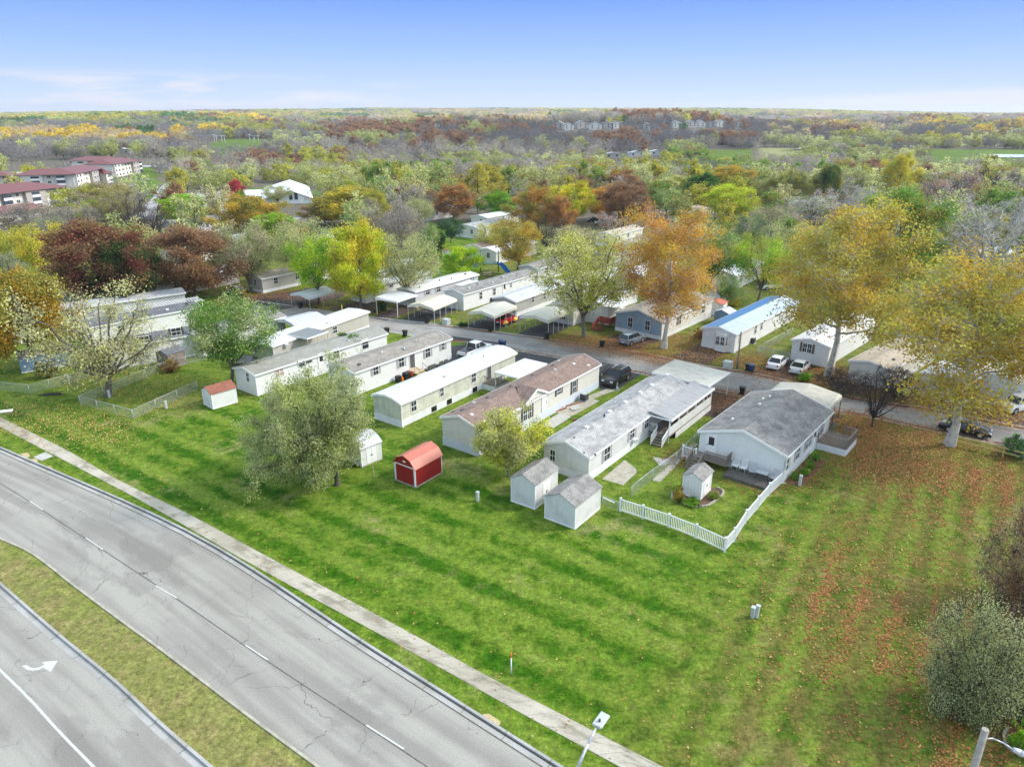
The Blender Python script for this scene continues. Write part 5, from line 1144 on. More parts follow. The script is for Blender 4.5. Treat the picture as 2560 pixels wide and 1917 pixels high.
# small landing deck of the scuffed home
sdk=thing('small_deck','small grey railed landing below the dark door of the scuffed white home','deck',h4.location.copy(),a4)
ux,_z=l4.onwall(1222,940,'R',0); mb=MB(); mb.box(ux-1.3,ux+1.3,-2.0,-.03,.7,.78); mb.build('floor',wood,sdk); mb=MB(); mb.box(ux-1.3,ux-1.27,-2.0,-.03,0,.69); mb.box(ux-1.3,ux+1.3,-2.0,-1.97,0,.69); mb.build('skirting',skirt,sdk)
mb=MB(); railing(mb,(ux-1.25,-.05,.78),(ux-1.25,-1.95,.78),.9,.3,.05); railing(mb,(ux-1.25,-1.95,.78),(ux+1.2,-1.95,.78),.9,.6,.05); mb.build('railing',wood,sdk)
# wooden steps and clutter by the tan grey home
wst=thing('wooden_steps','pale lumber steps with dark handrails below the dark door of the grey-shuttered home','stairs',h5.location.copy(),a5)
ux,_z=l5.onwall(1030,915,'R',0); mb=MB(); mb.box(ux-.8,ux+.8,-1.2,-.03,.68,.76); mb.build('landing',woodl,wst)
mb=MB(); steps(mb,ux-.8,ux+.8,-1.2,-2.6,0,.76,4,'y'); mb.build('steps',woodl,wst)
for x in (ux-.75,ux+.75): mb=MB(); mb.bar((x,-1.2,1.6),(x,-2.5,.9),.04,.04); mb.cyl((x,-1.2,.7),(x,-1.2,1.6),.02,.02,6); mb.cyl((x,-2.5,0),(x,-2.5,.9),.02,.02,6); mb.build('handrail',dsteel,wst)
gr=thing('grill','covered black barbecue grill beside the pale lumber steps','grill',h5.matrix_basis@Vector((ux-1.9,-.9,0)),a5); mb=MB(); mb.box(-.5,.5,-.35,.35,.1,1.0); mb.build('cover',black,gr,.1); mb=MB(); mb.box(.52,.8,-.3,.3,.3,.9); mb.build('side_shelf',p_red,gr)
gb=thing('tool_box','tan and black boxes stacked beside the covered grill','box',h5.matrix_basis@Vector((ux-3.2,-.7,0)),a5); mb=MB(); mb.box(-.3,.3,-.3,.3,0,.8); mb.build('box',black,gb,.03); mb=MB(); mb.box(.35,.7,-.3,.2,0,.5); mb.build('yellow_jug',orange,gb,.05)
for k,(x,l_) in enumerate(((ux+2.2,'nearest the lumber steps'),(ux+4.0,'middle'),(ux+4.9,'farthest from the lumber steps'))):
    r_=thing('outdoor_seat','dark wicker outdoor seat along the grey-shuttered home, '+l_,'chair',h5.matrix_basis@Vector((x,-1.1,0)),a5+math.pi/2); w_=.7 if k==0 else .35
    mb=MB(); mb.box(-.35,.35,-w_,w_,.0,.42); mb.build('seat',dark,r_,.03); mb=MB(); mb.box(-.42,-.3,-w_,w_,.42,.95); mb.build('backrest',dark,r_,.03)
# ================================================================= VEHICLES
def wheel(root,x,y,r,w,side):
    g=MB(); g.cyl((x,y-w/2,r),(x,y+w/2,r),r,r,20); o=g.build('wheel',rubber,root); g=MB(); yy=y+side*w/2; g.cyl((x,yy-side*.02,r),(x,yy+side*.012,r),r*.66,r*.62,14); g.build('rim',rim,o)
def car(label,px,py,ang,kind,mt,scale=1.,name=None,cat='car',loc=None,cover=False,m2=None):
    p=loc or G(px,py); root=thing(name or kind,label,cat,p,ang); root.scale=(scale,)*3
    D={'sedan':dict(l=4.7,w=1.8,wr=.33,wb=2.75,low=[(-2.35,.62),(-2.3,.85),(-1.75,.97),(-1.1,1.0),(.9,.98),(1.7,.86),(2.25,.7),(2.35,.5)],cab=[(-1.75,.98),(-1.05,1.38),(-.1,1.46),(.45,1.38),(1.15,.97)],h=1.45),
       'suv':dict(l=4.75,w=1.9,wr=.38,wb=2.85,low=[(-2.35,.6),(-2.36,1.05),(-2.2,1.12),(-1.,1.12),(1.,1.1),(1.95,1.02),(2.3,.9),(2.37,.6)],cab=[(-2.25,1.12),(-1.95,1.66),(-.2,1.74),(.35,1.68),(1.05,1.1)],h=1.74),
       'pickup':dict(l=5.8,w=2.0,wr=.42,wb=3.7,low=[(-2.9,.7),(-2.9,1.12),(-.85,1.12),(-.8,1.16),(1.3,1.15),(2.4,1.08),(2.8,.98),(2.9,.65)],cab=[(-.85,1.16),(-.7,1.84),(.4,1.9),(.8,1.84),(1.5,1.15)],h=1.9),
       'beetle':dict(l=4.1,w=1.5,wr=.33,wb=2.4,low=[(-2.0,.5),(-1.8,.85),(-1.3,1.02),(-.6,1.05),(.8,1.0),(1.4,.88),(1.8,.7),(2.0,.5)],cab=[(-1.5,.95),(-1.0,1.32),(-.3,1.5),(.3,1.46),(.85,1.0)],h=1.5)}[kind]
    w=D['w']/2; low=D['low']; zb=.28 if kind!='pickup' else .4; wx=D['wb']/2; wr=D['wr']
    def loft(prof,zlo,w0,w1,mb,mi=0,flatlo=None):
        n=len(prof); V=[]
        for x,z in prof:
            tf=1-.1*abs(x/(D['l']/2))**3; V+=[(x,-w0*tf,zlo),(x,-w0*tf,zlo+(z-zlo)*.62),(x,-w1*tf,z),(x,w1*tf,z),(x,w0*tf,zlo+(z-zlo)*.62),(x,w0*tf,zlo)]
        F=[(i*6+j,(i+1)*6+j,(i+1)*6+j+1,i*6+j+1) for i in range(n-1) for j in range(5)]+[tuple(range(6))[::-1],tuple(range(n*6-6,n*6))]+[((i+1)*6,i*6,i*6+5,(i+1)*6+5) for i in range(n-1)]
        mb.add(V,F,mi,True)
    mb=MB(); loft(low,zb,w,w*.9,mb)
    if cover: loft(D['cab'],low[3][1]-.1,w*.88,w*.7,mb)
    b_=mb.build('body',mt,root,0); md=b_.modifiers.new('b','BEVEL'); md.width=.05; md.segments=2; md.limit_method='ANGLE'; md.angle_limit=R(25)
    if not cover:
        cab=D['cab']; zc=cab[0][1]-.06
        V=[];n=len(cab)
        for i,(x,z) in enumerate(cab):
            t=(z-cab[0][1])/(D['h']-cab[0][1]); ww=w*(.9-.2*max(0,t)); V+=[(x,-ww,z),(x,ww,z)]
        # glass house: side glass, windscreen and rear glass
        g=MB(); S=[(cab[0][0],zc)]+[c for c in cab]+[(cab[-1][0],zc)]
        def wd(z): return w*(.9-.2*max(0,(z-cab[0][1])/(D['h']-cab[0][1])))
        g.add([(x,-wd(z),z) for x,z in cab],[tuple(range(n))]); g.add([(x,wd(z),z) for x,z in cab],[tuple(range(n))[::-1]])
        for a_,b2 in ((0,1),(n-2,n-1)): (xa,za),(xb,zb2)=cab[a_],cab[b2]; g.add([(xa,-wd(za),za),(xb,-wd(zb2),zb2),(xb,wd(zb2),zb2),(xa,wd(za),za)],[(0,1,2,3)])
        g.build('windows',carglass,root,fix=False)
        # roof skin and pillars
        g=MB(); top=cab[1:-1]; V=[]
        for x,z in top: V+=[(x,-wd(z)-.01,z-.01),(x,-wd(z)*.8,z+.045),(x,wd(z)*.8,z+.045),(x,wd(z)+.01,z-.01)]
        m_=len(top); g.add(V,[(i*4+j,(i+1)*4+j,(i+1)*4+j+1,i*4+j+1) for i in range(m_-1) for j in range(3)],0,True)
        for s_ in (-1,1):
            for a_,b2 in ((0,1),(n-2,n-1)): (xa,za),(xb,zb2)=cab[a_],cab[b2]; g.bar((xa,s_*wd(za),za),(xb,s_*wd(zb2),zb2),.09,.05)
            xm_=(cab[1][0]+cab[-2][0])/2-.05; zt=np.interp(xm_,[c[0] for c in cab],[c[1] for c in cab]); g.bar((xm_,s_*wd(cab[0][1])*1.0,cab[0][1]),(xm_,s_*(wd(zt)+.004),zt),.08,.04,0,(1,0,0))
            g.bar((cab[0][0]+.05,s_*(wd(cab[0][1])+.005),cab[0][1]+.01),(cab[-1][0]-.05,s_*(wd(cab[-1][1])+.005),cab[-1][1]+.01),.03,.05)
        g.build('roof',mt,root,0,True)
    for sx in (-1,1):
        for s_ in (-1,1): wheel(root,sx*wx,s_*(w-.12),wr,.24,s_)
    if kind=='beetle':
        for sx in (-1,1):
            for s_ in (-1,1):
                g=MB(); c=Vector((sx*wx,s_*(w-.02),wr)); V=[];
                for i in range(9): a_=math.pi*i/8; V+=[(c.x+math.cos(a_)*.52,c.y-s_*.2,c.z+math.sin(a_)*.5),(c.x+math.cos(a_)*.5,c.y+s_*.16,c.z+math.sin(a_)*.44)]
                g.add(V,[(2*i,2*i+2,2*i+3,2*i+1) for i in range(8)]+[tuple(range(1,18,2))],0,True); g.build('fender',m2,root)
    elif not cover:
        for sx in (-1,1):
            for s_ in (-1,1):
                g=MB(); c=Vector((sx*wx,s_*(w+.003),wr)); g.cyl((c.x,c.y-s_*.2,c.z),(c.x,c.y+s_*.004,c.z),wr+.07,wr+.07,20); g.build('wheel_arch',black,root)
    if cover: return root
    xe=D['l']/2; zf=low[-2][1]-.12; zr=low[1][1]-.12
    for s_ in (-1,1):
        g=MB(); g.box(xe-.22,xe-.02,s_*(w*.62)-.18,s_*(w*.62)+.18,zf-.08,zf+.1); g.build('headlight',lwh,root,.02)
        g=MB(); g.box(-xe-.0,-xe+.16,s_*(w*.74)-.11,s_*(w*.74)+.11,zr-.12,zr+.12); g.build('tail_light',lred,root,.02)
        g=MB(); g.box(.75,.9,s_*(w+.1)-.09,s_*(w+.1)+.09,low[4][1]-.02,low[4][1]+.14); g.build('mirror',mt,root,.02)
    g=MB(); g.box(xe-.12,xe+.04,-w*.85,w*.85,zb+.02,zb+.24); g.build('bumper',black if kind!='sedan' else mt,root,.04)
    g=MB(); g.box(-xe-.04,-xe+.12,-w*.85,w*.85,zb+.02,zb+.24); g.build('bumper',black if kind!='sedan' else mt,root,.04)
    g=MB(); g.box(xe-.07,xe+.0,-w*.4,w*.4,zf-.16,zf+.06); g.build('grille',dsteel,root)
    g=MB(); g.box(-xe-.06,-xe-.04,-.25,.25,zb+.28,zb+.42); g.build('number_plate',trim,root)
    if kind=='pickup': g=MB(); g.box(-2.8,-.95,-w*.78,w*.78,1.1,1.135); g.build('bed_cover',black,root)
    if kind=='suv':
        for s_ in (-1,1): g=MB(); g.bar((-1.8,s_*.6,1.78),(.1,s_*.6,1.83),.05,.05); g.build('roof_rail',steel,root)
    return root
up=AX; dn=AX+math.pi
car('white crew cab pickup truck parked on the driveway by the scuffed white home',1188,886,up,'pickup',p_white,1.,'pickup_truck','pickup truck')
car('black sport utility vehicle facing the camera beside the brown roofed home',1540,955,dn,'suv',p_black,1.02,'sport_utility_vehicle','car')
car('car under a dark cover behind the corner of the brown roofed home',1502,932,up,'sedan',p_cover,1.,'covered_car','car',cover=True)
car('silver blue sport utility vehicle parked in front of the blue board-sided home',1580,857,AX-.15,'suv',p_silver,.97,'sport_utility_vehicle','car')
car('white sedan on the left of the two parked side by side',1943,915,up,'sedan',p_white,1.,'sedan_car','car')
car('white sedan with red tail lamp, right one of the two parked together',1999,926,up,'sedan',p_sil,1.,'sedan_car','car')
_a=G(2350,1075);_b=G(2470,1100); car('black sedan driving on the street behind the right sycamore trunk',2410,1081,math.atan2(_b.y-_a.y,_b.x-_a.x),'sedan',p_black,1.03,'sedan_car','car')
car('white car half out of the photo at the right edge across the street',2537,1024,dn-.5,'suv',p_white,1.,'sport_utility_vehicle','car')
car('red and yellow beetle-shaped car under the gabled carport',1266,808,AX-.0,'beetle',p_red,1.1,'vintage_car','car',m2=p_yel)
car('red off-road car with dark top beside the orange brown maple',592,735,AX+1.4,'suv',p_red,.9,'off_road_car','car')
car('dark car parked by the tan roofed home among trees',1485,555,.3,'sedan',p_black,1.,'sedan_car','car')
car('silver pickup parked by the wide brown orange oak',1508,561,.1,'pickup',p_white,.95,'pickup_truck','pickup truck')
car('dark car right of the silver pickup by the wide brown orange oak',1525,562,.9,'sedan',p_black,.9,'sedan_car','car')
car('dark blue car in the church car park left of the red maple',595,497,.2,'sedan',p_blue,1.,'sedan_car','car')
car('second dark car in the church car park beside the blue one',592,492,.2,'sedan',p_black,1.,'sedan_car','car')
car('blue pickup parked beside the grass by the red roofed apartments',356,455,.2,'pickup',p_blue,1.,'pickup_truck','pickup truck')
car('white van on the far road above the apartments',404,419,1.2,'suv',p_white,1.2,'van','van')
car('white car on the bend of the far road',413,434,1.2,'sedan',p_white,1.,'sedan_car','car')
car('dark car on the far road at the left',72,431,.1,'sedan',p_red,1.,'sedan_car','car')
car('white car by the silver roofed homes left of centre',545,571,.2,'suv',p_white,1.,'sport_utility_vehicle','car')
car('white car under the trees above the blue roofed home',1925,722,.3,'sedan',p_white,1.,'sedan_car','car')
# ================================================================= STREET FURNITURE
def wbin(px,py,label,m_=black,rz=0,group='wheeled bins'):
    root=thing('wheeled_bin',label,'wheeled bin',G(px,py),AX+rz,group)
    mb=MB(); v=[];
    for z,s_ in ((.12,.22),(.95,.3)): v+=[(-s_,-s_,z),(s_,-s_,z),(s_,s_,z),(-s_,s_,z)]
    mb.add(v,[(3,2,1,0),(4,5,6,7),(0,1,5,4),(1,2,6,5),(2,3,7,6),(3,0,4,7)]); mb.build('bin_body',m_,root,.03)
    mb=MB(); mb.prism([(-.33,.96),(-.33,1.02),(0,1.08),(.36,1.02),(.36,.96)],-.34,.34,0,'y'); mb.build('lid',m_,root,.015)
    for y in (-.26,.26): mb=MB(); mb.cyl((-.24,y-.04,.13),(-.24,y+.04,.13),.13,.13,12); mb.build('wheel',rubber,root)
    mb=MB(); mb.cyl((-.4,-.25,.95),(-.4,.25,.95),.018,.018,6); mb.build('handle',m_,root)
wbin(968,836,'black wheeled bin at the near kerb behind the grey green roofed home'); wbin(1013,842,'black wheeled bin at the near kerb left of the pickup driveway')
wbin(1069,808,'black wheeled bin in front of the first gabled carport'); wbin(1227,829,'black wheeled bin in front of the carport with the red and yellow car'); wbin(1367,848,'black wheeled bin in front of the leaf strewn carport')
wbin(1505,868,'black wheeled bin left of the silver blue car'); wbin(1879,930,'navy blue wheeled bin beside the leafy driveway of the white sedans',bluepl); wbin(1869,927,'black wheeled bin touching the navy blue one')
wbin(1855,986,'black wheeled bin in the leaves between the two corrugated carports'); wbin(2350,1016,'black wheeled bin behind the right sycamore trunk'); wbin(752,770,'black wheeled bin beside the curved white carport')
wbin(1253,867,'dark blue wheeled bin behind the far end of the scuffed white home',bluepl); wbin(1259,869,'dark blue wheeled bin right beside its twin behind the scuffed white home',bluepl); wbin(572,738,'black wheeled bin left of the red off-road car'); wbin(1570,1085-2,'black wheeled bin beside the porch stairs') if 0 else None
def ubox(px,py,label,s_=(.9,1.1,.85),m_=greyb,name='utility_box'):
    root=thing(name,label,'utility box',G(px,py),AX); mb=MB(); mb.box(-s_[0]/2,s_[0]/2,-s_[1]/2,s_[1]/2,.06,s_[2]); mb.build('cabinet',m_,root,.04)
    mb=MB(); mb.box(-s_[0]/2-.05,s_[0]/2+.05,-s_[1]/2-.05,s_[1]/2+.05,0,.06); mb.build('base',conc,root)
    mb=MB(); mb.box(-s_[0]/2-.02,s_[0]/2+.02,-s_[1]/2-.02,s_[1]/2+.02,s_[2]-.1,s_[2]+.03); mb.build('lid',m_,root,.03); return root
ubox(1116,810,'grey utility box on the lawn right of the first gabled carport'); ubox(1819,918,'pale green utility box on the lawn left of the wooden pole')
for x,y,l_ in ((174,958,'inside the left chain link yard'),(274,994,'at the base of the half bare tree'),(416,1021,'against the fence of the bright green yard'),(1194,1252,'on the lawn between the red shed and siding sheds'),(1999,1214,'at the end of the mulch bed'),(1890,1543,'tilted in the open lawn, right one of two'),(1881,1543,'rounded in the open lawn, left one of two')):
    root=thing('utility_pedestal','small grey utility pedestal '+l_,'utility pedestal',G(x,y),AX); h_=.95 if x!=1999 else 1.1
    mb=MB(); mb.box(-.12,.12,-.12,.12,.0,h_-.15); mb.build('post',greyb,root,.02); mb=MB(); mb.box(-.15,.15,-.15,.15,h_-.15,h_); mb.build('cap',greyb,root,.04)
    if x>1880 and x<1900: root.rotation_euler=(.0,.15 if x>1885 else -.1,AX)
mp=thing('marker_post','white utility marker post with orange top beside the sidewalk','marker post',G(1278,1684)); mb=MB(); mb.cyl((0,0,0),(0,0,1.25),.04,.04,8); mb.build('post',vinyl,mp); mb=MB(); mb.cyl((0,0,1.25),(0,0,1.6),.045,.045,8); mb.cyl((0,0,1.6),(0,0,1.65),.045,.02,8); mb.build('orange_top',orange,mp)
mb=MB(); mb.box(-.04,.04,-.04,.04,0,1.1); o=mb.build('wooden_stake',woodl); o.location=G(934,1191); tag(o,'thin wooden stake right of the mossy white shed','stake')
# utility pole by the blue roofed home, two wooden poles with lines far behind
def pole(px,py,yt,label,r_=.14,arm=True,name='utility_pole'):
    b_=G(px,py); h_=hgt(b_,yt); root=thing(name,label,'pole',b_,.1); mb=MB(); mb.cyl((0,0,0),(0,0,h_),r_*1.3,r_,10); mb.build('pole',plain('pole_wood_'+str(px),(.28,.25,.21),.9,.2,3),root)
    if arm: mb=MB(); mb.box(-1.2,1.2,-.06,.06,h_-.6,h_-.45); mb.build('crossarm',wood,root)
    return b_+Vector((0,0,h_))
pole(1842,922,830,'leaning grey wooden pole in front of the blue roofed home',.1,False)
t1=pole(976,507,483,'wooden power pole left of the round brown orange tree'); t2=pole(1087,525,484,'wooden power pole beside the round brown orange tree'); t0=pole(1640,515,485,'wooden power pole hidden among the middle trees'); t3=pole(880,508,483,'wooden power pole behind the broad mustard olive maple')
wr=thing('power_lines','thin power lines strung between the wooden poles behind the park','power lines')
mb=MB()
for a_,b_ in ((t3,t1),(t1,t2),(t2,t0)):
    for dz in (-.1,-2.6):
        P=[a_.lerp(b_,k/10)+Vector((0,0,dz-2.2*(1-(2*k/10-1)**2)*((b_-a_).length/60))) for k in range(11)]
        for p,q in zip(P,P[1:]): mb.cyl(p,q,.05,.05,4,0,False)
mb.build('wires',steel,wr)
for i_,(x,y,yt) in enumerate(((390,440,391),(400,436,402),(418,500,466),(426,478,452),(40,434,405),(165,427,400),(4,450,427),(532,530,473),(432,445,400))):
    pole(x,y,yt,['tall pale lamp pole standing highest at the far road bend','short pole beside the tallest one at the road bend','wooden pole nearest along the far road','second wooden pole along the far road','white lamp pole left of the apartments','white lamp pole above the long apartment roof','white lamp pole at the very left edge','metal pole in the church car park','wooden pole right of the far road bend'][i_],.12,False,'lamp_pole')
# street lamps
def lamp(base,head,hz,label,wooden=False):
    root=thing('street_lamp',label,'street lamp',base); return root
hz=9.0; hd=G(1503,1799,hz); bs=Vector((hd.x-1.6,hd.y-2.3,0)); root=thing('street_lamp','grey street lamp with flat square head reaching over the sidewalk at the bottom','street lamp',bs)
v=hd-bs; mb=MB(); P=[Vector((0,0,0)),Vector((0,0,hz-2.6)),Vector((v.x*.12,v.y*.12,hz-1.6)),Vector((v.x*.35,v.y*.35,hz-.8)),Vector((v.x*.62,v.y*.62,hz-.3)),Vector((v.x*.85,v.y*.85,hz-.05))]
for k,(p,q) in enumerate(zip(P,P[1:])): mb.cyl(p,q,.11-.014*k,.1-.014*k,10)
mb.build('pole',steel,root)
d=Vector((v.x,v.y,0)).normalized(); s_=Vector((-d.y,d.x,0)); c=Vector((v.x,v.y,hz)); mb=MB(); mb.bar(c-d*.4,c+d*.38,.42,.13); mb.build('lamp_head',greyb,root,.04); mb=MB(); mb.cyl(c-d*.15+Vector((0,0,.06)),c-d*.15+Vector((0,0,.17)),.05,.05,8); mb.build('light_sensor',dsteel,root)
mb=MB(); mb.bar(c-d*.1-Vector((0,0,.08)),c+d*.3-Vector((0,0,.08)),.3,.03); mb.build('lens',lwh,root)
hz=9.0; hd=G(-2,1029,hz); root=thing('street_lamp','flat white street lamp head poking in at the left edge above the road','street lamp',Vector((hd.x-3,hd.y-1,0))); mb=MB(); mb.cyl((0,0,0),(0,0,hz-.3),.11,.08,10); mb.cyl((0,0,hz-.3),(2.6,.85,hz),.07,.05,8); mb.build('pole',steel,root); mb=MB(); mb.bar((2.5,.8,hz),(3.9,1.3,hz),.36,.12); mb.build('lamp_head',trim,root,.03)
hz=9.2; tp=G(2464,1822,hz); root=thing('street_lamp','weathered wooden pole with a small curved arm lamp at the lower right','street lamp',Vector((tp.x-.05,tp.y-.1,0)))
mb=MB(); mb.cyl((0,0,0),(.05,.1,hz),.17,.13,12); mb.build('pole',plain('grey_pole_wood',(.3,.27,.23),.9,.25,3),root)
lp=[Vector((.1,.1,hz-.5)),Vector((.4,.05,hz-.42)),Vector((.75,-.1,hz-.5)),Vector((1.05,-.25,hz-.65))]
mb=MB()
for p,q in zip(lp,lp[1:]): mb.cyl(p,q,.03,.03,8)
mb.build('arm',steel,root); mb=MB(); mb.cyl(lp[-1],lp[-1]+Vector((.25,-.1,-.08)),.08,.14,10); mb.cyl(lp[-1]+Vector((.25,-.1,-.08)),lp[-1]+Vector((.48,-.2,-.16)),.15,.07,10); mb.build('lamp_head',steel,root)
# trampoline beside the stained home, propane, satellite dishes, playground
tr=thing('trampoline','dark netted trampoline behind the grey green roofed home','trampoline',G(610,912)); mb=MB()
for k in range(16): a_=k*math.pi/8; b_=a_+math.pi/8; mb.cyl((1.8*math.cos(a_),1.8*math.sin(a_),.8),(1.8*math.cos(b_),1.8*math.sin(b_),.8),.06,.06,5)
mb.build('frame',dsteel,tr); mb=MB(); mb.cyl((0,0,.78),(0,0,.8),1.7,1.7,20); mb.build('mat',black,tr)
for k in range(6): a_=k*math.pi/3; mb=MB(); mb.cyl((1.8*math.cos(a_),1.8*math.sin(a_),0),(1.8*math.cos(a_),1.8*math.sin(a_),2.6),.03,.03,6); mb.build('pole',dsteel,tr)
def dish(p,label,s_=.35,rz=-1.2):
    root=thing('satellite_dish',label,'satellite dish',p,rz); mb=MB(); mb.cyl((0,0,0),(0,0,.35),.025,.025,6); mb.build('mast',steel,root)
    mb=MB(); c=Vector((0,0,.4)); mb.cyl(c,c+Vector((0,.12,.04)),.1,s_,16,0,False); mb.cyl(c,c+Vector((0,.01,0)),.1,.1,12); mb.build('reflector',steel,root); mb=MB(); mb.bar(c,c+Vector((0,.4,-.05)),.03,.03); mb.build('arm',steel,root)
dish(G(1542,981,2.95),'grey satellite dish on the left edge of the porch home roof')
dish(G(1098,689,2.6),'large pale satellite dish left of the playground',.9)
pg=thing('playground','blue and green playground tower with slides beyond the grey roofed homes','playground',G(1224,678)); pg.scale=(1.2,1.2,1.2)
for x in (-1.6,1.6):
    for y in (-1,1): mb=MB(); mb.cyl((x,y,0),(x,y,3.6),.08,.08,8); mb.build('post',playgreen,pg)
mb=MB(); mb.box(-1.7,1.7,-1.1,1.1,1.4,1.5); mb.build('platform',playgreen,pg)
for s_ in (-1,1):
    mb=MB(); P=[(s_*1.7,-.8,1.6),(s_*2.4,-1.5,1.2),(s_*3.,-2.3,.6),(s_*3.4,-3.0,.25)]
    for p,q in zip(P,P[1:]): mb.bar(p,q,.7,.06); mb.bar((p[0]-.3,p[1],p[2]+.15),(q[0]-.3,q[1],q[2]+.15),.06,.35); mb.bar((p[0]+.3,p[1],p[2]+.15),(q[0]+.3,q[1],q[2]+.15),.06,.35)
    mb.build('slide',playblue,pg)
for s_ in (-1,1): mb=MB(); mb.box(s_*1.62-.04,s_*1.62+.04,-1,1,1.5,2.3); mb.build('panel',playblue,pg)
pt=thing('picnic_table','pale wooden picnic table in front of the playground','picnic table',G(1218,690)); mb=MB(); mb.box(-.9,.9,-.38,.38,.72,.77); mb.build('tabletop',woodl,pt)
for y in (-.75,.75): mb=MB(); mb.box(-.9,.9,y-.14,y+.14,.42,.46); mb.build('bench_seat',woodl,pt)
for x in (-.6,.6): mb=MB(); mb.bar((x,-.7,0),(x,.25,.72),.06,.09); mb.bar((x,.7,0),(x,-.25,.72),.06,.09); mb.bar((x,-.75,.4),(x,.75,.4),.05,.08); mb.build('leg',woodl,pt)
# loose things on lawns
lg=thing('log_pile','small pile of dead branches on the lawn below the left chain link yard','branches',G(128,988)); mb=MB()
for k in range(9): a_=random.uniform(-.5,.5); x=random.uniform(-1,1); mb.cyl((x-.8,random.uniform(-.4,.4),.08),(x+.8,a_,.1+random.uniform(0,.2)),.06,.04,6)
mb.build('branches',barkd,lg)
bk=thing('brick_stack','low stack of orange bricks beside the concrete path','bricks',G(1438,1052)); mb=MB()
for i in range(3):
    for j in range(2): mb.box(-.25+j*.26,-.02+j*.26,-.1,.12,i*.09,i*.09+.085)
mb.build('bricks',sh_red,bk)
bk=thing('timber_offcuts','reddish timber edging pieces beside the gravel pile','timber',G(1412,1025)); mb=MB(); mb.bar((-1.2,-.6,.08),(.2,.5,.08),.2,.12); mb.bar((-1.0,-.2,.2),(-.2,.6,.2),.15,.1); mb.bar((.2,1.0,.08),(2.2,2.4,.08),.15,.1); mb.build('timber',sh_red,bk)
# ================================================================= APARTMENTS, CHURCH, FAR BUILDINGS
def apartment(label,P0,P1,depthm,floors=3,h=6.6,gableroof=False,recess=(.25,.75),rise=2.1):
    a_,b_=G(*P0),G(*P1); ln=(b_-a_).length; an=math.atan2(b_.y-a_.y,b_.x-a_.x); root=thing('apartment_building',label,'apartment building',a_,an); W=depthm
    mb=MB(); mb.box(0,ln,0,W,0,h); mb.build('wall',stucco,root)
    n=max(2,int(ln/9)); 
    for i in range(n):   # projecting bays with their own little hips
        if i%2: continue
        x0=ln*i/n; x1=ln*(i+1)/n; mb=MB(); mb.box(x0+.5,x1-.5,-1.3,-.01,0,h-.02); mb.build('bay',stuccog if i%4 else stucco,root)
    e=.7
    v=[(-e,-e-1.3,h),(ln+e,-e-1.3,h),(ln+e,W+e,h),(-e,W+e,h),(min(W,ln)*.45,W/2,h+rise),(ln-min(W,ln)*.45,W/2,h+rise)]
    mb=MB(); mb.add(v,[(0,1,5,4),(1,2,5),(2,3,4,5),(3,0,4),(3,2,1,0)]); mb.build('roof',mr_apt,root)
    for r_ in recess:
        x=ln*r_; mb=MB(); mb.box(x-1.6,x+1.6,-1.36,-1.2,0,h-.6); s2=mb.build('stair_shade_panel',aptdark,root)  # dark box on the front, its colour stands in for stairwell shade
        mb=MB()
        for k in range(1,floors): mb.box(x-1.6,x+1.6,-1.45,-1.36,k*h/floors-.15,k*h/floors+.7)
        mb.build('balcony_rail',trim,s2)
    k=0; nn2=max(3,int(ln/3.4))
    for f_ in range(floors):
        for i in range(nn2):
            x=ln*(i+.5)/nn2
            if any(abs(x-ln*r_)<2.6 for r_ in recess): continue
            z=f_*h/floors+.6; i2=int(x/ln*n); yy=-1.3 if i2%2==0 and abs(x-ln*i2/n-.5)>.2 else 0
            if i2%2==0 and not (ln*i2/n+1.2<x<ln*(i2+1)/n-1.2): continue
            mb=MB(); mb.box(x-.75,x+.75,yy-.08,yy-.005,z,z+1.2); w_=mb.build('window',trim,root); mb=MB(); mb.box(x-.62,x-.05,yy-.1,yy-.08,z+.1,z+1.1); mb.box(x+.05,x+.62,yy-.1,yy-.08,z+.1,z+1.1); mb.build('pane',glass,w_)
        for i in range(max(1,int(W/4.5))):
            y=W*(i+.5)/max(1,int(W/4.5)); z=f_*h/floors+.6; mb=MB(); mb.box(ln+.005,ln+.08,y-.7,y+.7,z,z+1.2); w_=mb.build('window',trim,root); mb=MB(); mb.box(ln+.08,ln+.1,y-.58,y+.58,z+.1,z+1.1); mb.build('pane',glass,w_)
    return root
apartment('farthest red roofed apartment block with two dark stair recesses',(179,432),(282,433),14,recess=(.3,.72))
apartment('red hip roofed apartment block at the right end of the complex beside the lawn',(284,444),(352,432),14,recess=(.95,))
apartment('long red roofed apartment block in the middle of the complex',(46,478),(187,474),15,recess=(.35,.8))
apartment('angled red roofed apartment wing behind the long middle block',(189,474),(262,455),14,recess=())
apartment('nearest large red roofed apartment block with dark balconies',(-60,545),(172,512),16,recess=(.32,.62,.86))
apartment('small red roofed apartment block at the left edge behind the nearest one',(-60,482),(34,478),14,recess=())
apartment('single storey red roofed garage row below the nearest apartments',(-40,566),(120,540),7,1,3.0,recess=(),rise=1.6)
apartment('small red roofed pavilion between the apartment blocks',(262,458),(284,456),9,1,4.5,recess=(),rise=1.8)
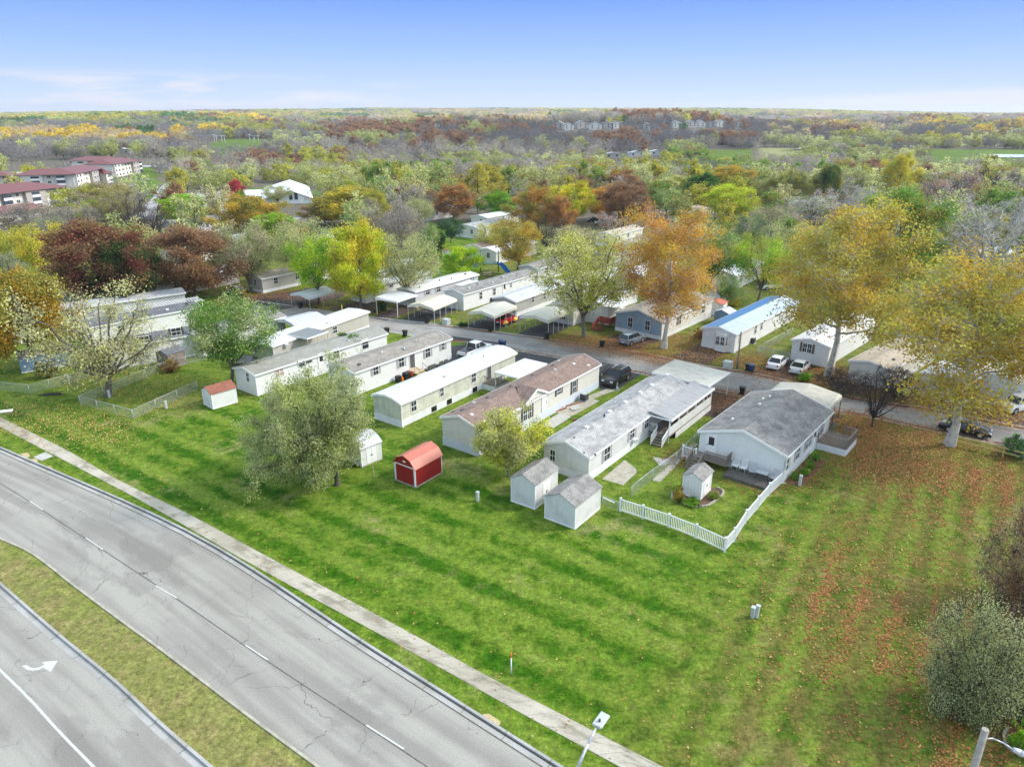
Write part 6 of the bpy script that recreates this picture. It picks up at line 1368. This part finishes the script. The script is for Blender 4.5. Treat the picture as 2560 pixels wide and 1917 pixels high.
# church hall
a_=G(660,512);b_=G(780,508); ln=(b_-a_).length; an=math.atan2(b_.y-a_.y,b_.x-a_.x); ch=thing('church_hall','white metal hall with broad low gable roof beside the red maple','hall',a_,an)
ev=hgt(a_,498); pk_=hgt((a_+b_)/2,477); dp_=46
mb=MB(); mb.add([(0,0,0),(ln,0,0),(ln,0,ev),(ln*.58,0,pk_),(0,0,ev)]+[(0,dp_,0),(ln,dp_,0),(ln,dp_,ev),(ln*.58,dp_,pk_),(0,dp_,ev)],[(0,1,2,3,4),(9,8,7,6,5),(0,4,9,5),(1,6,7,2),(0,5,6,1)]); mb.build('wall',siding('hall_metal_wall',(.68,.74,.8),.5,True,.05,.06),ch)
mb=MB(); e=.6; mb.add([(-e,-e,ev-.1),(ln*.58,-e,pk_+.15),(ln+e,-e,ev-.1),(-e,dp_+e,ev-.1),(ln*.58,dp_+e,pk_+.15),(ln+e,dp_+e,ev-.1)],[(0,1,4,3),(1,2,5,4)]); r_=mb.build('roof',metalroof('white_ribbed_hall_roof',(.8,.8,.8),1.,.05,0,1),ch); k=r_.modifiers.new('s','SOLIDIFY'); k.thickness=.25
mb=MB(); mb.box(-9,-.05,14,40,0,ev-.6); mb.build('side_wing',siding('wing_wall',(.6,.65,.7),.5,True,.05,.06),ch); mb=MB(); mb.box(-9.5,-.05,13.5,40.5,ev-.6,ev-.3); mb.build('wing_roof',mr_clean,ch)
for x in (ln*.57,ln*.68): mb=MB(); mb.box(x-.6,x+.6,-.1,-.01,1.5,4.); mb.build('window',glass,ch)
for x in (ln*.36,ln*.78): mb=MB(); mb.box(x-.7,x+.7,-.08,-.01,0,2.8); mb.build('door',trim,ch)
# houses on the wooded ridges
def farhouse(x,y,label,w=14,d_=10,h_=6,wallm=stuccog,roofm=sh_grey,rz=None,pitch=.22):
    p=GT(x,y)
    rz=random.uniform(-.4,.4) if rz is None else rz; root=thing('ridge_house',label,'house',(p.x,p.y,float(hill(p.x,p.y))),rz)
    mb=MB(); mb.box(-w/2,w/2,-d_/2,d_/2,-2,h_); mb.prism([(-w/2,h_),(0,h_+w*pitch),(w/2,h_)],-d_/2,d_/2,0,'y'); mb.build('wall',wallm,root)
    mb=MB(); e=.6
    mb.add([(-w/2-e,-d_/2-e,h_-.2),(0,-d_/2-e,h_+w*pitch+.2),(w/2+e,-d_/2-e,h_-.2),(-w/2-e,d_/2+e,h_-.2),(0,d_/2+e,h_+w*pitch+.2),(w/2+e,d_/2+e,h_-.2)],[(0,1,4,3),(1,2,5,4)]); r_=mb.build('roof',roofm,root); k=r_.modifiers.new('s','SOLIDIFY'); k.thickness=.3
    for k in (-.25,.25):
        for z in (1.2,h_-2.2): mb=MB(); mb.box(w*k-.8,w*k+.8,-d_/2-.08,-d_/2-.005,z,z+1.4); mb.build('window',glass,root)
TREECLEAR=[]
for i_,(x,y,w_,l_) in enumerate(((1397,322,22,'leftmost grey house on the wooded ridge'),(1420,326,20,'second grey house from the left on the wooded ridge'),(1452,322,24,'pale fronted house on the ridge'),(1487,324,26,'wide grey roofed house on the ridge'),(1515,323,24,'wide house on the ridge left of the rust oak'),(1540,322,20,'house on the ridge with pale gable'),(1612,325,18,'small house on the ridge right of the gap'),(1690,320,20,'white fronted house on the ridge'),(1725,319,20,'house with bright gable on the ridge'),(1748,319,22,'white house on the ridge at centre right'),(1775,320,20,'grey roofed ridge house'),(1798,318,22,'tall pale gabled ridge house'),(1845,320,18,'last house along the ridge at right'))):
    farhouse(x,y,l_,w_*.62,w_*.5,6,stucco if i_%2 else stuccog,sh_grey,[-.3,.2,.4,0,-.2,.3][i_%6])
for i_,(x,y,w_,l_,wm,rm) in enumerate(((465,327,34,'blue fronted hall on the left wooded slope',bluewall,mr_silver),(440,354,40,'pale roofed apartment row below the blue fronted hall',stucco,sh_pale),(410,350,30,'pale roofed building left of the apartment row',stucco,sh_pale),(372,345,26,'pale building in the yellow trees at left',stucco,mr_clean),(310,385,22,'low building behind the red roofed apartments',stuccog,mr_white),(1590,393,26,'long white warehouse in the middle woods',greyw,mr_silver),(1640,388,20,'white industrial shed right of the long warehouse',greyw,mr_silver),(1530,396,24,'low white building left of the long warehouse',stuccog,mr_silver),(845,328,30,'grey roofed building above the rust coloured oaks',stuccog,sh_grey),(985,322,20,'white roofed house above the rust coloured oaks',stucco,mr_clean),(1090,318,16,'small pale house above the dark ridge',stucco,sh_grey),(760,352,16,'white roofed shed beside the sports field',vwhite,mr_clean))):
    farhouse(x,y,l_,w_*.6,w_*.3,3.5,wm,rm,.1,.07)
# sports field lamps, tower, steeple, water
for i_,(x,l_) in enumerate(((537,'leftmost'),(543,'second from left'),(556,'third from left'),(563,'fourth from left'),(626,'fourth from right'),(635,'third from right'),(638,'second from right'),(647,'rightmost'))):
    b_=G(x,360); yt=337 if i_ in (0,4) else 340; h_=hgt(b_,yt); root=thing('sports_light','tall floodlight mast at the sports field, '+l_,'floodlight',b_,0,'floodlights at the sports field'); mb=MB(); mb.cyl((0,0,0),(0,0,h_),.22,.15,8); mb.build('mast',trim,root); mb=MB(); mb.box(-1.4,1.4,-.2,.2,h_-.5,h_+.3); mb.build('lamp_rack',trim,root)
for x,y,yt,l_ in ((259,285,266,'thin lattice radio mast on the skyline at left'),(1581,282,261,'thin radio mast on the skyline at centre right')):
    b_=G(x,292); b_.z=20; h_=hgt(b_,yt); mb=MB(); mb.cyl((0,0,20),(0,0,h_),1.4,.8,6); o=mb.build('radio_mast',steel); o.location=(b_.x,b_.y,0); tag(o,l_,'radio mast')
b_=G(385,320); z_=float(hill(b_.x,b_.y)); st=thing('church_steeple','tiny white church steeple among the left woods','steeple',(b_.x,b_.y,z_)); h_=hgt(b_,304)-z_; mb=MB(); mb.box(-2.5,2.5,-2.5,2.5,0,h_*.6); mb.build('tower',vwhite,st); mb=MB(); mb.cyl((0,0,h_*.6),(0,0,h_),3,.1,6); mb.build('spire',vwhite,st)
wm,t,b=newmat('river_water'); b.inputs['Base Color'].default_value=(.5,.55,.62,1); b.inputs['Roughness'].default_value=.25
for px in ([(2462,326.5),(2700,326),(2700,330),(2470,330)],[(2470,389),(2700,390),(2700,397),(2475,396)]):
    W_=[GT(x,y,.5) for x,y in px]; o=poly('water',None,0,wm,W_)
    for v_,p_ in zip(o.data.vertices,W_): v_.co.z=p_.z
rp=[(1985,398),(2005,385),(2022,375),(2030,362),(2024,345)]
ra=[GT(x,y) for x,y in rp]; strip('far_road',ra,[GT(x+11*(y-320)/60,y) for x,y in rp],max(p.z for p in ra)+.3,fr_,20)
# ================================================================= FALLEN LEAVES (scattered leaf sheets)
def leafattr(name):
    m,t,b=newmat(name); a=attr(t,'lc'); r_=nn(t,'ShaderNodeValToRGB'); L(t,a.outputs['Fac'],r_.inputs[0]); e=r_.color_ramp.elements
    e[0].position=0; e[0].color=(.14,.05,.015,1); e[1].position=1; e[1].color=(.5,.38,.13,1)
    for p_,c_ in ((.35,(.27,.1,.02,1)),(.65,(.37,.16,.04,1)),(.85,(.45,.25,.07,1))): k=e.new(p_); k.color=c_
    L(t,r_.outputs[0],b.inputs['Base Color']); b.inputs['Roughness'].default_value=.8; return m
lm_=leafattr('fallen_leaf_colours')
def scatter(px,n,dens=None,world=None):
    W_=world or [G(*p) for p in px]; x0,x1=min(p.x for p in W_),max(p.x for p in W_); y0,y1=min(p.y for p in W_),max(p.y for p in W_)
    X=rng.uniform(x0,x1,n*3); Y=rng.uniform(y0,y1,n*3); k=inpoly(None,X,Y,W_); X,Y=X[k],Y[k]
    if dens is not None: d=dens(X,Y); k=rng.uniform(size=len(X))<d; X,Y=X[k],Y[k]
    return X[:n],Y[:n]
def nz2(x,y,s,seed=0):
    r_=np.random.default_rng(seed); v=np.zeros(x.shape)
    for k in range(5): a=r_.uniform(0,6.28); f=s*(1.0+k*.7); v+=np.sin((x*math.cos(a)+y*math.sin(a))*f+r_.uniform(0,6.28))/(1+k*.4)
    return v/2.6
ca,sa_=math.cos(AX+.06),math.sin(AX+.06)
def rows(x,y):
    c=-x*sa_+y*ca+.8*nz2(x,y,.12,5); c=c+.35*nz2(x,y,.9,11); r_=(.5+.5*np.sin(c*2*math.pi/2.3))**2.2; return np.clip(r_*np.clip(nz2(x,y,.3,3)*1.3+.7,0,1)*np.clip(nz2(x,y,.09,6)*1.2+.9,.2,1)*1.3+.02,0,1)
XX=[];YY=[];LC=[]
def addl(P,lo=0,hi=1): XX.append(P[0]);YY.append(P[1]);LC.append(rng.uniform(lo,hi,len(P[0])))
RL=[(1985,1230),(2110,1140),(2130,1040),(2330,1082),(2600,1160),(2620,1960),(1900,1960),(1850,1400)]
addl(scatter([(2075,1230),(2120,1120),(2330,1082),(2600,1160),(2620,1960),(2150,1960),(2010,1600),(2030,1400)],60000,rows),.0,.72); addl(scatter(RL,9000,rows),.0,.8); addl(scatter(RL,8000,lambda x,y:np.clip(.25+.6*nz2(x,y,.2,8),.05,1)),.3,1)
addl(scatter([(2110,1140),(2125,1030),(2330,1080),(2600,1160),(2600,1220),(2300,1200),(2120,1200)],13000,lambda x,y:np.clip(.5+.7*nz2(x,y,.3,9),.05,1)),.1,.95)
addl(scatter([(2090,1050),(2110,1030),(2210,1048),(2160,1110),(2135,1150),(2120,1120)],3500),.1,.8)
addl(scatter([(2240,1600),(2600,1400),(2600,1960),(2330,1960)],7000,lambda x,y:np.clip(.3+.8*nz2(x,y,.5,4),0,1)),.1,.9)
addl(scatter([(0,1040),(330,1060),(1000,1480),(1800,1400),(1950,1960),(1400,1960),(0,1150)],700),.5,1)
addl(scatter([(0,990),(330,1050),(330,1130),(0,1080)],2500),.85,1)
for q,n,a_,b_ in (([(1480,1010-130),(1660,905),(1560,850),(1440,835),(1350,850)],9000,.1,.9),([(1600,905),(1760,925),(1830,870),(1800,850),(1660,830)],8000,.1,1),([(1850,930),(1965,950),(1900,880),(1820,900)],4000,.1,.8),([(1960,955),(2200,1005),(2230,960),(2050,900)],9000,.05,.6),([(2200,1010),(2560,1070),(2560,1010),(2230,960)],9000,.3,1),
    ([(560,760),(760,745),(700,710),(560,700)],8000,.1,.8),([(690,775),(1000,800),(1100,760),(800,720)],6000,.2,.9),([(1765,1040),(1860,985),(1850,970),(1800,990),(1755,1030)],3500,.05,.7),([(1655,1170),(1720,1150),(1740,1130),(1700,1120)],900,.1,.7),([(1790,1190),(1900,1225),(1985,1200),(1860,1195)],800,.1,.7),
    ([(1965,1210),(2020,1150),(2070,1148),(2020,1212)],1500,.05,.6),([(1490,860),(1600,885),(1620,850),(1540,835)],1800,.1,.8),([(0,900),(330,1050),(640,990),(300,900)],3500,.6,1)):
    addl(scatter(q,n),a_,b_)
# along the street edges
for P_,off,n in ((stU,(-.1,.9),7000),(stL,(-.9,.5),4500)):
    A_2=np.array([(p.x,p.y) for p in P_ if p.x>-12]); i=rng.integers(0,len(A_2)-1,n); t=rng.uniform(size=n)[:,None]; p=A_2[i]*(1-t)+A_2[i+1]*t; d=A_2[i+1]-A_2[i]; d/=np.linalg.norm(d,axis=1)[:,None]; o=rng.normal(size=n)*.3*(off[1]-off[0])/2+(off[0]+off[1])/2
    XX.append(p[:,0]+-d[:,1]*-o); YY.append(p[:,1]+d[:,0]*-o); LC.append(rng.uniform(.02,.6,n))
st_in=[G(*q) for q in ((640,770),(1100,835),(1600,905),(2100,1010),(2560,1095))]
JT=np.concatenate([np.full(len(a),.05 if i<1 or i>=len(XX)-2 else 1.4) for i,a in enumerate(XX)]); X=np.concatenate(XX);Y=np.concatenate(YY);lc=np.concatenate(LC)
X=X+rng.normal(size=len(X))*JT; Y=Y+rng.normal(size=len(X))*JT; k=(Y>20)&((sdist(kerbN)(X,Y)>.3)); X,Y,lc=X[k],Y[k],lc[k]
n=len(X); sz=rng.uniform(.05,.105,n); a=rng.uniform(0,6.28,n); P=np.stack([X,Y,np.full(n,.045)],1)
u=np.stack([np.cos(a),np.sin(a),rng.normal(size=n)*.25],1)*sz[:,None]; v=np.stack([-np.sin(a),np.cos(a),rng.normal(size=n)*.25],1)*sz[:,None]*.7
V=np.stack([P-u,P+v,P+u,P-v],1).reshape(-1,3); me=mesh_np('fallen_leaves',V,np.arange(4*n).reshape(-1,4),[lm_],None,lc)
o=bpy.data.objects.new('fallen_leaves',me); C.objects.link(o); tag(o,'orange and tan fallen leaves scattered over lawns and street edges','fallen leaves',None,'stuff')
# leaves lying on roofs of the leaf strewn home
# ================================================================= THE WOODS
def zonecol(px,py,r_):
    """kind and colours of a tree of the woods, by where it stands"""
    def pick(*w):
        t=r_.random()*sum(a for a,_ in w)
        for a,k in w:
            t-=a
            if t<=0: return k
        return w[-1][1]
    G_=('far_bare','grey','dgrey'); G2=('far_bare','tan','grey'); W_=('far_bare','white','grey'); O=('far_loose','olive','sage'); S=('far_loose','sage','pale'); Ru=('far_full','rust','brown'); B=('far_full','brown','rust'); Y_=('far_full','gold','yell'); Ye=('far_full','yg','olive'); D_=('far_full','dgreen','green'); Pc=('far_loose','peach','tan'); T_=('far_loose','tan','grey'); Gr=('far_full','olive','green'); BR=('far_loose','bronze','olive')
    if py<292: return pick((3,Ye),(2,Pc),(2,T_),(2,D_),(1,G_),(.8,Y_),(.5,Ru))
    if py<318:
        if px<700: return pick((2,S),(3.4,Ye),(1.6,D_),(2,G_),(1.2,Y_),(.5,Ru))
        if px<1400: return pick((2.5,T_),(2.4,Ye),(1.5,Pc),(1.5,D_),(1.5,G2),(.6,Ru))
        return pick((2.5,G2),(2,T_),(1.5,Ru),(1.2,Ye),(1.2,Pc),(2,G_),(.8,D_))
    if py<348:
        if px<560: return pick((5,G_),(1,O),(.4,Y_),(.5,D_))
        if px<820: return pick((3,G_),(2,Ye),(1,O),(1,Ru),(.5,Pc))
        if px<1290: return pick((3,Ru),(4,B),(1,O),(4,G_))
        if px<1900: return pick((9,G_),(1,B),(.3,Ru),(.4,D_))
        return pick((3,G_),(2,G2),(1,Pc),(.8,Ye),(.6,Y_),(.7,Ru))
    if py<372:
        if px<470: return pick((4,Pc),(3,Y_),(1,Ye),(1,Ru))
        if px<850: return pick((4,G_),(2,S),(1,O))
        if px<1250: return pick((2.5,Ru),(3.5,B),(3.5,G_),(1,O))
        if px<1900: return pick((8,G_),(.8,Ru),(.4,S))
        return pick((5,G_),(2,G2),(.6,S),(.5,Ye))
    if py<402:
        if px<850: return pick((7,G_),(2,T_),(1,S),(.5,O))
        if px<1900: return pick((6,G_),(3,G2),(1.2,O),(.7,S),(.3,Ru),(.8,W_))
        return pick((4,G_),(1,Ru),(2,O),(1,S),(.5,BR))
    if py<450:
        if px<420: return pick((6,G_),(2,T_),(1,O))
        if px<900: return pick((3.5,G2),(1.5,G_),(1.5,O),(1.5,B),(.6,Gr),(.6,S),(1,Ye),(.6,W_))
        if px<1500: return pick((4,G2),(2.4,O),(.8,S),(.6,Gr),(2.4,T_),(.6,BR),(2.5,G_))
        return pick((2.6,O),(1.8,S),(2,G_),(.9,Ru),(.5,B),(.8,Gr),(1.5,G2),(1.4,Ye),(1.5,T_),(.5,BR))
    if px<420: return pick((3,G_),(2,T_),(2,O),(1,Ye),(.6,S))
    return pick((3.2,S),(2,O),(2.2,Ye),(2,T_),(1,G2),(.8,Gr),(.4,BR),(.3,Ru))
def clear_mask(x,y):
    m=np.zeros(x.shape,bool)
    for F in FIELDS: m|=inpoly(None,x,y,[GT(*q) for q in F])
    for F in ([(330,560),(372,500),(395,470),(420,440),(395,424),(0,444),(0,410),(440,410),(452,440),(440,470),(425,510),(395,560)],[(1972,402),(1998,384),(2014,374),(2018,344),(2040,344),(2046,366),(2030,384),(2012,402)]): m|=inpoly(None,x,y,[GT(*q) for q in F])
    return m
# individual trees of the woods: the nearest ones one can tell apart
r_=random.Random(5); indiv=[]
tp_=np.array(TREEPOS); hp=[(o.location.x,o.location.y) for o in bpy.data.objects if o.parent is None and o.get('category') in ('mobile home','apartment building','hall','house')]
house_boxes=[]
for o in bpy.data.objects:
    if o.parent is None and o.get('category') in ('mobile home','apartment building','hall','house','shed','carport'):
        for c in o.children:
            if c.name.split('.')[0] in('wall','roof') and c.type=='MESH':
                vs=[v.co for v in c.data.vertices]; house_boxes.append((o.location.copy(),o.rotation_euler.z,min(v.x for v in vs)-2,max(v.x for v in vs)+2,min(v.y for v in vs)-3,max(v.y for v in vs)+2)); break
def hits_house(x,y,pad=0):
    for l,a,x0,x1,y0,y1 in house_boxes:
        dx=x-l.x;dy=y-l.y
        if dx*dx+dy*dy>4900: continue
        u=dx*math.cos(a)+dy*math.sin(a); v=-dx*math.sin(a)+dy*math.cos(a)
        if x0-pad<u<x1+pad and y0-pad<v<y1+pad: return True
    return False
def visible_roof_block(x,y,h,pad=6):
    """would a tree here stand right in front of a far building"""
    for l,a,x0,x1,y0,y1 in house_boxes:
        d=math.hypot(l.x,l.y)
        if d<250: continue
        c=(x0+x1)/2; lx=l.x+math.cos(a)*c; ly=l.y+math.sin(a)*c; hw=(x1-x0)/2
        dy=ly-y
        if 0<dy<70+d*.08:
            if abs(x*ly/max(y,1)-lx)<hw*.9: return True
    return False
LBL={'far_bare':'leafless grey tree','far_loose':'thin-leaved autumn tree','far_full':'full-crowned autumn tree'}
CN=dict(grey='grey',tan='tan',white='pale white',olive='olive',sage='sage green',rust='rust coloured',brown='brown',gold='golden',yg='yellow green',dgreen='dark green',peach='peach coloured',bronze='bronze')
cells={}
def far_enough(x,y,d):
    i,j=int(x//15),int(y//15)
    for a_ in (i-1,i,i+1):
        for b_ in (j-1,j,j+1):
            for q in cells.get((a_,b_),()):
                if (q[0]-x)**2+(q[1]-y)**2<d*d: return False
    return True
def reg(x,y): cells.setdefault((int(x//15),int(y//15)),[]).append((x,y))
for a_,b_,c_ in TREEPOS: reg(a_,b_)
cnt=0; tries=0
cand=[]
while len(cand)<9000 and tries<200000:
    tries+=1; px=r_.uniform(-150,2710); d=math.sqrt(r_.uniform(150**2,480**2)); az_=math.atan2((px-1280)/FPX,1/math.cos(PITCH*.4)); x=d*math.sin(az_); y=d*math.cos(az_); cand.append((d,x,y))
cand.sort(); cx=np.array([c[1] for c in cand]); cy=np.array([c[2] for c in cand]); cm=clear_mask(cx,cy); ds=sdist(stU)(cx,cy)
for (d,x,y),m_,s_ in zip(cand,cm,ds):
    if cnt>=225: break
    if m_ or s_<14 or hits_house(x,y,1): continue
    q=project((x,y,0))
    if q is None: continue
    inpark=(400<q[0]<2560 and q[1]>505)
    if not far_enough(x,y,13 if inpark else 9.): continue
    if inpark and r_.random()<.35: continue
    if q[1]>700: continue
    if q[1]>455 and q[0]<1300 and not(q[0]<330) and not q[1]>600: 
        if r_.random()<.55: continue
    if visible_roof_block(x,y,10): continue
    if 160<q[0]<360 and 445<q[1]<560 and False: continue
    key,c1,c2=zonecol(q[0],q[1],r_); reg(x,y); cnt+=1
    hi={'far_bare':'airy','far_loose':'airy','far_full':'maple'}[key] if d<0 else key
    s1=r_.uniform(.75,1.2) if d>240 else r_.uniform(.6,1.0)
    g=CN[c1]+' '+LBL[key]
    put_tree('woodland_tree',key,r_.randrange(3),(x,y,float(hill(x,y))-.3),s1*r_.uniform(.9,1.1),s1*r_.uniform(.95,1.25),r_.uniform(0,6.28),[v*r_.uniform(.85,1.2) for v in PAL[c1]],PAL[c2],g+' standing in the woods beyond the park','tree',g+'s in the woods beyond the park')
# the woods beyond, as one mass
PX=[];PY=[];RT=[];SC=[];IX=[];T1=[];T2=[]
base_keys=[('far_full',0),('far_full',1),('far_full',2),('far_loose',0),('far_loose',1),('far_bare',0),('far_bare',1),('far_bare',2)]
rings=[(190,330,8.0,1.0),(330,620,7.6,1.05),(620,1000,9.0,1.15),(1000,1700,11,1.35),(1700,3000,16,1.7),(3000,5200,26,2.3),(5200,9000,48,3.2)]
for d0,d1,sp,sc_ in rings:
    az_m=R(41) if d0>300 else R(43); area=az_m*(d1*d1-d0*d0); N=int(area/(sp*sp))
    dd=np.sqrt(rng.uniform(d0*d0,d1*d1,N)); aa=rng.uniform(-az_m,az_m,N); x=dd*np.sin(aa); y=dd*np.cos(aa); z=hill(x,y); cm=clear_mask(x,y)
    for i in range(N):
        if cm[i]: continue
        q=project((x[i],y[i],z[i]))
        if q is None: continue
        if d0<600:
            if not far_enough(x[i],y[i],7.5): continue
            if q[1]>505 and q[0]>380: continue
            if hits_house(x[i],y[i],2): continue
            if visible_roof_block(x[i],y[i],10): continue
            if q[1]>455 and q[0]<1300: 
                if r_.random()<.5: continue
            reg(x[i],y[i])
        elif d0<2000 and (hits_house(x[i],y[i],4) or visible_roof_block(x[i],y[i],10)): continue
        # clumps of like colour
        jx=q[0]+r_.gauss(0,14); key,c1,c2=zonecol(jx,q[1]+r_.gauss(0,3.),random.Random(int((x[i]*.9+y[i]*.2)//(22+dd[i]*.02))*7919+int(y[i]//(26+dd[i]*.03))) if r_.random()<.72 else r_)
        ks=[k for k,(a_,_) in enumerate(base_keys) if a_==key]; IX.append(r_.choice(ks)); s=sc_*r_.uniform(.75,1.2)*(1.0 if key!='far_bare' else 1.05)
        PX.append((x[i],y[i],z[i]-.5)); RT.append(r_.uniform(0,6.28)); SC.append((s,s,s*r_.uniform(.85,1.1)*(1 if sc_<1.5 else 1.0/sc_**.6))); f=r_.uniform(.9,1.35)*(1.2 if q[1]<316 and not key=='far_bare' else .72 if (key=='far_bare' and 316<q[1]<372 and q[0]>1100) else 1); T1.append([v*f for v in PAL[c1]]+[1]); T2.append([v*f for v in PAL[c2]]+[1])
print('woods',len(PX))
me=bpy.data.meshes.new('woods'); me.from_pydata(PX,[],[])
def pa(nm,ty,arr,f):
    a=me.attributes.new(nm,ty,'POINT'); a.data.foreach_set(f,np.asarray(arr,np.int32 if ty=='INT' else np.float32).ravel())
pa('rot','FLOAT',RT,'value'); pa('scl','FLOAT_VECTOR',SC,'vector'); pa('idx','INT',IX,'value'); pa('tint','FLOAT_COLOR',T1,'color'); pa('tint2','FLOAT_COLOR',T2,'color')
wo=bpy.data.objects.new('distant_woods',me); C.objects.link(wo); tag(wo,'mixed autumn woods covering the valley and hills to the horizon','woods',None,'stuff')
ng=bpy.data.node_groups.new('woods','GeometryNodeTree'); ng.interface.new_socket('Geometry',in_out='INPUT',socket_type='NodeSocketGeometry'); ng.interface.new_socket('Geometry',in_out='OUTPUT',socket_type='NodeSocketGeometry')
gi=ng.nodes.new('NodeGroupInput'); go_=ng.nodes.new('NodeGroupOutput'); jn=ng.nodes.new('GeometryNodeGeometryToInstance')
# the eight tree shapes come from eight trees that stand in the scene
def src(key,v):
    me_=KIND[key][0][v]
    for o in bpy.data.objects:
        if o.type=='MESH' and o.data==me_: return o
    o=bpy.data.objects.new('woodland_tree',me_); C.objects.link(o); o.location=(150+v*9,290,0); o['tint']=list(PAL['olive']); o['tint2']=list(PAL['tan']); return tag(o,LBL[key]+' standing in the woods beyond the park','tree')
for key,v in reversed(base_keys):
    oi=ng.nodes.new('GeometryNodeObjectInfo'); oi.inputs['Object'].default_value=src(key,v); oi.inputs['As Instance'].default_value=True; oi.transform_space='ORIGINAL'; ng.links.new(oi.outputs['Geometry'],jn.inputs[0])
ip=ng.nodes.new('GeometryNodeInstanceOnPoints'); ng.links.new(gi.outputs[0],ip.inputs['Points']); ng.links.new(jn.outputs[0],ip.inputs['Instance']); ip.inputs['Pick Instance'].default_value=True
def na_(nm,ty):
    a=ng.nodes.new('GeometryNodeInputNamedAttribute'); a.data_type=ty; a.inputs['Name'].default_value=nm; return a.outputs[0]
ng.links.new(na_('idx','INT'),ip.inputs['Instance Index']); ng.links.new(na_('scl','FLOAT_VECTOR'),ip.inputs['Scale'])
cx_=ng.nodes.new('ShaderNodeCombineXYZ'); ng.links.new(na_('rot','FLOAT'),cx_.inputs[2]); ng.links.new(cx_.outputs[0],ip.inputs['Rotation']); ng.links.new(ip.outputs[0],go_.inputs[0])
md=wo.modifiers.new('woods','NODES'); md.node_group=ng
# ================================================================= THE AIR
hz_=MB(); hz_.box(-7500,7500,-60,10500,-15,90); ho=hz_.build('haze',[]); ho['kind']='stuff'; ho['label']='thin pale autumn haze in the air over the valley'; ho['category']='haze'
hm=bpy.data.materials.new('haze_air'); hm.use_nodes=True; t=hm.node_tree; t.nodes.clear(); o_=nn(t,'ShaderNodeOutputMaterial'); v_=nn(t,'ShaderNodeVolumePrincipled'); v_.inputs['Color'].default_value=(.82,.88,1,1); v_.inputs['Density'].default_value=.0001; v_.inputs['Anisotropy'].default_value=.2; t.links.new(v_.outputs[0],o_.inputs['Volume'])
ho.data.materials.append(hm)
